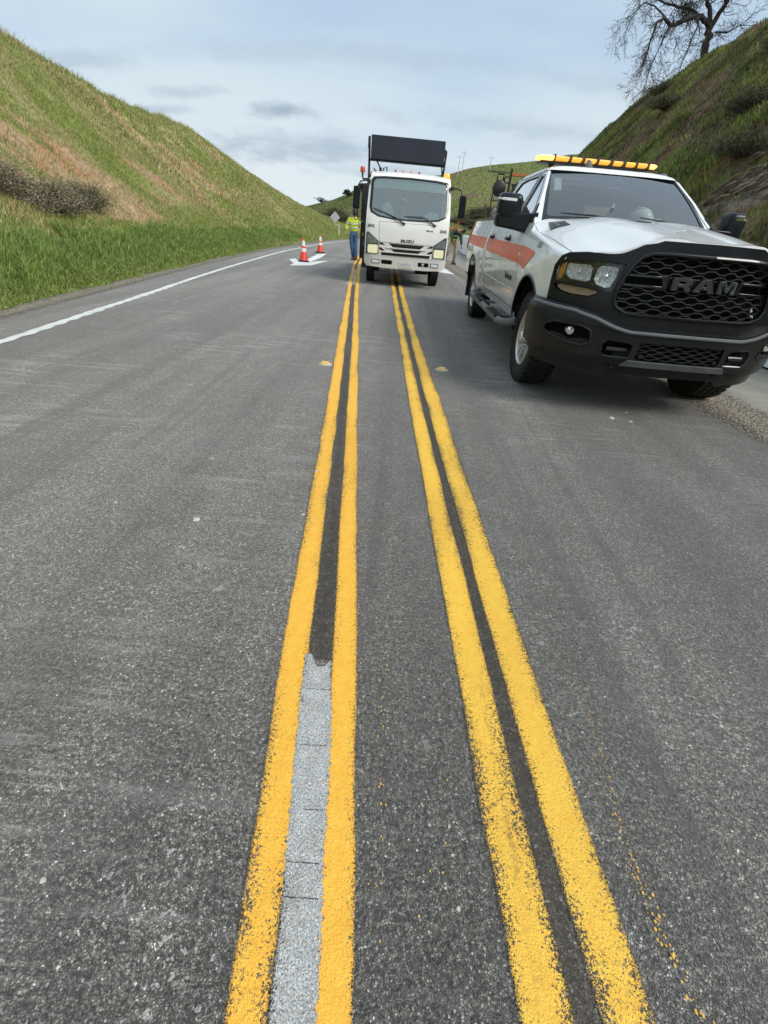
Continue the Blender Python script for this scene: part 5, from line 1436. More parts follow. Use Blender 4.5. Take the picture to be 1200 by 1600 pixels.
    # rear wall of the cab with its dark window
    g = lambda y, z, w: (-3.08 + (z - 1.4) * .18 - w, y, z)
    mb = MB(); mb.plate([(-.93, 1.40), (-.74, 1.93), (.74, 1.93), (.93, 1.40)], g, .02, holes=([(-.70, 1.50), (-.60, 1.86), (.60, 1.86), (.70, 1.50)],), du=0, dv=0); mb.plate([(-.98, .6), (-.96, 1.40), (.96, 1.40), (.98, .6)], lambda y, z, w: (-3.07 - w, y, z), .02, du=0, dv=0)
    rw = mb.build('cab_rear', W, T)
    mb = MB(); mb.plate([(-.71, 1.49), (-.61, 1.87), (.61, 1.87), (.71, 1.49)], g, .004, w0=.006, du=0, dv=0); mb.build('rear_window', MAT['side'], rw)
    # ---------- cabin
    mb = MB(); mb.grid(lambda u, v: (-.80 - v * .42 + .12 * (1 - u * u) * (1 - v), u * .84, 1.425 + .035 * math.sin(v * 3.1) - .02 * u * u - (v > .9) * .1), list(np.linspace(-1, 1, 13)), [0, .3, .6, .9, 1]); mb.box((-1.18, 0, 1.12), (.12, 1.7, .55)); mb.box((-2.2, 0, .78), (2.0, 1.8, .06)); mb.box((-2.98, 0, 1.15), (.1, 1.75, .75))
    mb.box((-1.12, .42, 1.47), (.20, .34, .07)); mb.build('dashboard', MAT['dash'], T, bevel=.01)
    for (sx_, sy_) in ((-1.95, -.42), (-1.95, .42), (-2.78, -.42), (-2.78, .42)):
        mb = MB(); mb.box((sx_ + .25, sy_, .98), (.52, .52, .16)); mb.box((sx_ - .02, sy_, 1.30), (.15, .50, .62), rot=(0, -.18, 0), taper=.85); mb.box((sx_ - .08, sy_, 1.68), (.11, .27, .19))
        mb.build('seat', MAT['seat'], T, bevel=.04, seg=3)
    mb = MB(); mb.tube([(-1.40 + .19 * math.sin(a) * -.4, .42 + .19 * math.cos(a), 1.40 + .19 * math.sin(a) * .92) for a in np.linspace(0, 2 * math.pi, 25)], .014, 6, cap=False); mb.box((-1.37, .42, 1.40), (.05, .16, .07)); mb.tube([(-1.40, .25, 1.40), (-1.40, .59, 1.40)], .012, 6); mb.tube([(-1.2, .42, 1.36), (-1.38, .42, 1.40)], .03, 8)
    mb.build('steering_wheel', MAT['decal'], T)
    # ---------- bed
    mb = MB(); mb.box((-4.18, 0, .96), (2.16, 1.62, .03)); mb.box((-3.10, 0, 1.20), (.03, 1.85, .50))
    for s in (-1, 1): mb.box((-4.18, s * .86, 1.20), (2.16, .03, .50)); mb.box((-WB, s * .72, 1.06), (.95, .26, .2))
    mb.build('bed_floor', BL, T)
    mb = MB(); mb.box((-5.27, 0, 1.13), (.05, 1.86, .62)); mb.build('tailgate', W, T, bevel=.008)
    mb = MB(); mb.box((-5.42, 0, .66), (.18, 1.98, .17)); mb.build('rear_bumper', MAT['greysteel'], T, bevel=.02)
    # ---------- roof light bar
    mb = MB(); mb.box((-2.03, -.08, 2.037), (.20, 1.34, .022)); mb.box((-2.02, -.60, 2.005), (.06, .05, .06)); mb.box((-2.02, .44, 2.005), (.06, .05, .06))
    lb = mb.build('light_bar', MAT['decal'], T, bevel=.005)
    ys_ = [(-.79, -.60, 'amberhot', 1), (-.595, -.42, 'amberlit', 0), (-.405, -.27, 'amberlit', 0), (-.245, -.10, 'amberlit', 0), (-.085, .06, 'amberlit', 0), (.085, .21, 'amberlit', 0), (.235, .36, 'amberlit', 0), (.365, .50, 'amberlit', 0), (.505, .63, 'amberhot', 1)]
    for (a, b_, mk, end) in ys_:
        mb = MB(); n = 10
        def sec(y, k): return [(-2.02 + .135 * k * math.cos(t), y, 2.047 + .030 + (.027 * k * math.sin(t)) if math.sin(t) > 0 else 2.047 + .030 + .030 * k * math.sin(t)) for t in np.linspace(0, 2 * math.pi, n, endpoint=False)]
        ks = [(a + .006, .60), (a + .012, .98), (b_ - .012, .98), (b_ - .006, .60)]
        if end and a < -.5: ks = [(a, .35), (a + .02, .75), (a + .06, .97), (b_ - .004, 1.0)]
        if end and a > .5: ks = [(a + .004, 1.0), (b_ - .06, .97), (b_ - .02, .75), (b_, .35)]
        vs = []
        for (y, k) in ks: vs += sec(y, k)
        fs = [(q * n + i, q * n + (i + 1) % n, (q + 1) * n + (i + 1) % n, (q + 1) * n + i) for q in range(3) for i in range(n)] + [list(range(n)), [3 * n + i for i in range(n)]]
        mb.add(vs, fs); mb.build('lamp_module', MAT[mk], lb)
    for yy in (-.600, -.4125, -.2575, -.0925, .0725, .2225, .3625, .5025):
        mb = MB(); mb.box((-2.02, yy, 2.074), (.285, .014, .068)); mb.build('lamp_divider', MAT['decal'], lb, bevel=.004)
    # ---------- wheels
    def wheel(name_loc, s, first=None):
        r = empty('wheel', name_loc); r.parent = T
        return r
    prof = [(.245, -.115), (.30, -.132), (.36, -.140), (.395, -.132), (.413, -.110), (.420, -.06), (.421, 0), (.420, .06), (.413, .110), (.395, .132), (.36, .140), (.30, .132), (.245, .115)]
    w0 = empty('wheel', (0, -.865, .42)); w0.parent = T
    mb = MB(); mb.lathe(prof, (0, 0, 0), 'Y', 48, cap=False)
    for k in range(40):
        a = 2 * math.pi * k / 40
        for row, (yy, wd, of) in enumerate([(-.112, .040, 0), (-.062, .045, .5), (-.008, .045, 0), (.050, .045, .5), (.108, .045, 0)]):
            t = a + of * 2 * math.pi / 40; rr_ = .424 if abs(yy) < .1 else .416
            m_ = Matrix.Rotation(-t, 3, 'Y')
            mb.box(m_ @ Vector((rr_, yy, 0)), (.018, wd, .045), rot=m_ @ Matrix.Rotation(.25 * (1 if row % 2 else -1), 3, 'X'))
    for k in range(40):   # shoulder lugs on the sidewall
        t = 2 * math.pi * (k + .3) / 40; m_ = Matrix.Rotation(-t, 3, 'Y')
        for sg in (-1, 1): mb.box(m_ @ Vector((.392, sg * .134, 0)), (.035, .012, .030), rot=m_)
    mb.lathe([(.335, -.1375), (.345, -.1435), (.355, -.1395)], (0, 0, 0), 'Y', 48, cap=False); mb.lathe([(.262, -.1185), (.27, -.127), (.28, -.1245)], (0, 0, 0), 'Y', 48, cap=False)
    mb.build('tyre', MAT['rubber'], w0, angle=30)
    mb = MB(); mb.lathe([(.248, -.105), (.262, -.122), (.250, -.126), (.236, -.112), (.228, -.06), (.225, .05), (.245, .11)], (0, 0, 0), 'Y', 40, cap=False)
    for k in range(5):   # five split spokes
        t = 2 * math.pi * k / 5 + .35
        for sg in (-1, 1):
            a0 = t + sg * .16; a1 = t + sg * .20
            P0 = lambda r_, a, y: (r_ * math.cos(a), y, r_ * math.sin(a))
            mb.add([P0(.085, t + sg * .05, -.100), P0(.085, t + sg * .52, -.100), P0(.238, a1 + sg * .055, -.108), P0(.238, a1 - sg * .07, -.108),
                    P0(.085, t + sg * .05, -.06), P0(.085, t + sg * .52, -.06), P0(.238, a1 + sg * .055, -.07), P0(.238, a1 - sg * .07, -.07)],
                   [(0, 1, 2, 3), (7, 6, 5, 4), (0, 4, 5, 1), (1, 5, 6, 2), (2, 6, 7, 3), (3, 7, 4, 0)])
    mb.lathe([(.115, -.05), (.112, -.108), (.09, -.116), (.062, -.118), (.06, -.150), (.05, -.162), (0, -.165)], (0, 0, 0), 'Y', 24)
    for k in range(8):
        t = 2 * math.pi * k / 8; mb.lathe([(.012, -.11), (.012, -.136), (.006, -.142), (0, -.143)], (.088 * math.cos(t), 0, .088 * math.sin(t)), 'Y', 6)
    rim = mb.build('rim', MAT['alloy'], w0, angle=28)
    mb = MB(); mb.lathe([(.225, -.02), (.1, -.03), (0, -.03)], (0, 0, 0), 'Y', 32); mb.lathe([(.17, -.045), (.17, -.035), (.10, -.035)], (0, 0, 0), 'Y', 24, cap=False); mb.build('brake_disc', MAT['steel'], w0)
    for (x, s) in ((0, 1), (-WB, -1), (-WB, 1)):
        c = copy_tree(w0, T); c.location = (x, s * .865, .42)
        if s > 0: c.rotation_euler = (0, 0.4, math.pi)
    # the nose tapers a little more on the driver's side
    for o in T.children_recursive:
        if o.type != 'MESH' or o.data.users > 1: continue
        q = o; chain_ok = True
        while q and q is not T:
            if q.location.length > 1e-6 or q.rotation_euler.x or q.rotation_euler.z: chain_ok = False
            q = q.parent
        if not chain_ok: continue
        for v in o.data.vertices:
            if v.co.y > .08: v.co.y -= (v.co.y - .08) * .175 * sst(-.6, .5, v.co.x)
            if v.co.y > 1.08 and v.co.x < -.8: v.co.y = 1.08 + (v.co.y - 1.08) * .72
    # ride axis
    T.rotation_euler = (0, 0, 0.0057 - math.pi / 2)
    return T
truck = make_pickup()
def in_truck(T, p): 
    bpy.context.view_layer.update(); return T.matrix_world @ Vector(p)
def put(o, T, rz=0.0):
    """place a free standing thing by coordinates given in the vehicle's frame"""
    v = in_truck(T, o.location); o.location = v; o.rotation_euler = (o.rotation_euler[0], o.rotation_euler[1], T.rotation_euler[2] + rz)
# things lying on the dashboard
def hard_hat(loc, label, T, s=1.0, tilt=0.3):
    r = empty('hard_hat', loc, label=label, cat='hard hat')
    mb = MB(); vs, fs = [], []
    n = 24
    for q, (k, z) in enumerate([(1.0, 0), (.99, .03), (.93, .07), (.80, .105), (.58, .13), (.3, .143), (.05, .147)]):
        for i in range(n):
            a = 2 * math.pi * i / n; vs.append((.135 * k * math.cos(a) * s, .105 * k * math.sin(a) * s, z * s))
    for q in range(6):
        for i in range(n): fs.append((q * n + i, q * n + (i + 1) % n, (q + 1) * n + (i + 1) % n, (q + 1) * n + i))
    fs.append([6 * n + i for i in range(n)])
    mb.add(vs, fs)
    mb.tube([(-.12 * s, 0, .06 * s), (-.06 * s, 0, .132 * s), (0, 0, .156 * s), (.06 * s, 0, .135 * s), (.125 * s, 0, .05 * s)], .012 * s, 8)
    mb.build('shell', MAT['hat'], r)
    mb = MB(); mb.lathe([(.138, 0), (.150, -.004), (.152, .004), (.136, .008)], (0, 0, 0), 'Z', 24, scale=(s, s * .8, s), cap=False); mb.add([(.11 * s, -.08 * s, 0), (.19 * s, -.05 * s, -.008), (.19 * s, .05 * s, -.008), (.11 * s, .08 * s, 0), (.11 * s, -.08 * s, .006), (.19 * s, -.05 * s, -.002), (.19 * s, .05 * s, -.002), (.11 * s, .08 * s, .006)], [(0, 3, 2, 1), (4, 5, 6, 7), (0, 1, 5, 4), (1, 2, 6, 5), (2, 3, 7, 6), (3, 0, 4, 7)])
    mb.build('brim', MAT['hat'], r)
    put(r, T, .6); r.rotation_euler = (tilt, -.25, r.rotation_euler[2])
    return r
hard_hat((-1.02, .24, 1.475), 'white hard hat lying on the pickup dashboard', truck, 1.0, .35)
def paper(loc, pts, label, T):
    mb = MB(); mb.plate(pts, lambda u, v, w: (v * .5 + w, u, v * .55 + .01 * math.sin(u * 9)), .003, du=.06, dv=.05)
    o = mb.build('paper', MAT['paper'], None, recalc=True); o.location = loc; tag(o, label, 'paper'); put(o, T); return o
paper((-.98, -.30, 1.455), [(-.33, 0), (-.33, .05), (.10, .09), (.14, .30), (.20, .06), (.26, 0)], 'folded white paper sheets on the passenger side of the pickup dashboard', truck)
mb = MB(); mb.box((0, 0, 0), (.10, .30, .22), rot=(0, -.2, 0)); o = mb.build('cardboard_box', simple('brown_cardboard', (.30, .20, .10), .8), bevel=.006); o.location = (-1.42, -.12, 1.50); tag(o, 'small brown carton standing between the pickup front seats', 'box'); put(o, truck)

# equipment standing in the bed
r = empty('tool_rack', (-4.88, -.54, .98), label='black upright tool rack with orange jib arm standing in the pickup bed', cat='equipment rack')
mb = MB(); mb.tube([(0, 0, 0), (0, 0, 1.10), (0, .0, 1.26)], .020, 8); mb.tube([(0, .30, 0), (0, .30, .95)], .02, 8); mb.tube([(0, -.02, .92), (0, .50, .92)], .022, 8); mb.tube([(0, .04, 1.04), (-.02, .4, 1.02)], .018, 6)
mb.box((0, .15, .0), (.3, .5, .03))
mb.tube([(0, -.05 + .045 * math.cos(a), 1.10 + .045 * math.sin(a)) for a in np.linspace(0, 6.283, 14)], .012, 6, cap=False)
for k in range(5): mb.box((0, .08 + k * .08, .98 + .03 * (k % 2)), (.07, .055, .14), rot=(.4 * (k % 3), 0, 0))
mb.build('frame', MAT['decal'], r)
mb = MB(); mb.box((0, .34, 1.18), (.05, .66, .045)); mb.build('jib_arm', simple('faded_orange_paint', (.42, .13, .05), .6, var=.3), r, bevel=.005)
mb = MB()
for k in range(9): mb.lathe([(.0, -.012), (.018, -.008), (.018, .008), (0, .012)], (0, -.37 + k * .045, 1.20), 'Y', 6)
mb.tube([(0, -.39, 1.20), (0, .0, 1.20)], .006, 4); mb.build('hook_row', MAT['decal'], r); put(r, truck)
r = empty('work_light', (-4.90, -.705, .98), label='round black work lamp with a loop handle on a thin stand in the pickup bed', cat='work light')
mb = MB(); mb.lathe([(.0, -.06), (.10, -.06), (.115, -.03), (.115, .04), (.09, .055), (0, .06)], (0, 0, .975), 'X', 10, scale=(1, 1, 1.1)); mb.build('lamp_housing', MAT['decal'], r, bevel=.006)
mb = MB(); mb.tube([(0, -.055, 1.07), (0, -.05, 1.13), (0, -.055, 1.175), (0, .055, 1.175), (0, .05, 1.13), (0, .055, 1.07)], .012, 8); mb.build('handle', MAT['decal'], r)
mb = MB(); mb.tube([(0, -.09, .92), (0, -.10, .45), (0, -.10, 0)], .011, 6); mb.tube([(0, .08, .90), (0, .09, .45), (0, .09, 0)], .011, 6); mb.tube([(0, -.10, .80), (0, .09, .80)], .010, 6); mb.tube([(0, -.11, .02), (0, .09, .02)], .010, 6)
mb.build('stand', MAT['decal'], r); put(r, truck)
mb = MB(); mb.box((0, 0, .34), (.30, .30, .68), taper=.80); o = mb.build('cargo_bag', simple('grey_mottled_canvas', (.30, .27, .24), .9, var=.5, scale=18, bump=.8, bscale=20), bevel=.06, seg=4); o.location = (-4.60, -.68, .98); tag(o, 'grey mottled canvas bag in the pickup bed behind the mirror', 'bag'); put(o, truck)
# ================================================================ CABOVER TRUCK WITH MESSAGE BOARD
def make_cabover():
    T = empty('box_truck', (-.0939, 13.4047, 0), .0553 - math.pi / 2, label='white cabover road works truck carrying a raised dark message board', cat='truck')
    W = MAT['white2']
    HW = .985
    def fr(y, z, w=0.0):
        a = abs(y) / HW
        x = 1.13 - .09 * a ** 2 - .16 * max(0, a - .86) ** 1.5 * 4.0
        x -= float(np.interp(z, [.6, 1.25, 1.45, 2.2, 2.32], [0, .015, .05, .30, .42]))
        return (x + w, y, z)
    # cab front skin with windscreen opening
    def wid(z): return float(np.interp(z, [.60, 1.0, 1.5, 2.0, 2.2, 2.30], [HW, HW, .975, .945, .925, .90]))
    ws = [(-.885, 2.12), (-.84, 2.175), (-.60, 2.195), (0, 2.205), (.60, 2.195), (.84, 2.175), (.885, 2.12), (.905, 1.62), (.87, 1.51), (.70, 1.435), (.35, 1.400), (0, 1.392), (-.35, 1.400), (-.70, 1.435), (-.87, 1.51), (-.905, 1.62)]
    outl = [(-.90, 2.26), (0, 2.29), (.90, 2.26), (.945, 2.0), (.975, 1.5), (HW, 1.0), (HW, .66), (-HW, .66), (-HW, 1.0), (-.975, 1.5), (-.945, 2.0)]
    mb = MB(); mb.plate(outl, fr, .02, holes=(ws,), w0=-.02, du=.08, dv=.08)
    cab = mb.build('cab', W, T)
    for s in (-1, 1):    # cab sides
        def sd(x, z, w, s=s):
            xf = fr(HW, z)[0]
            return (x, s * (wid(z) + w), z)
        xe = lambda z: fr(wid(z), z)[0] + .002
        o = [(xe(.66), .66), (xe(1.0), 1.0), (xe(1.5), 1.5), (xe(2.0), 2.0), (xe(2.26), 2.26), (-.55, 2.28), (-.62, 2.0), (-.62, .66), (-.40, .66)] + [(-.02 + .44 * math.cos(a), .40 + .48 * math.sin(a)) for a in np.linspace(math.pi * .80, math.pi * .20, 9)] + [(.42, .66)]
        h = [(xe(1.45) - .12, 1.42), (xe(2.05) - .10, 2.08), (-.28, 2.10), (-.34, 1.42)]
        mb = MB(); mb.plate(o, sd, .015, holes=(h,), w0=-.02, du=.2, dv=.15); sid = mb.build('cab_side', W, T)
        mb = MB(); mb.plate(h, sd, .004, w0=-.012, du=0, dv=0); mb.build('side_window', MAT['side'], sid)
        mb = MB(); mb.tube([(-.40, s * (HW + .01), 1.2), (-.30, s * (HW + .03), 1.2), (-.22, s * (HW + .01), 1.2)], .014, 6); mb.build('handle', MAT['decal'], sid)
    mb = MB()
    mb.grid(lambda u, v: (lerp(fr(u * .90, 2.27)[0] - .01, -.56, v), u * .915, 2.255 + .065 * math.sqrt(max(0, 1 - abs(u) ** 5)) * min(1, v * 5 + .3) - .0), list(np.linspace(-1, 1, 21)), [0, .05, .1, .2, .5, 1])
    mb.build('roof', W, T, recalc=False)
    mb = MB(); mb.box((-.58, 0, 1.45), (.05, 1.86, 1.66)); mb.build('cab_rear', W, T)
    # windscreen, seal
    mb = MB(); mb.plate(ws, fr, .004, w0=-.016, du=.1, dv=.1); wsn = mb.build('windshield', MAT['ws2'], T)
    ins = [(y * .955, 1.80 + (z - 1.80) * .945) for y, z in ws]
    mb = MB(); mb.plate([(y * 1.012, 1.80 + (z - 1.80) * 1.015) for y, z in ws], fr, .010, holes=(ins,), w0=-.004, du=.1, dv=.1); mb.build('windshield_seal', MAT['gloss'], wsn)
    mb = MB(); mb.plate([(-.84, 1.98), (-.84, 2.13), (.84, 2.13), (.84, 1.98)], fr, .003, w0=-.045, du=.1, dv=0)
    mb.build('sun_strip', simple('green_sun_band', (.36, .54, .49), .5, var=.15), wsn)
    for (y0, y1, z0, z1) in ((-.14, .14, 1.99, 2.12), (.42, .50, 1.93, 2.03)):
        mb = MB(); mb.plate([(y0, z0), (y0, z1), (y1, z1), (y1, z0)], fr, .02, w0=-.08, du=0, dv=0); mb.build('sun_visor', MAT['seat'], wsn)
    mb = MB(); text_polys(mb, 'TOMA', lambda u, v, w: fr(-.20 + u, 1.79 + v, -.010 + w), .105, .001, .001, shear=.1); mb.build('window_lettering', simple('pale_lettering', (.20, .25, .25), .5), wsn)
    for pts in ([(-.10, 1.33), (-.30, 1.43), (-.60, 1.53), (-.82, 1.585)], [(.62, 1.345), (.42, 1.455), (.33, 1.485), (-.12, 1.475)]):
        mb = MB(); mb.tube([fr(y, z, .035) for y, z in pts], [.020, .012, .010, .008], 6); mb.plate([(pts[0][0] - .03, pts[0][1] - .02), (pts[0][0] - .03, pts[0][1] + .02), (pts[0][0] + .03, pts[0][1] + .02), (pts[0][0] + .03, pts[0][1] - .02)], fr, .04, du=0, dv=0); mb.build('wiper', MAT['decal'], T)
    # front service panel lines and trim
    def strip(name, pts, mat, th=.004, w0=.0, bev=0, parent=cab, du=.08, dv=0):
        mb = MB(); mb.plate(pts, fr, th, w0=w0, du=du, dv=dv); return mb.build(name, mat, parent, bevel=bev)
    panel = [(-.665, 1.335), (.685, 1.335), (.655, .935), (-.635, .935)]
    strip('service_panel', [(-.672, 1.342), (.692, 1.342), (.662, .930), (-.642, .930)], MAT['decal'], .0015, .0)
    pn = strip('service_panel', panel, W, .010, .0, .003, dv=.1)
    strip('grille_slot', [(-.42, .918), (.43, .918), (.33, .845), (-.31, .845)], MAT['dark'], .003, .001)
    strip('grille_slot', [(-.36, .805), (.38, .805), (.30, .752), (-.28, .752)], MAT['dark'], .003, .001)
    strip('grille_slot', [(-.58, .722), (.58, .722), (.58, .668), (-.58, .668)], MAT['dark'], .003, .001)
    for s in (-1, 1):
        strip('grille_slot', [(s * .635, .925), (s * .56, .915), (s * .50, .875), (s * .635, .885)], MAT['dark'], .003, .001)
        strip('grille_slot', [(s * .635, .83), (s * .57, .81), (s * .50, .765), (s * .56, .755), (s * .635, .78)], MAT['dark'], .003, .001)
    mb = MB(); mb.plate([(-.60, .738), (.60, .738), (.60, .728), (-.60, .728)], fr, .02, w0=.0, du=.1, dv=0); mb.plate([(-.48, .832), (.48, .832), (.45, .822), (-.45, .822)], fr, .02, w0=0, du=.1, dv=0); mb.build('grille_bar', W, cab)
    mb = MB(); text_polys(mb, 'ISUZU', lambda u, v, w: fr(.015 + u, .985 + v, .010 + w), .078, .003, .006, sx=1.45); mb.build('lettering', MAT['steel'], pn)
    mb = MB(); text_polys(mb, 'NPR HD', lambda u, v, w: fr(.52 + u, 1.225 + v, .010 + w), .045, .001, .004); mb.build('badge', MAT['steel'], pn)
    for y0 in (-.855, .845):
        mb = MB(); text_polys(mb, '3042', lambda u, v, w: fr(y0 + u, 1.235 + v, .001 + w), .085, .002, .002); mb.build('number', MAT['decal'], cab)
    # headlamps
    for s in (-1, 1):
        hp = [(s * .955, 1.12), (s * .90, 1.115), (s * .76, 1.02), (s * .655, .945), (s * .645, .68), (s * .955, .675)]
        if s > 0: hp = hp[::-1]
        hd = strip('headlight', hp, MAT['greysteel'], .006, .002, 0)
        strip('upper_lamp', [(s * .93, 1.06), (s * .88, 1.07), (s * .70, .955), (s * .70, .90), (s * .93, .90)], MAT['lampgrey'], .004, .008, 0, hd)
        strip('main_beam', rrect(min(s * .91, s * .67), .695, max(s * .91, s * .67), .865, .03), MAT['cream'], .006, .008, .004, hd)
        mb = MB(); mb.plate(hp, fr, .003, w0=.02, du=.1, dv=.1); mb.build('lens', MAT['clear'], hd)
    # bumper
    def bf(y, z, w=0.0):
        a = abs(y) / .99; return (1.20 - .08 * a ** 2 - .12 * max(0, a - .85) * 6 * .8 + w - .03 * (1 - (z - .42) / .24), y, z)
    bo = [(-.99, .655), (.99, .655), (.985, .50), (.93, .425), (.50, .405), (-.50, .405), (-.93, .425), (-.985, .50)]
    holes = []
    for s in (-1, 1):
        a, b_ = sorted((s * .57, s * .31)); holes.append(rrect(a, .485, b_, .575, .015, 3))
    mb = MB(); mb.plate(bo, bf, .03, holes=holes, w0=-.03, du=.08, dv=.06)
    bu = mb.build('bumper', W, T, bevel=.008)
    mb = MB(); mb.grid(lambda u, v: (lambda p: (p[0] - v * .35, p[1], p[2] + v * .0))(bf(u * .99, .655, -.002)), list(np.linspace(-1, 1, 15)), [0, 1]); mb.grid(lambda u, v: (bf(.985 * (1 if u > .5 else -1), .5)[0] - .01 - v * .35, .985 * (1 if u > .5 else -1), lerp(.43, .65, abs(u * 2 - 1) if True else u)), [0, .49], [0, 1]); mb.build('bumper_top', W, bu, recalc=False)
    for s in (-1, 1):
        a, b_ = sorted((s * .81, s * .61)); 
        mb = MB(); mb.plate(rrect(a, .485, b_, .575, .015, 3), bf, .006, w0=.0, du=.1, dv=0); fo = mb.build('fog_light', MAT['greysteel'], bu)
        mb = MB(); mb.plate(rrect(a + .02, .50, b_ - .02, .56, .01, 3), bf, .006, w0=.004, du=.1, dv=0); mb.build('fog_lens', MAT['paper'], fo)
        a, b_ = sorted((s * .57, s * .31)); mb = MB(); mb.plate([(a, .48), (a, .58), (b_, .58), (b_, .48)], bf, .005, w0=-.08, du=.1, dv=0); mb.build('bumper_recess', MAT['dark'], bu)
    mb = MB(); c = bf(.44, .53, -.05); mb.lathe([(0, -.03), (.032, -.02), (.036, .01), (0, .02)], c, 'X', 12); mb.build('tow_eye', MAT['chrome'], bu)
    mb = MB(); mb.plate(rrect(-.14, .435, .18, .565, .012, 3), bf, .006, w0=.006, du=.1, dv=0); pl_ = mb.build('number_plate', simple('cream_plate', (.72, .72, .66), .5), bu)
    mb = MB()
    for k in range(7): mb.plate([(-.10 + k * .036, .475), (-.10 + k * .036, .525), (-.078 + k * .036, .525), (-.078 + k * .036, .475)], bf, .001, w0=.013, du=0, dv=0)
    mb.plate([(-.05, .545), (-.05, .555), (.09, .555), (.09, .545)], bf, .001, w0=.013, du=0, dv=0)
    mb.build('plate_marks', simple('blurred_plate_print', (.42, .44, .5), .6), pl_)
    # marker lights, corner lamps, horns
    for y in (-.36, -.19, .0, .19):
        mb = MB(); mb.lathe([(.035, 0), (.032, .03), (.012, .055), (0, .057)], (.46, y, 2.31), 'Z', 8, scale=(1.4, .8, 1)); mb.build('marker_light', MAT['red'] if y in (-.36, .19) else MAT['amber'], T)
    # interior
    mb = MB(); mb.box((.62, 0, 1.33), (.55, 1.80, .10)); mb.box((.1, 0, .72), (1.3, 1.9, .05)); mb.box((-.45, 0, 1.6), (.05, 1.8, 1.2)); mb.build('dashboard', MAT['dash'], T, bevel=.02)
    for y in (-.5, 0.02, .5):
        mb = MB(); mb.box((-.02, y, 1.08), (.5, .46, .14)); mb.box((-.26, y, 1.42), (.13, .44, .60), taper=.88); mb.box((-.28, y, 1.80), (.10, .24, .18)); mb.build('seat', MAT['seat'], T, bevel=.03)
    mb = MB(); mb.tube([(.33 - .05 * math.sin(a), .50 + .20 * math.cos(a), 1.42 + .17 * math.sin(a)) for a in np.linspace(0, 2 * math.pi, 21)], .014, 6, cap=False); mb.tube([(.33, .3, 1.42), (.33, .7, 1.42)], .012, 6); mb.tube([(.5, .5, 1.3), (.33, .5, 1.42)], .03, 6); mb.build('steering_wheel', MAT['decal'], T)
    # mirrors on tubular arms
    for s in (-1, 1):
        y0, y1 = s * .95, s * 1.22
        mb = MB(); mb.box((.93, y1, 1.755), (.075, .155, .43), rot=(s * .03, 0, 0)); mi = mb.build('mirror', MAT['plastic'], T, bevel=.03, seg=4)
        for zz in (-.14, 0, .14): 
            pass
        mb = MB(); mb.tube([(.80, y0, 2.08), (.86, s * 1.03, 2.09), (.92, s * 1.14, 2.06), (.93, s * 1.19, 1.98), (.93, s * 1.2, 1.60), (.93, s * 1.19, 1.48)], .015, 7); mb.build('mirror_arm', MAT['decal'], mi)
        mb = MB(); mb.tube([(.93, s * 1.19, 1.48), (.92, s * 1.17, 1.36), (.90, s * 1.10, 1.31), (.86, s * .97, 1.28)], .017, 7); mb.build('mirror_brace', MAT['decal'] if s < 0 else simple('orange_wrapped_tube', (.50, .09, .04), .6, var=.4, scale=25), mi)
        mb = MB(); mb.box((.80, y0, 2.08), (.10, .07, .07)); mb.build('mirror_bracket', MAT['decal'], mi)
    # chassis, wheels
    mb = MB(); mb.box((-1.9, .38, .60), (6.0, .09, .2)); mb.box((-1.9, -.38, .60), (6.0, .09, .2)); mb.tube([(0, -.75, .40), (0, .75, .40)], .055, 8); mb.box((.1, 0, .55), (1.0, 1.0, .3)); mb.tube([(-3.4, -.75, .40), (-3.4, .75, .40)], .08, 8); mb.lathe([(0, -.2), (.18, -.15), (.18, .15), (0, .2)], (-3.4, 0, .40), 'X', 12)
    mb.box((-.1, .80, .62), (.9, .25, .08)); mb.box((-.1, -.80, .62), (.9, .25, .08))
    mb.build('chassis', MAT['dark'], T)
    w0 = empty('wheel', (0, -.83, .385)); w0.parent = T
    mb = MB(); mb.lathe([(.23, -.085), (.30, -.105), (.355, -.105), (.378, -.085), (.385, -.03), (.385, .03), (.378, .085), (.355, .105), (.30, .105), (.23, .085)], (0, 0, 0), 'Y', 36, cap=False)
    for k in range(36):
        t = 2 * math.pi * k / 36; m_ = Matrix.Rotation(-t, 3, 'Y')
        for yy in (-.075, -.026, .026, .075): mb.box(m_ @ Vector((.386, yy, 0)), (.014, .036, .045), rot=m_)
    mb.build('tyre', MAT['rubber'], w0, angle=30)
    mb = MB(); mb.lathe([(.235, -.09), (.215, -.07), (.19, -.03), (.13, -.04), (.11, -.10), (.06, -.12), (0, -.12)], (0, 0, 0), 'Y', 24, cap=False); mb.build('rim', MAT['alloy'], w0)
    for (x, y) in ((0, .83), (-3.4, -.92), (-3.4, -.70), (-3.4, .70), (-3.4, .92)):
        c = copy_tree(w0, T); c.location = (x, y, .385)
        if y > 0: c.rotation_euler = (0, 0, math.pi)
    # working body
    mb = MB(); mb.box((-2.75, 0, .80), (4.0, 2.16, .10)); bd = mb.build('bed', MAT['greysteel'], T, bevel=.01)
    mb = MB(); mb.box((-.88, 0, 1.28), (.06, 2.10, .86)); 
    for y in np.linspace(-.95, .95, 9): mb.box((-.84, y, 1.28), (.03, .03, .84))
    mb.build('headboard', MAT['decal'], bd)
    for s in (-1, 1):
        mb = MB(); mb.box((-2.75, s * 1.05, 1.02), (3.9, .05, .34)); mb.build('side_board', MAT['decal'] if s < 0 else MAT['greysteel'], bd, bevel=.008)
    mb = MB(); mb.lathe([(0, -.62), (.28, -.60), (.33, -.5), (.33, .5), (.28, .60), (0, .62)], (-2.4, .25, 1.25), 'X', 20); mb.build('paint_tank', MAT['greysteel'], bd)
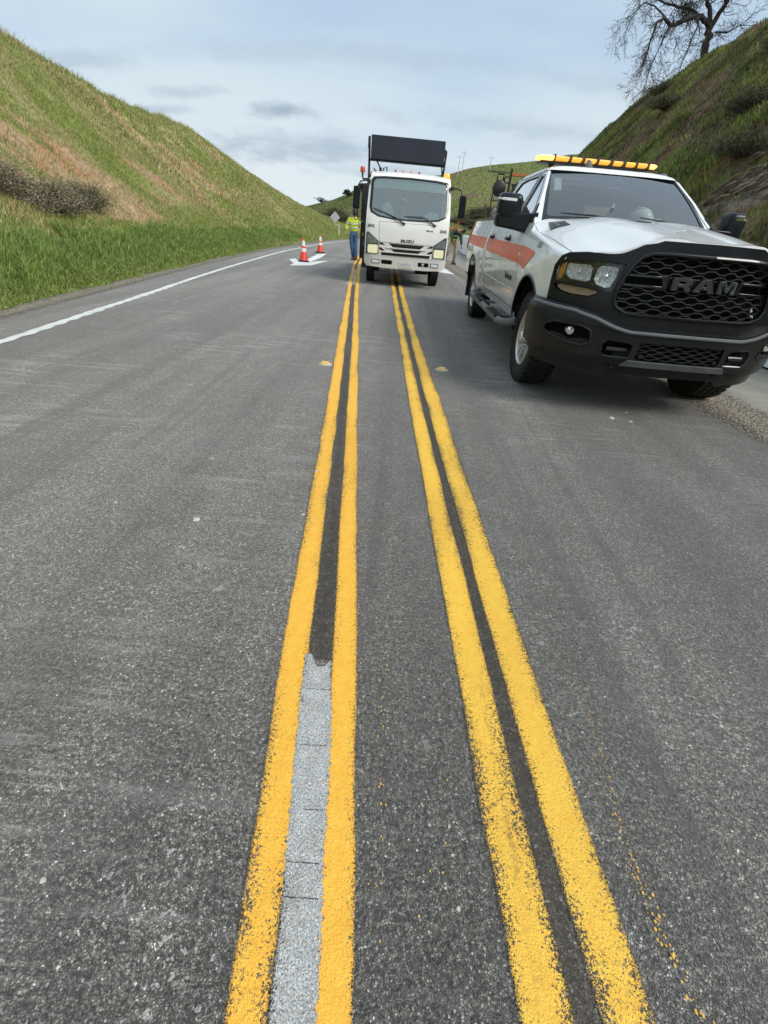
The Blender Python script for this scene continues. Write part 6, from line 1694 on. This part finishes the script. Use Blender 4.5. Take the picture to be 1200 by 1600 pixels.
    mb = MB(); mb.box((-1.25, -1.03, 1.30), (.45, .26, 1.70)); mb.box((-1.02, -1.05, 1.0), (.05, .22, .9)); tb = mb.build('tool_locker', MAT['decal'], bd, bevel=.02)
    mb = MB(); mb.tube([(-1.0, -1.16, .45), (-1.0, -1.15, 2.0)], .02, 6); mb.box((-1.05, -1.0, .48), (.35, .20, .5)); mb.build('locker_frame', MAT['decal'], bd)
    mb = MB(); mb.box((-1.0, -1.08, 1.02), (.04, .10, .07)); mb.build('side_marker', MAT['smoke'], tb)
    mb = MB(); mb.box((-1.0, 1.0, 1.30), (.30, .16, .9)); mb.build('fuel_box', MAT['decal'], bd, bevel=.02)
    # message board frame
    bx = -1.35
    mb = MB(); 
    mb.tube([(bx, -1.02, .85), (bx, -1.02, 2.45), (bx, -1.04, 3.15)], .028, 8)
    mb.tube([(bx, .93, .85), (bx, .93, 2.35), (bx, .96, 2.95), (bx, .92, 3.02)], .026, 8)
    mb.tube([(bx, .93, 2.38), (bx + .02, .86, 2.75)], .018, 6)
    mb.tube([(bx, -1.02, 2.36), (bx, .93, 2.36)], .03, 6)
    mb.tube([(bx + .05, -.84, 2.68), (bx + .05, -.68, 2.45), (bx + .05, -.75, 2.36)], .020, 6)
    mb.tube([(bx + .05, -.90, 2.50), (bx + .05, -.76, 2.38)], .02, 6)
    mb.tube([(bx + .05, -.64, 2.36), (bx + .05, -.64, 2.52), (bx + .05, -.56, 2.55), (bx + .05, -.54, 2.36)], .016, 6)
    mb.box((bx + .04, -.72, 2.47), (.05, .07, .12)); mb.box((bx, -1.05, 3.02), (.06, .05, .22)); mb.box((bx, .95, 2.92), (.06, .06, .14))
    mb.build('board_frame', MAT['decal'], T)
    mb = MB(); ang = R(9); rot = (0, -ang, 0)
    mb.box((bx + .06, -.04, 2.93), (.07, 1.90, .50), rot=rot); bo_ = mb.build('message_board', MAT['board'], T, bevel=.006)
    mb = MB(); mb.box((bx + .045 + .05 * 0, -.04, 2.672), (.10, 1.92, .028), rot=rot); mb.build('board_rim', MAT['decal'], bo_)
    # beacons: red one on a bracket, amber one on the other corner
    b1 = MB(); b1.tube([(-.35, -1.0, 2.20), (-.35, -1.13, 2.19), (-.35, -1.15, 2.24), (-.35, -1.15, 2.33)], .022, 7); b1.tube([(-.35, -.98, 2.26), (-.35, -.80, 2.30)], .03, 6); br = b1.build('beacon_bracket', MAT['decal'], T)
    mb = MB(); mb.lathe([(.052, 0), (.058, .02), (.056, .10), (.044, .115), (0, .117)], (-.35, -1.15, 2.32), 'Z', 16); mb.build('beacon', MAT['redglow'], br)
    b1 = MB(); b1.box((-.35, .90, 2.27), (.2, .18, .05)); br = b1.build('beacon_bracket', MAT['red'], T)
    mb = MB(); mb.lathe([(.075, 0), (.082, .02), (.080, .13), (.062, .155), (0, .157)], (-.35, .93, 2.29), 'Z', 16); mb.build('beacon', MAT['amberlit'], br)
    mb = MB(); mb.box((-.45, -.85, 2.33), (.08, .22, .05)); mb.build('marker_bar', MAT['red'], T)
    return T
MAT['redglow'] = simple('lit_orange_red_beacon', (.50, .07, .035), .3, emis=(1, .12, .04), estr=.06)
lorry = make_cabover()
# clutter on its dashboard
def blob(name, pts, mat, label, cat, T, loc, rot=(0, 0, 0)):
    mb = MB(); mb.plate(pts, lambda u, v, w: (w + .05 * math.sin(v * 5), u, v), .02, du=.06, dv=.06); o = mb.build(name, mat, bevel=.006); o.location = loc
    tag(o, label, cat); put(o, T); return o
blob('paper', [(-.16, 0), (-.20, .12), (-.17, .28), (-.06, .36), (.06, .24), (.10, .10), (.08, 0)], simple('cream_paper', (.78, .80, .62), .7), 'upright rounded cream card behind the truck windscreen', 'card', lorry, (.78, -.43, 1.38))
hard_hat((.66, -.74, 1.385), 'small white hard hat at the left end of the truck dashboard', lorry, .85, .1)
hard_hat((.70, -.08, 1.385), 'low white hard hat in the middle of the truck dashboard', lorry, .8, .0)
blob('paper', [(-.20, 0), (-.21, .14), (-.05, .22), (.12, .20), (.2, .10), (.19, 0)], simple('cream_bag', (.74, .72, .55), .8, var=.3, scale=20), 'crumpled cream paper bag on the steering side of the truck dashboard', 'bag', lorry, (.74, .56, 1.38))
# ================================================================ STREET THINGS
M_cone = simple('orange_red_cone_plastic', (0.80, 0.055, 0.025), 0.45, var=.12)
M_coll = simple('white_reflective_collar', (0.78, 0.78, 0.80), 0.35, var=.08)
M_rub2 = simple('black_rubber_base', (0.03, 0.028, 0.026), 0.8, var=.2)
def make_cone(loc, label, rz):
    r = empty('traffic_cone', loc, rz, label=label, cat='traffic cone', group='traffic cones on the turn arrow')
    mb = MB(); mb.lathe([(.150, .03), (.140, .05), (.026, .70), (.020, .71), (0, .71)], (0, 0, 0), 'Z', 28); mb.build('body', M_cone, r)
    rad = lambda z: .140 + (z - .05) * (.026 - .140) / .65
    for (a, b_) in ((.305, .405), (.475, .625)):
        mb = MB(); mb.lathe([(rad(a) + .001, a - .002), (rad(a) + .004, a), (rad(b_) + .004, b_), (rad(b_) + .001, b_ + .002)], (0, 0, 0), 'Z', 28, cap=False); mb.build('collar', M_coll, r)
    mb = MB(); mb.plate(rrect(-.18, -.18, .18, .18, .04), lambda u, v, w: (u, v, w), .032, du=0, dv=0); mb.lathe([(.165, .030), (.155, .045), (.14, .05)], (0, 0, 0), 'Z', 24, cap=False); mb.build('base', M_rub2, r, bevel=.005)
    return r
make_cone((-3.53, 17.5, .004), 'red orange cone with two white collars nearer the camera', .2)
make_cone((-3.92, 23.2, .004), 'red orange cone with two white collars farther up the road', .7)
# raised centre line markers
def marker(x, y, rz, label):
    r = empty('road_marker', (x, y, .0), rz, label=label, cat='road marker', group='raised road markers beside the yellow lines')
    mb = MB(); mb.lathe([(.072, 0), (.066, .008), (.045, .014), (0, .016)], (0, 0, 0), 'Z', 24, scale=(1.0, .9, 1)); mb.build('base', simple('pale_adhesive', (.50, .46, .36), .8, var=.3, scale=30), r)
    mb = MB(); mb.box((0, 0, .018), (.085, .075, .016), taper=.8); mb.build('reflector', simple('yellow_plastic', (.78, .47, .07), .4, var=.15), r, bevel=.003)
marker(-.748, 4.72, .05, 'yellow road marker left of the left double line'); marker(.485, 4.90, -.05, 'yellow road marker right of the right double line')
# white sheeted barrier along the apron
def barrier():
    ys = np.arange(4.4, 43.2, .35); n = len(ys)
    prof = [(-.04, .02), (.0, .30), (.04, .62), (.10, 1.00), (.16, 1.10), (.26, 1.10), (.32, .95), (.38, .5), (.42, .02)]
    X0 = np.array([float(EDGE(y)) + 9.20 for y in ys]); vs = []
    for i, y in enumerate(ys):
        for k, (a, z) in enumerate(prof):
            rag = (fbm(np.array([y * 1.7 + k]), np.array([k * .7]), 7)[0] - .5)
            z2 = z + rag * .05 + (max(0, fbm(np.array([y * 2.9]), np.array([1.0]), 5)[0] - .4) * .10 if k in (0, 8) else 0)
            vs.append((X0[i] + a + rag * .05, y, max(.012, z2)))
    m = len(prof); fs = [(i * m + k, i * m + k + 1, (i + 1) * m + k + 1, (i + 1) * m + k) for i in range(n - 1) for k in range(m - 1)] + [tuple(range(m)), tuple((n - 1) * m + k for k in reversed(range(m)))]
    mb = MB(); mb.add(vs, fs)
    r = empty('barrier', (0, 0, 0), label='long low barrier wrapped in white sheeting along the right apron', cat='barrier')
    mb.build('sheeting', simple('white_sheeting', (.80, .82, .84), .5, var=.05, bump=.4, bscale=4), r, angle=60)
    vs = []
    for i, y in enumerate(ys): vs += [(X0[i] + .02, y, .0), (X0[i] + .02, y, .06), (X0[i] + .36, y, .06), (X0[i] + .36, y, .0)]
    fs = [(i * 4 + k, i * 4 + (k + 1) % 4, (i + 1) * 4 + (k + 1) % 4, (i + 1) * 4 + k) for i in range(n - 1) for k in range(4)]
    mb = MB(); mb.add(vs, fs + [(0, 1, 2, 3)]); mb.build('base', MAT['rubber'], r)
barrier()
# diamond sign seen from behind
r = empty('road_sign', (-6.45, 46.5, .0), .15, label='grey back of a diamond road sign on a pale post', cat='road sign')
mb = MB(); s = .44; mb.plate([(-s, 0), (-.02, s - .02), (.02, s - .02), (s, 0), (.02, -s + .02), (-.02, -s + .02)], lambda u, v, w: (u - .10, w, v + 1.55), .012, du=0, dv=0); mb.build('sign_plate', simple('bare_aluminium', (.52, .53, .54), .45, metal=.3, var=.15), r, bevel=.002)
mb = MB(); mb.box((-.10, .03, 1.55), (.05, .03, .80)); mb.build('bracket', simple('dull_bracket', (.2, .2, .2), .6), r)
mb = MB(); mb.box((.28, .06, .45), (.10, .07, 1.05)); mb.box((.09, .06, 1.0), (.42, .05, .07)); mb.build('post', simple('pale_wood_post', (.60, .57, .48), .8, var=.2), r)
# utility poles on the far crest
def pole(x, y, h, label):
    z = float(far_z(np.array([x]), np.array([y]))[0])
    r = empty('utility_pole', (x, y, z), label=label, cat='utility pole', group='utility poles on the far crest')
    M_ = simple('weathered_pole', (.55, .54, .53), .9, var=.2)
    mb = MB(); mb.tube([(0, 0, -.5), (0, 0, h)], [.075, .055], 8); mb.build('mast', M_, r)
    mb = MB(); mb.box((0, 0, h - .35), (1.2, .06, .06)); mb.build('cross_arm', M_, r)
    for dx in (-.5, 0, .5):
        mb = MB(); mb.lathe([(.03, 0), (.05, .05), (.03, .12), (0, .13)], (dx, 0, h - .30), 'Z', 8); mb.build('insulator', M_, r)
pole(9.2, 118, 3.6, 'thin utility pole on the far crest nearer the truck'); pole(15.7, 118, 2.7, 'thin utility pole on the far crest nearer the pickup'); pole(10.1, 119, 3.7, 'second thin utility pole close beside the one near the truck')
# ================================================================ PEOPLE
M_skin = simple('skin', (.36, .20, .13), .55, var=.1)
def skin_obj(name, verts, edges, radii, mat, parent, sub=2, root=0):
    me = bpy.data.meshes.new(name); me.from_pydata([tuple(v) for v in verts], edges, []); me.materials.append(mat)
    o = bpy.data.objects.new(name, me); COL.objects.link(o); o.parent = parent
    m = o.modifiers.new('skin', 'SKIN'); m.use_smooth_shade = True
    for i, r in enumerate(radii):
        sv = me.skin_vertices[0].data[i] if len(me.skin_vertices) else None
        if sv is None: break
        sv.radius = r if isinstance(r, tuple) else (r, r); sv.use_root = (i == root)
    s = o.modifiers.new('sub', 'SUBSURF'); s.levels = sub; s.render_levels = sub
    return o
def ensure_skin(me):
    bm = bmesh.new(); bm.from_mesh(me); bm.verts.layers.skin.verify(); bm.to_mesh(me); bm.free()
def skinned(name, chain, mat, parent, sub=2):
    """chain: dict name->(pos, radius, parentname) ; first is the root"""
    names = list(chain); idx = {n: i for i, n in enumerate(names)}
    me = bpy.data.meshes.new(name)
    me.from_pydata([tuple(chain[n][0]) for n in names], [(idx[chain[n][2]], idx[n]) for n in names if chain[n][2]], [])
    bm = bmesh.new(); bm.from_mesh(me); L = bm.verts.layers.skin.verify()
    bm.verts.ensure_lookup_table()
    for n in names:
        r = chain[n][1]; bm.verts[idx[n]][L].radius = r if isinstance(r, tuple) else (r, r); bm.verts[idx[n]][L].use_root = (idx[n] == 0)
    bm.to_mesh(me); bm.free(); me.materials.append(mat)
    o = bpy.data.objects.new(name, me); COL.objects.link(o)
    m = o.modifiers.new('skin', 'SKIN'); m.use_smooth_shade = True; m.branch_smoothing = .4
    s = o.modifiers.new('sub', 'SUBSURF'); s.levels = sub; s.render_levels = sub
    # bake the modifiers so the mesh is plain geometry
    dg = bpy.context.evaluated_depsgraph_get(); dg.update()
    me2 = bpy.data.meshes.new_from_object(o.evaluated_get(dg))
    o.modifiers.clear(); o.data = me2; bpy.data.meshes.remove(me)
    me2.name = name
    if not me2.materials: me2.materials.append(mat)
    me2.shade_smooth()
    o.parent = parent
    return o
V3 = Vector
def hand(base, direction, palm_n, s=1.0):
    """returns chains for palm, four fingers and a thumb (lightly curled)"""
    d = V3(direction).normalized(); n = V3(palm_n).normalized(); side = d.cross(n).normalized()
    ch = {}
    ch['palm'] = (V3(base) + d * .045 * s, (.036 * s, .018 * s), 'wrist')
    for k, (off, ln) in enumerate(((-.030, .078), (-.010, .088), (.010, .082), (.030, .064))):
        p = V3(base) + d * .080 * s + side * off * s
        q = p + d * ln * .45 * s + n * .010 * s; t = p + d * ln * .80 * s + n * .035 * s
        ch['k%d' % k] = (p, .0105 * s, 'palm'); ch['m%d' % k] = (q, .0092 * s, 'k%d' % k); ch['t%d' % k] = (t, .0075 * s, 'm%d' % k)
    p = V3(base) + d * .035 * s - side * .036 * s
    ch['th1'] = (p, .013 * s, 'palm'); ch['th2'] = (p + d * .03 * s - side * .022 * s + n * .015 * s, .011 * s, 'th1'); ch['th3'] = (p + d * .055 * s - side * .024 * s + n * .03 * s, .009 * s, 'th2')
    return ch
def person(loc, rz, label, J, shirt, trousers, cap=None, glove=None, stripes=None, s=1.0):
    r = empty('person', loc, rz, label=label, cat='person')
    g = lambda k: V3(J[k])
    B = {'pelvis': (g('pelvis'), (.135, .11), None), 'waist': (g('waist'), (.125, .095), 'pelvis'), 'chest': (g('chest'), (.155, .11), 'waist'), 'neck0': (g('neck'), (.085, .075), 'chest'), 'neck1': (g('neck').lerp(g('head'), .45), .055, 'neck0'),
         'head0': (g('head') + V3((0, 0, -.02)), (.072, .085), 'neck1'), 'head1': (g('head') + (g('head') - g('neck')).normalized() * .085, (.070, .085), 'head0')}
    for sd in 'LR':
        B.update({'sh' + sd: (g('sh' + sd), .062, 'chest'), 'el' + sd: (g('el' + sd), .044, 'sh' + sd), 'wr' + sd: (g('wr' + sd), .028, 'el' + sd),
                  'hip' + sd: (g('hip' + sd), .095, 'pelvis'), 'kn' + sd: (g('kn' + sd), .060, 'hip' + sd), 'an' + sd: (g('an' + sd), .040, 'kn' + sd), 'toe' + sd: (g('toe' + sd), (.036, .03), 'an' + sd)})
        hd = hand(g('wr' + sd), g('wr' + sd) - g('el' + sd), V3((0, 0, 1)).cross(g('wr' + sd) - g('el' + sd)) + V3((0, .01, 0)))
        for k, v in hd.items(): B[k + sd] = (v[0], v[1], ('wr' + sd) if v[2] == 'wrist' else v[2] + sd)
    skinned('body', B, M_skin, r, 1)
    # clothes: looser skins over the same joints
    S = {'hem': (g('pelvis').lerp(g('waist'), .10), (.165, .14), None), 'waist': (g('waist').lerp(g('pelvis'), .3), (.158, .13), 'hem'), 'chest': (g('chest'), (.175, .135), 'waist'), 'neck0': (g('neck'), (.085, .080), 'chest')}
    for sd in 'LR':
        S.update({'sh' + sd: (g('sh' + sd), .082, 'chest'), 'el' + sd: (g('el' + sd), .066, 'sh' + sd), 'cuff' + sd: (g('el' + sd).lerp(g('wr' + sd), J.get('sleeve', .85)), .050, 'el' + sd)})
    sh = skinned('jacket', S, shirt, r, 2)
    P = {'pelvis': (g('pelvis'), (.150, .125), None), 'w': (g('pelvis').lerp(g('waist'), .6), (.14, .115), 'pelvis')}
    for sd in 'LR': P.update({'hip' + sd: (g('hip' + sd), .108, 'pelvis'), 'kn' + sd: (g('kn' + sd), .080, 'hip' + sd), 'an' + sd: (g('an' + sd) + V3((0, 0, .03)), .066, 'kn' + sd)})
    skinned('trousers', P, trousers, r, 2)
    for sd in 'LR':
        a, t = g('an' + sd), g('toe' + sd); d = (t - a); d.z = 0; d.normalize()
        mb = MB(); rot = Matrix.Rotation(math.atan2(d.y, d.x), 3, 'Z')
        c = V3((a.x, a.y, max(.0, t.z - .045))) 
        mb.box(c + d * .06 + V3((0, 0, .045)), (.27, .10, .09), rot=rot); mb.box(c + V3((0, 0, .10)), (.11, .10, .12), rot=rot); mb.box(c + d * .06 + V3((0, 0, .006)), (.285, .112, .022), rot=rot)
        mb.build('boot', simple('brown_work_boot', (.07, .04, .025), .7, var=.3), r, bevel=.02, seg=3)
    up = (g('head') - g('neck')).normalized(); h = g('head') + up * .045; f = V3(J['face']).normalized(); f = (f - up * f.dot(up)).normalized(); sdv = up.cross(f)
    def at(a, b_, c): return h + sdv * a + f * b_ + up * c
    # face: nose, eyes, mouth, ears
    mb = MB(); mb.add([at(-.014, .088, -.018), at(.014, .088, -.018), at(0, .118, -.020), at(0, .092, .022)], [(0, 1, 2), (0, 2, 3), (1, 3, 2), (0, 3, 1)]); mb.build('nose', M_skin, r, bevel=.004)
    for sg in (-1, 1):
        mb = MB(); mb.lathe([(0, -.006), (.009, -.003), (.009, .003), (0, .006)], at(sg * .030, .088, .014), 'Z', 8); mb.build('eye', MAT['decal'], r)
        mb = MB(); mb.lathe([(0, -.03), (.018, -.015), (.016, .015), (0, .03)], at(sg * .082, .0, -.005), 'Z', 8); mb.build('ear', M_skin, r)
    mb = MB(); mb.tube([at(-.024, .088, -.046), at(0, .094, -.048), at(.024, .088, -.046)], .004, 5); mb.build('mouth', simple('lips', (.25, .10, .08), .6), r)
    # hair/beard and cap
    rotm = Matrix((sdv, f, up)).transposed()
    def shell(name, mat, z0, k, rx=.092, ry=.106, rz_=.10, y0=-.5):
        mb = MB(); vs, fs = [], []; n = 20; rings = 7
        for q in range(rings + 1):
            el = lerp(z0, math.pi / 2, q / rings)
            for i in range(n):
                a = 2 * math.pi * i / n; vs.append(h + rotm @ V3((rx * k * math.cos(a) * math.cos(el), ry * k * math.sin(a) * math.cos(el) - .008, rz_ * k * math.sin(el) + .015)))
        for q in range(rings):
            for i in range(n): fs.append((q * n + i, q * n + (i + 1) % n, (q + 1) * n + (i + 1) % n, (q + 1) * n + i))
        mb.add(vs, fs); return mb
    mb = MB(); M_hair = simple('dark_hair', (.02, .015, .012), .8, var=.3)
    mb.tube([at(-.078, .02, -.02), at(-.06, .07, -.062), at(0, .085, -.085), at(.06, .07, -.062), at(.078, .02, -.02)], [.012, .022, .026, .022, .012], 8); mb.build('beard', M_hair, r)
    if cap:
        c = shell('cap', cap, .12, 1.06).build('cap', cap, r)
        mb = MB(); vs = []
        for q in (0, 1):
            for a in np.linspace(-1.1, 1.1, 9): vs.append(h + rotm @ V3((math.sin(a) * (.082 if q == 0 else .085), math.cos(a) * (.095 if q == 0 else .170) - (.0 if q == 0 else .02), .030 - .012 * q - .01 * abs(math.sin(a)) * q)))
        mb.add(vs, [(i, i + 1, 9 + i + 1, 9 + i) for i in range(8)]); mb.build('peak', cap, c)
    else: shell('hair', M_hair, .05, 1.03).build('hair', M_hair, r)
    if stripes:
        for (a, b_, rad) in stripes['rings']:
            pa = g(a[0]).lerp(g(a[1]), b_)
            d = (g(a[1]) - g(a[0])).normalized(); q = d.orthogonal().normalized(); w = d.cross(q)
            if a[0] in ('pelvis', 'waist', 'chest'): q, w = V3((1, 0, 0)), d.cross(V3((1, 0, 0))).normalized()
            mb = MB(); n = 20; vs = []
            for z in (-.025, .025):
                for i in range(n):
                    t = 2 * math.pi * i / n; vs.append(pa + d * z + q * math.cos(t) * rad[0] + w * math.sin(t) * rad[1])
            mb.add(vs, [(i, (i + 1) % n, n + (i + 1) % n, n + i) for i in range(n)]); mb.build('reflective_band', stripes['mat'], sh, recalc=False)
    return r
M_hiviz = simple('hi_vis_yellow_jacket', (.62, .80, .06), .75, var=.2, scale=9, bump=.6, bscale=14)
M_denim = simple('blue_denim', (.055, .13, .26), .85, var=.35, scale=10, bump=.5, bscale=20)
M_khaki = simple('khaki_cloth', (.36, .29, .19), .85, var=.25, scale=9, bump=.6, bscale=14)
M_dgreen = simple('dark_green_jacket', (.020, .045, .032), .8, var=.25, scale=9)
M_band = simple('silver_band', (.62, .64, .60), .35, var=.1)
# standing worker beside the cab (faces the camera)
J1 = dict(pelvis=(0, 0, .92), waist=(0, .01, 1.08), chest=(.0, .0, 1.30), neck=(.005, .0, 1.46), head=(.02, -.03, 1.57), face=(.25, -1, -.15),
          shL=(.185, 0, 1.40), elL=(.30, -.03, 1.14), wrL=(.24, -.20, 1.00), shR=(-.185, 0, 1.40), elR=(-.27, .02, 1.13), wrR=(-.27, -.13, .93),
          hipL=(.09, 0, .86), knL=(.10, -.05, .47), anL=(.12, -.02, .09), toeL=(.14, -.14, .045), hipR=(-.09, 0, .86), knR=(-.06, -.02, .47), anR=(.0, .06, .09), toeR=(-.01, -.07, .045), sleeve=.55)
person((-2.16, 20.6, .0), 0.05, 'worker in a hi-vis yellow jacket, blue jeans and dark cap beside the truck', J1, M_hiviz, M_denim, cap=MAT['decal'],
       stripes=dict(mat=M_band, rings=[(('waist', 'chest'), .15, (.178, .150)), (('waist', 'chest'), .72, (.196, .158)), (('shR', 'elR'), .55, (.080, .080)), (('shL', 'elL'), .55, (.080, .080))]))
# second worker bending forward
J2 = dict(pelvis=(-.02, 0, .90), waist=(-.04, -.07, 1.05), chest=(.04, -.20, 1.24), neck=(.17, -.28, 1.31), head=(.27, -.34, 1.33), face=(.6, -.5, -.6),
          shL=(.20, -.24, 1.20), elL=(.27, -.34, .98), wrL=(.29, -.42, .78), shR=(-.10, -.28, 1.30), elR=(-.22, -.36, 1.10), wrR=(-.12, -.50, .96),
          hipL=(.10, 0, .84), knL=(.13, -.12, .46), anL=(.12, .02, .09), toeL=(.15, -.10, .045), hipR=(-.10, 0, .84), knR=(-.20, -.10, .46), anR=(-.34, .08, .09), toeR=(-.42, -.03, .045), sleeve=1.0)
person((2.02, 23.3, .0), 0.1, 'worker in khaki trousers and a dark green striped jacket bending forward behind the truck', J2, M_dgreen, M_khaki, cap=MAT['decal'],
       stripes=dict(mat=simple('pale_yellow_band', (.72, .78, .42), .5), rings=[(('waist', 'chest'), .05, (.182, .158)), (('waist', 'chest'), .75, (.200, .165))]))
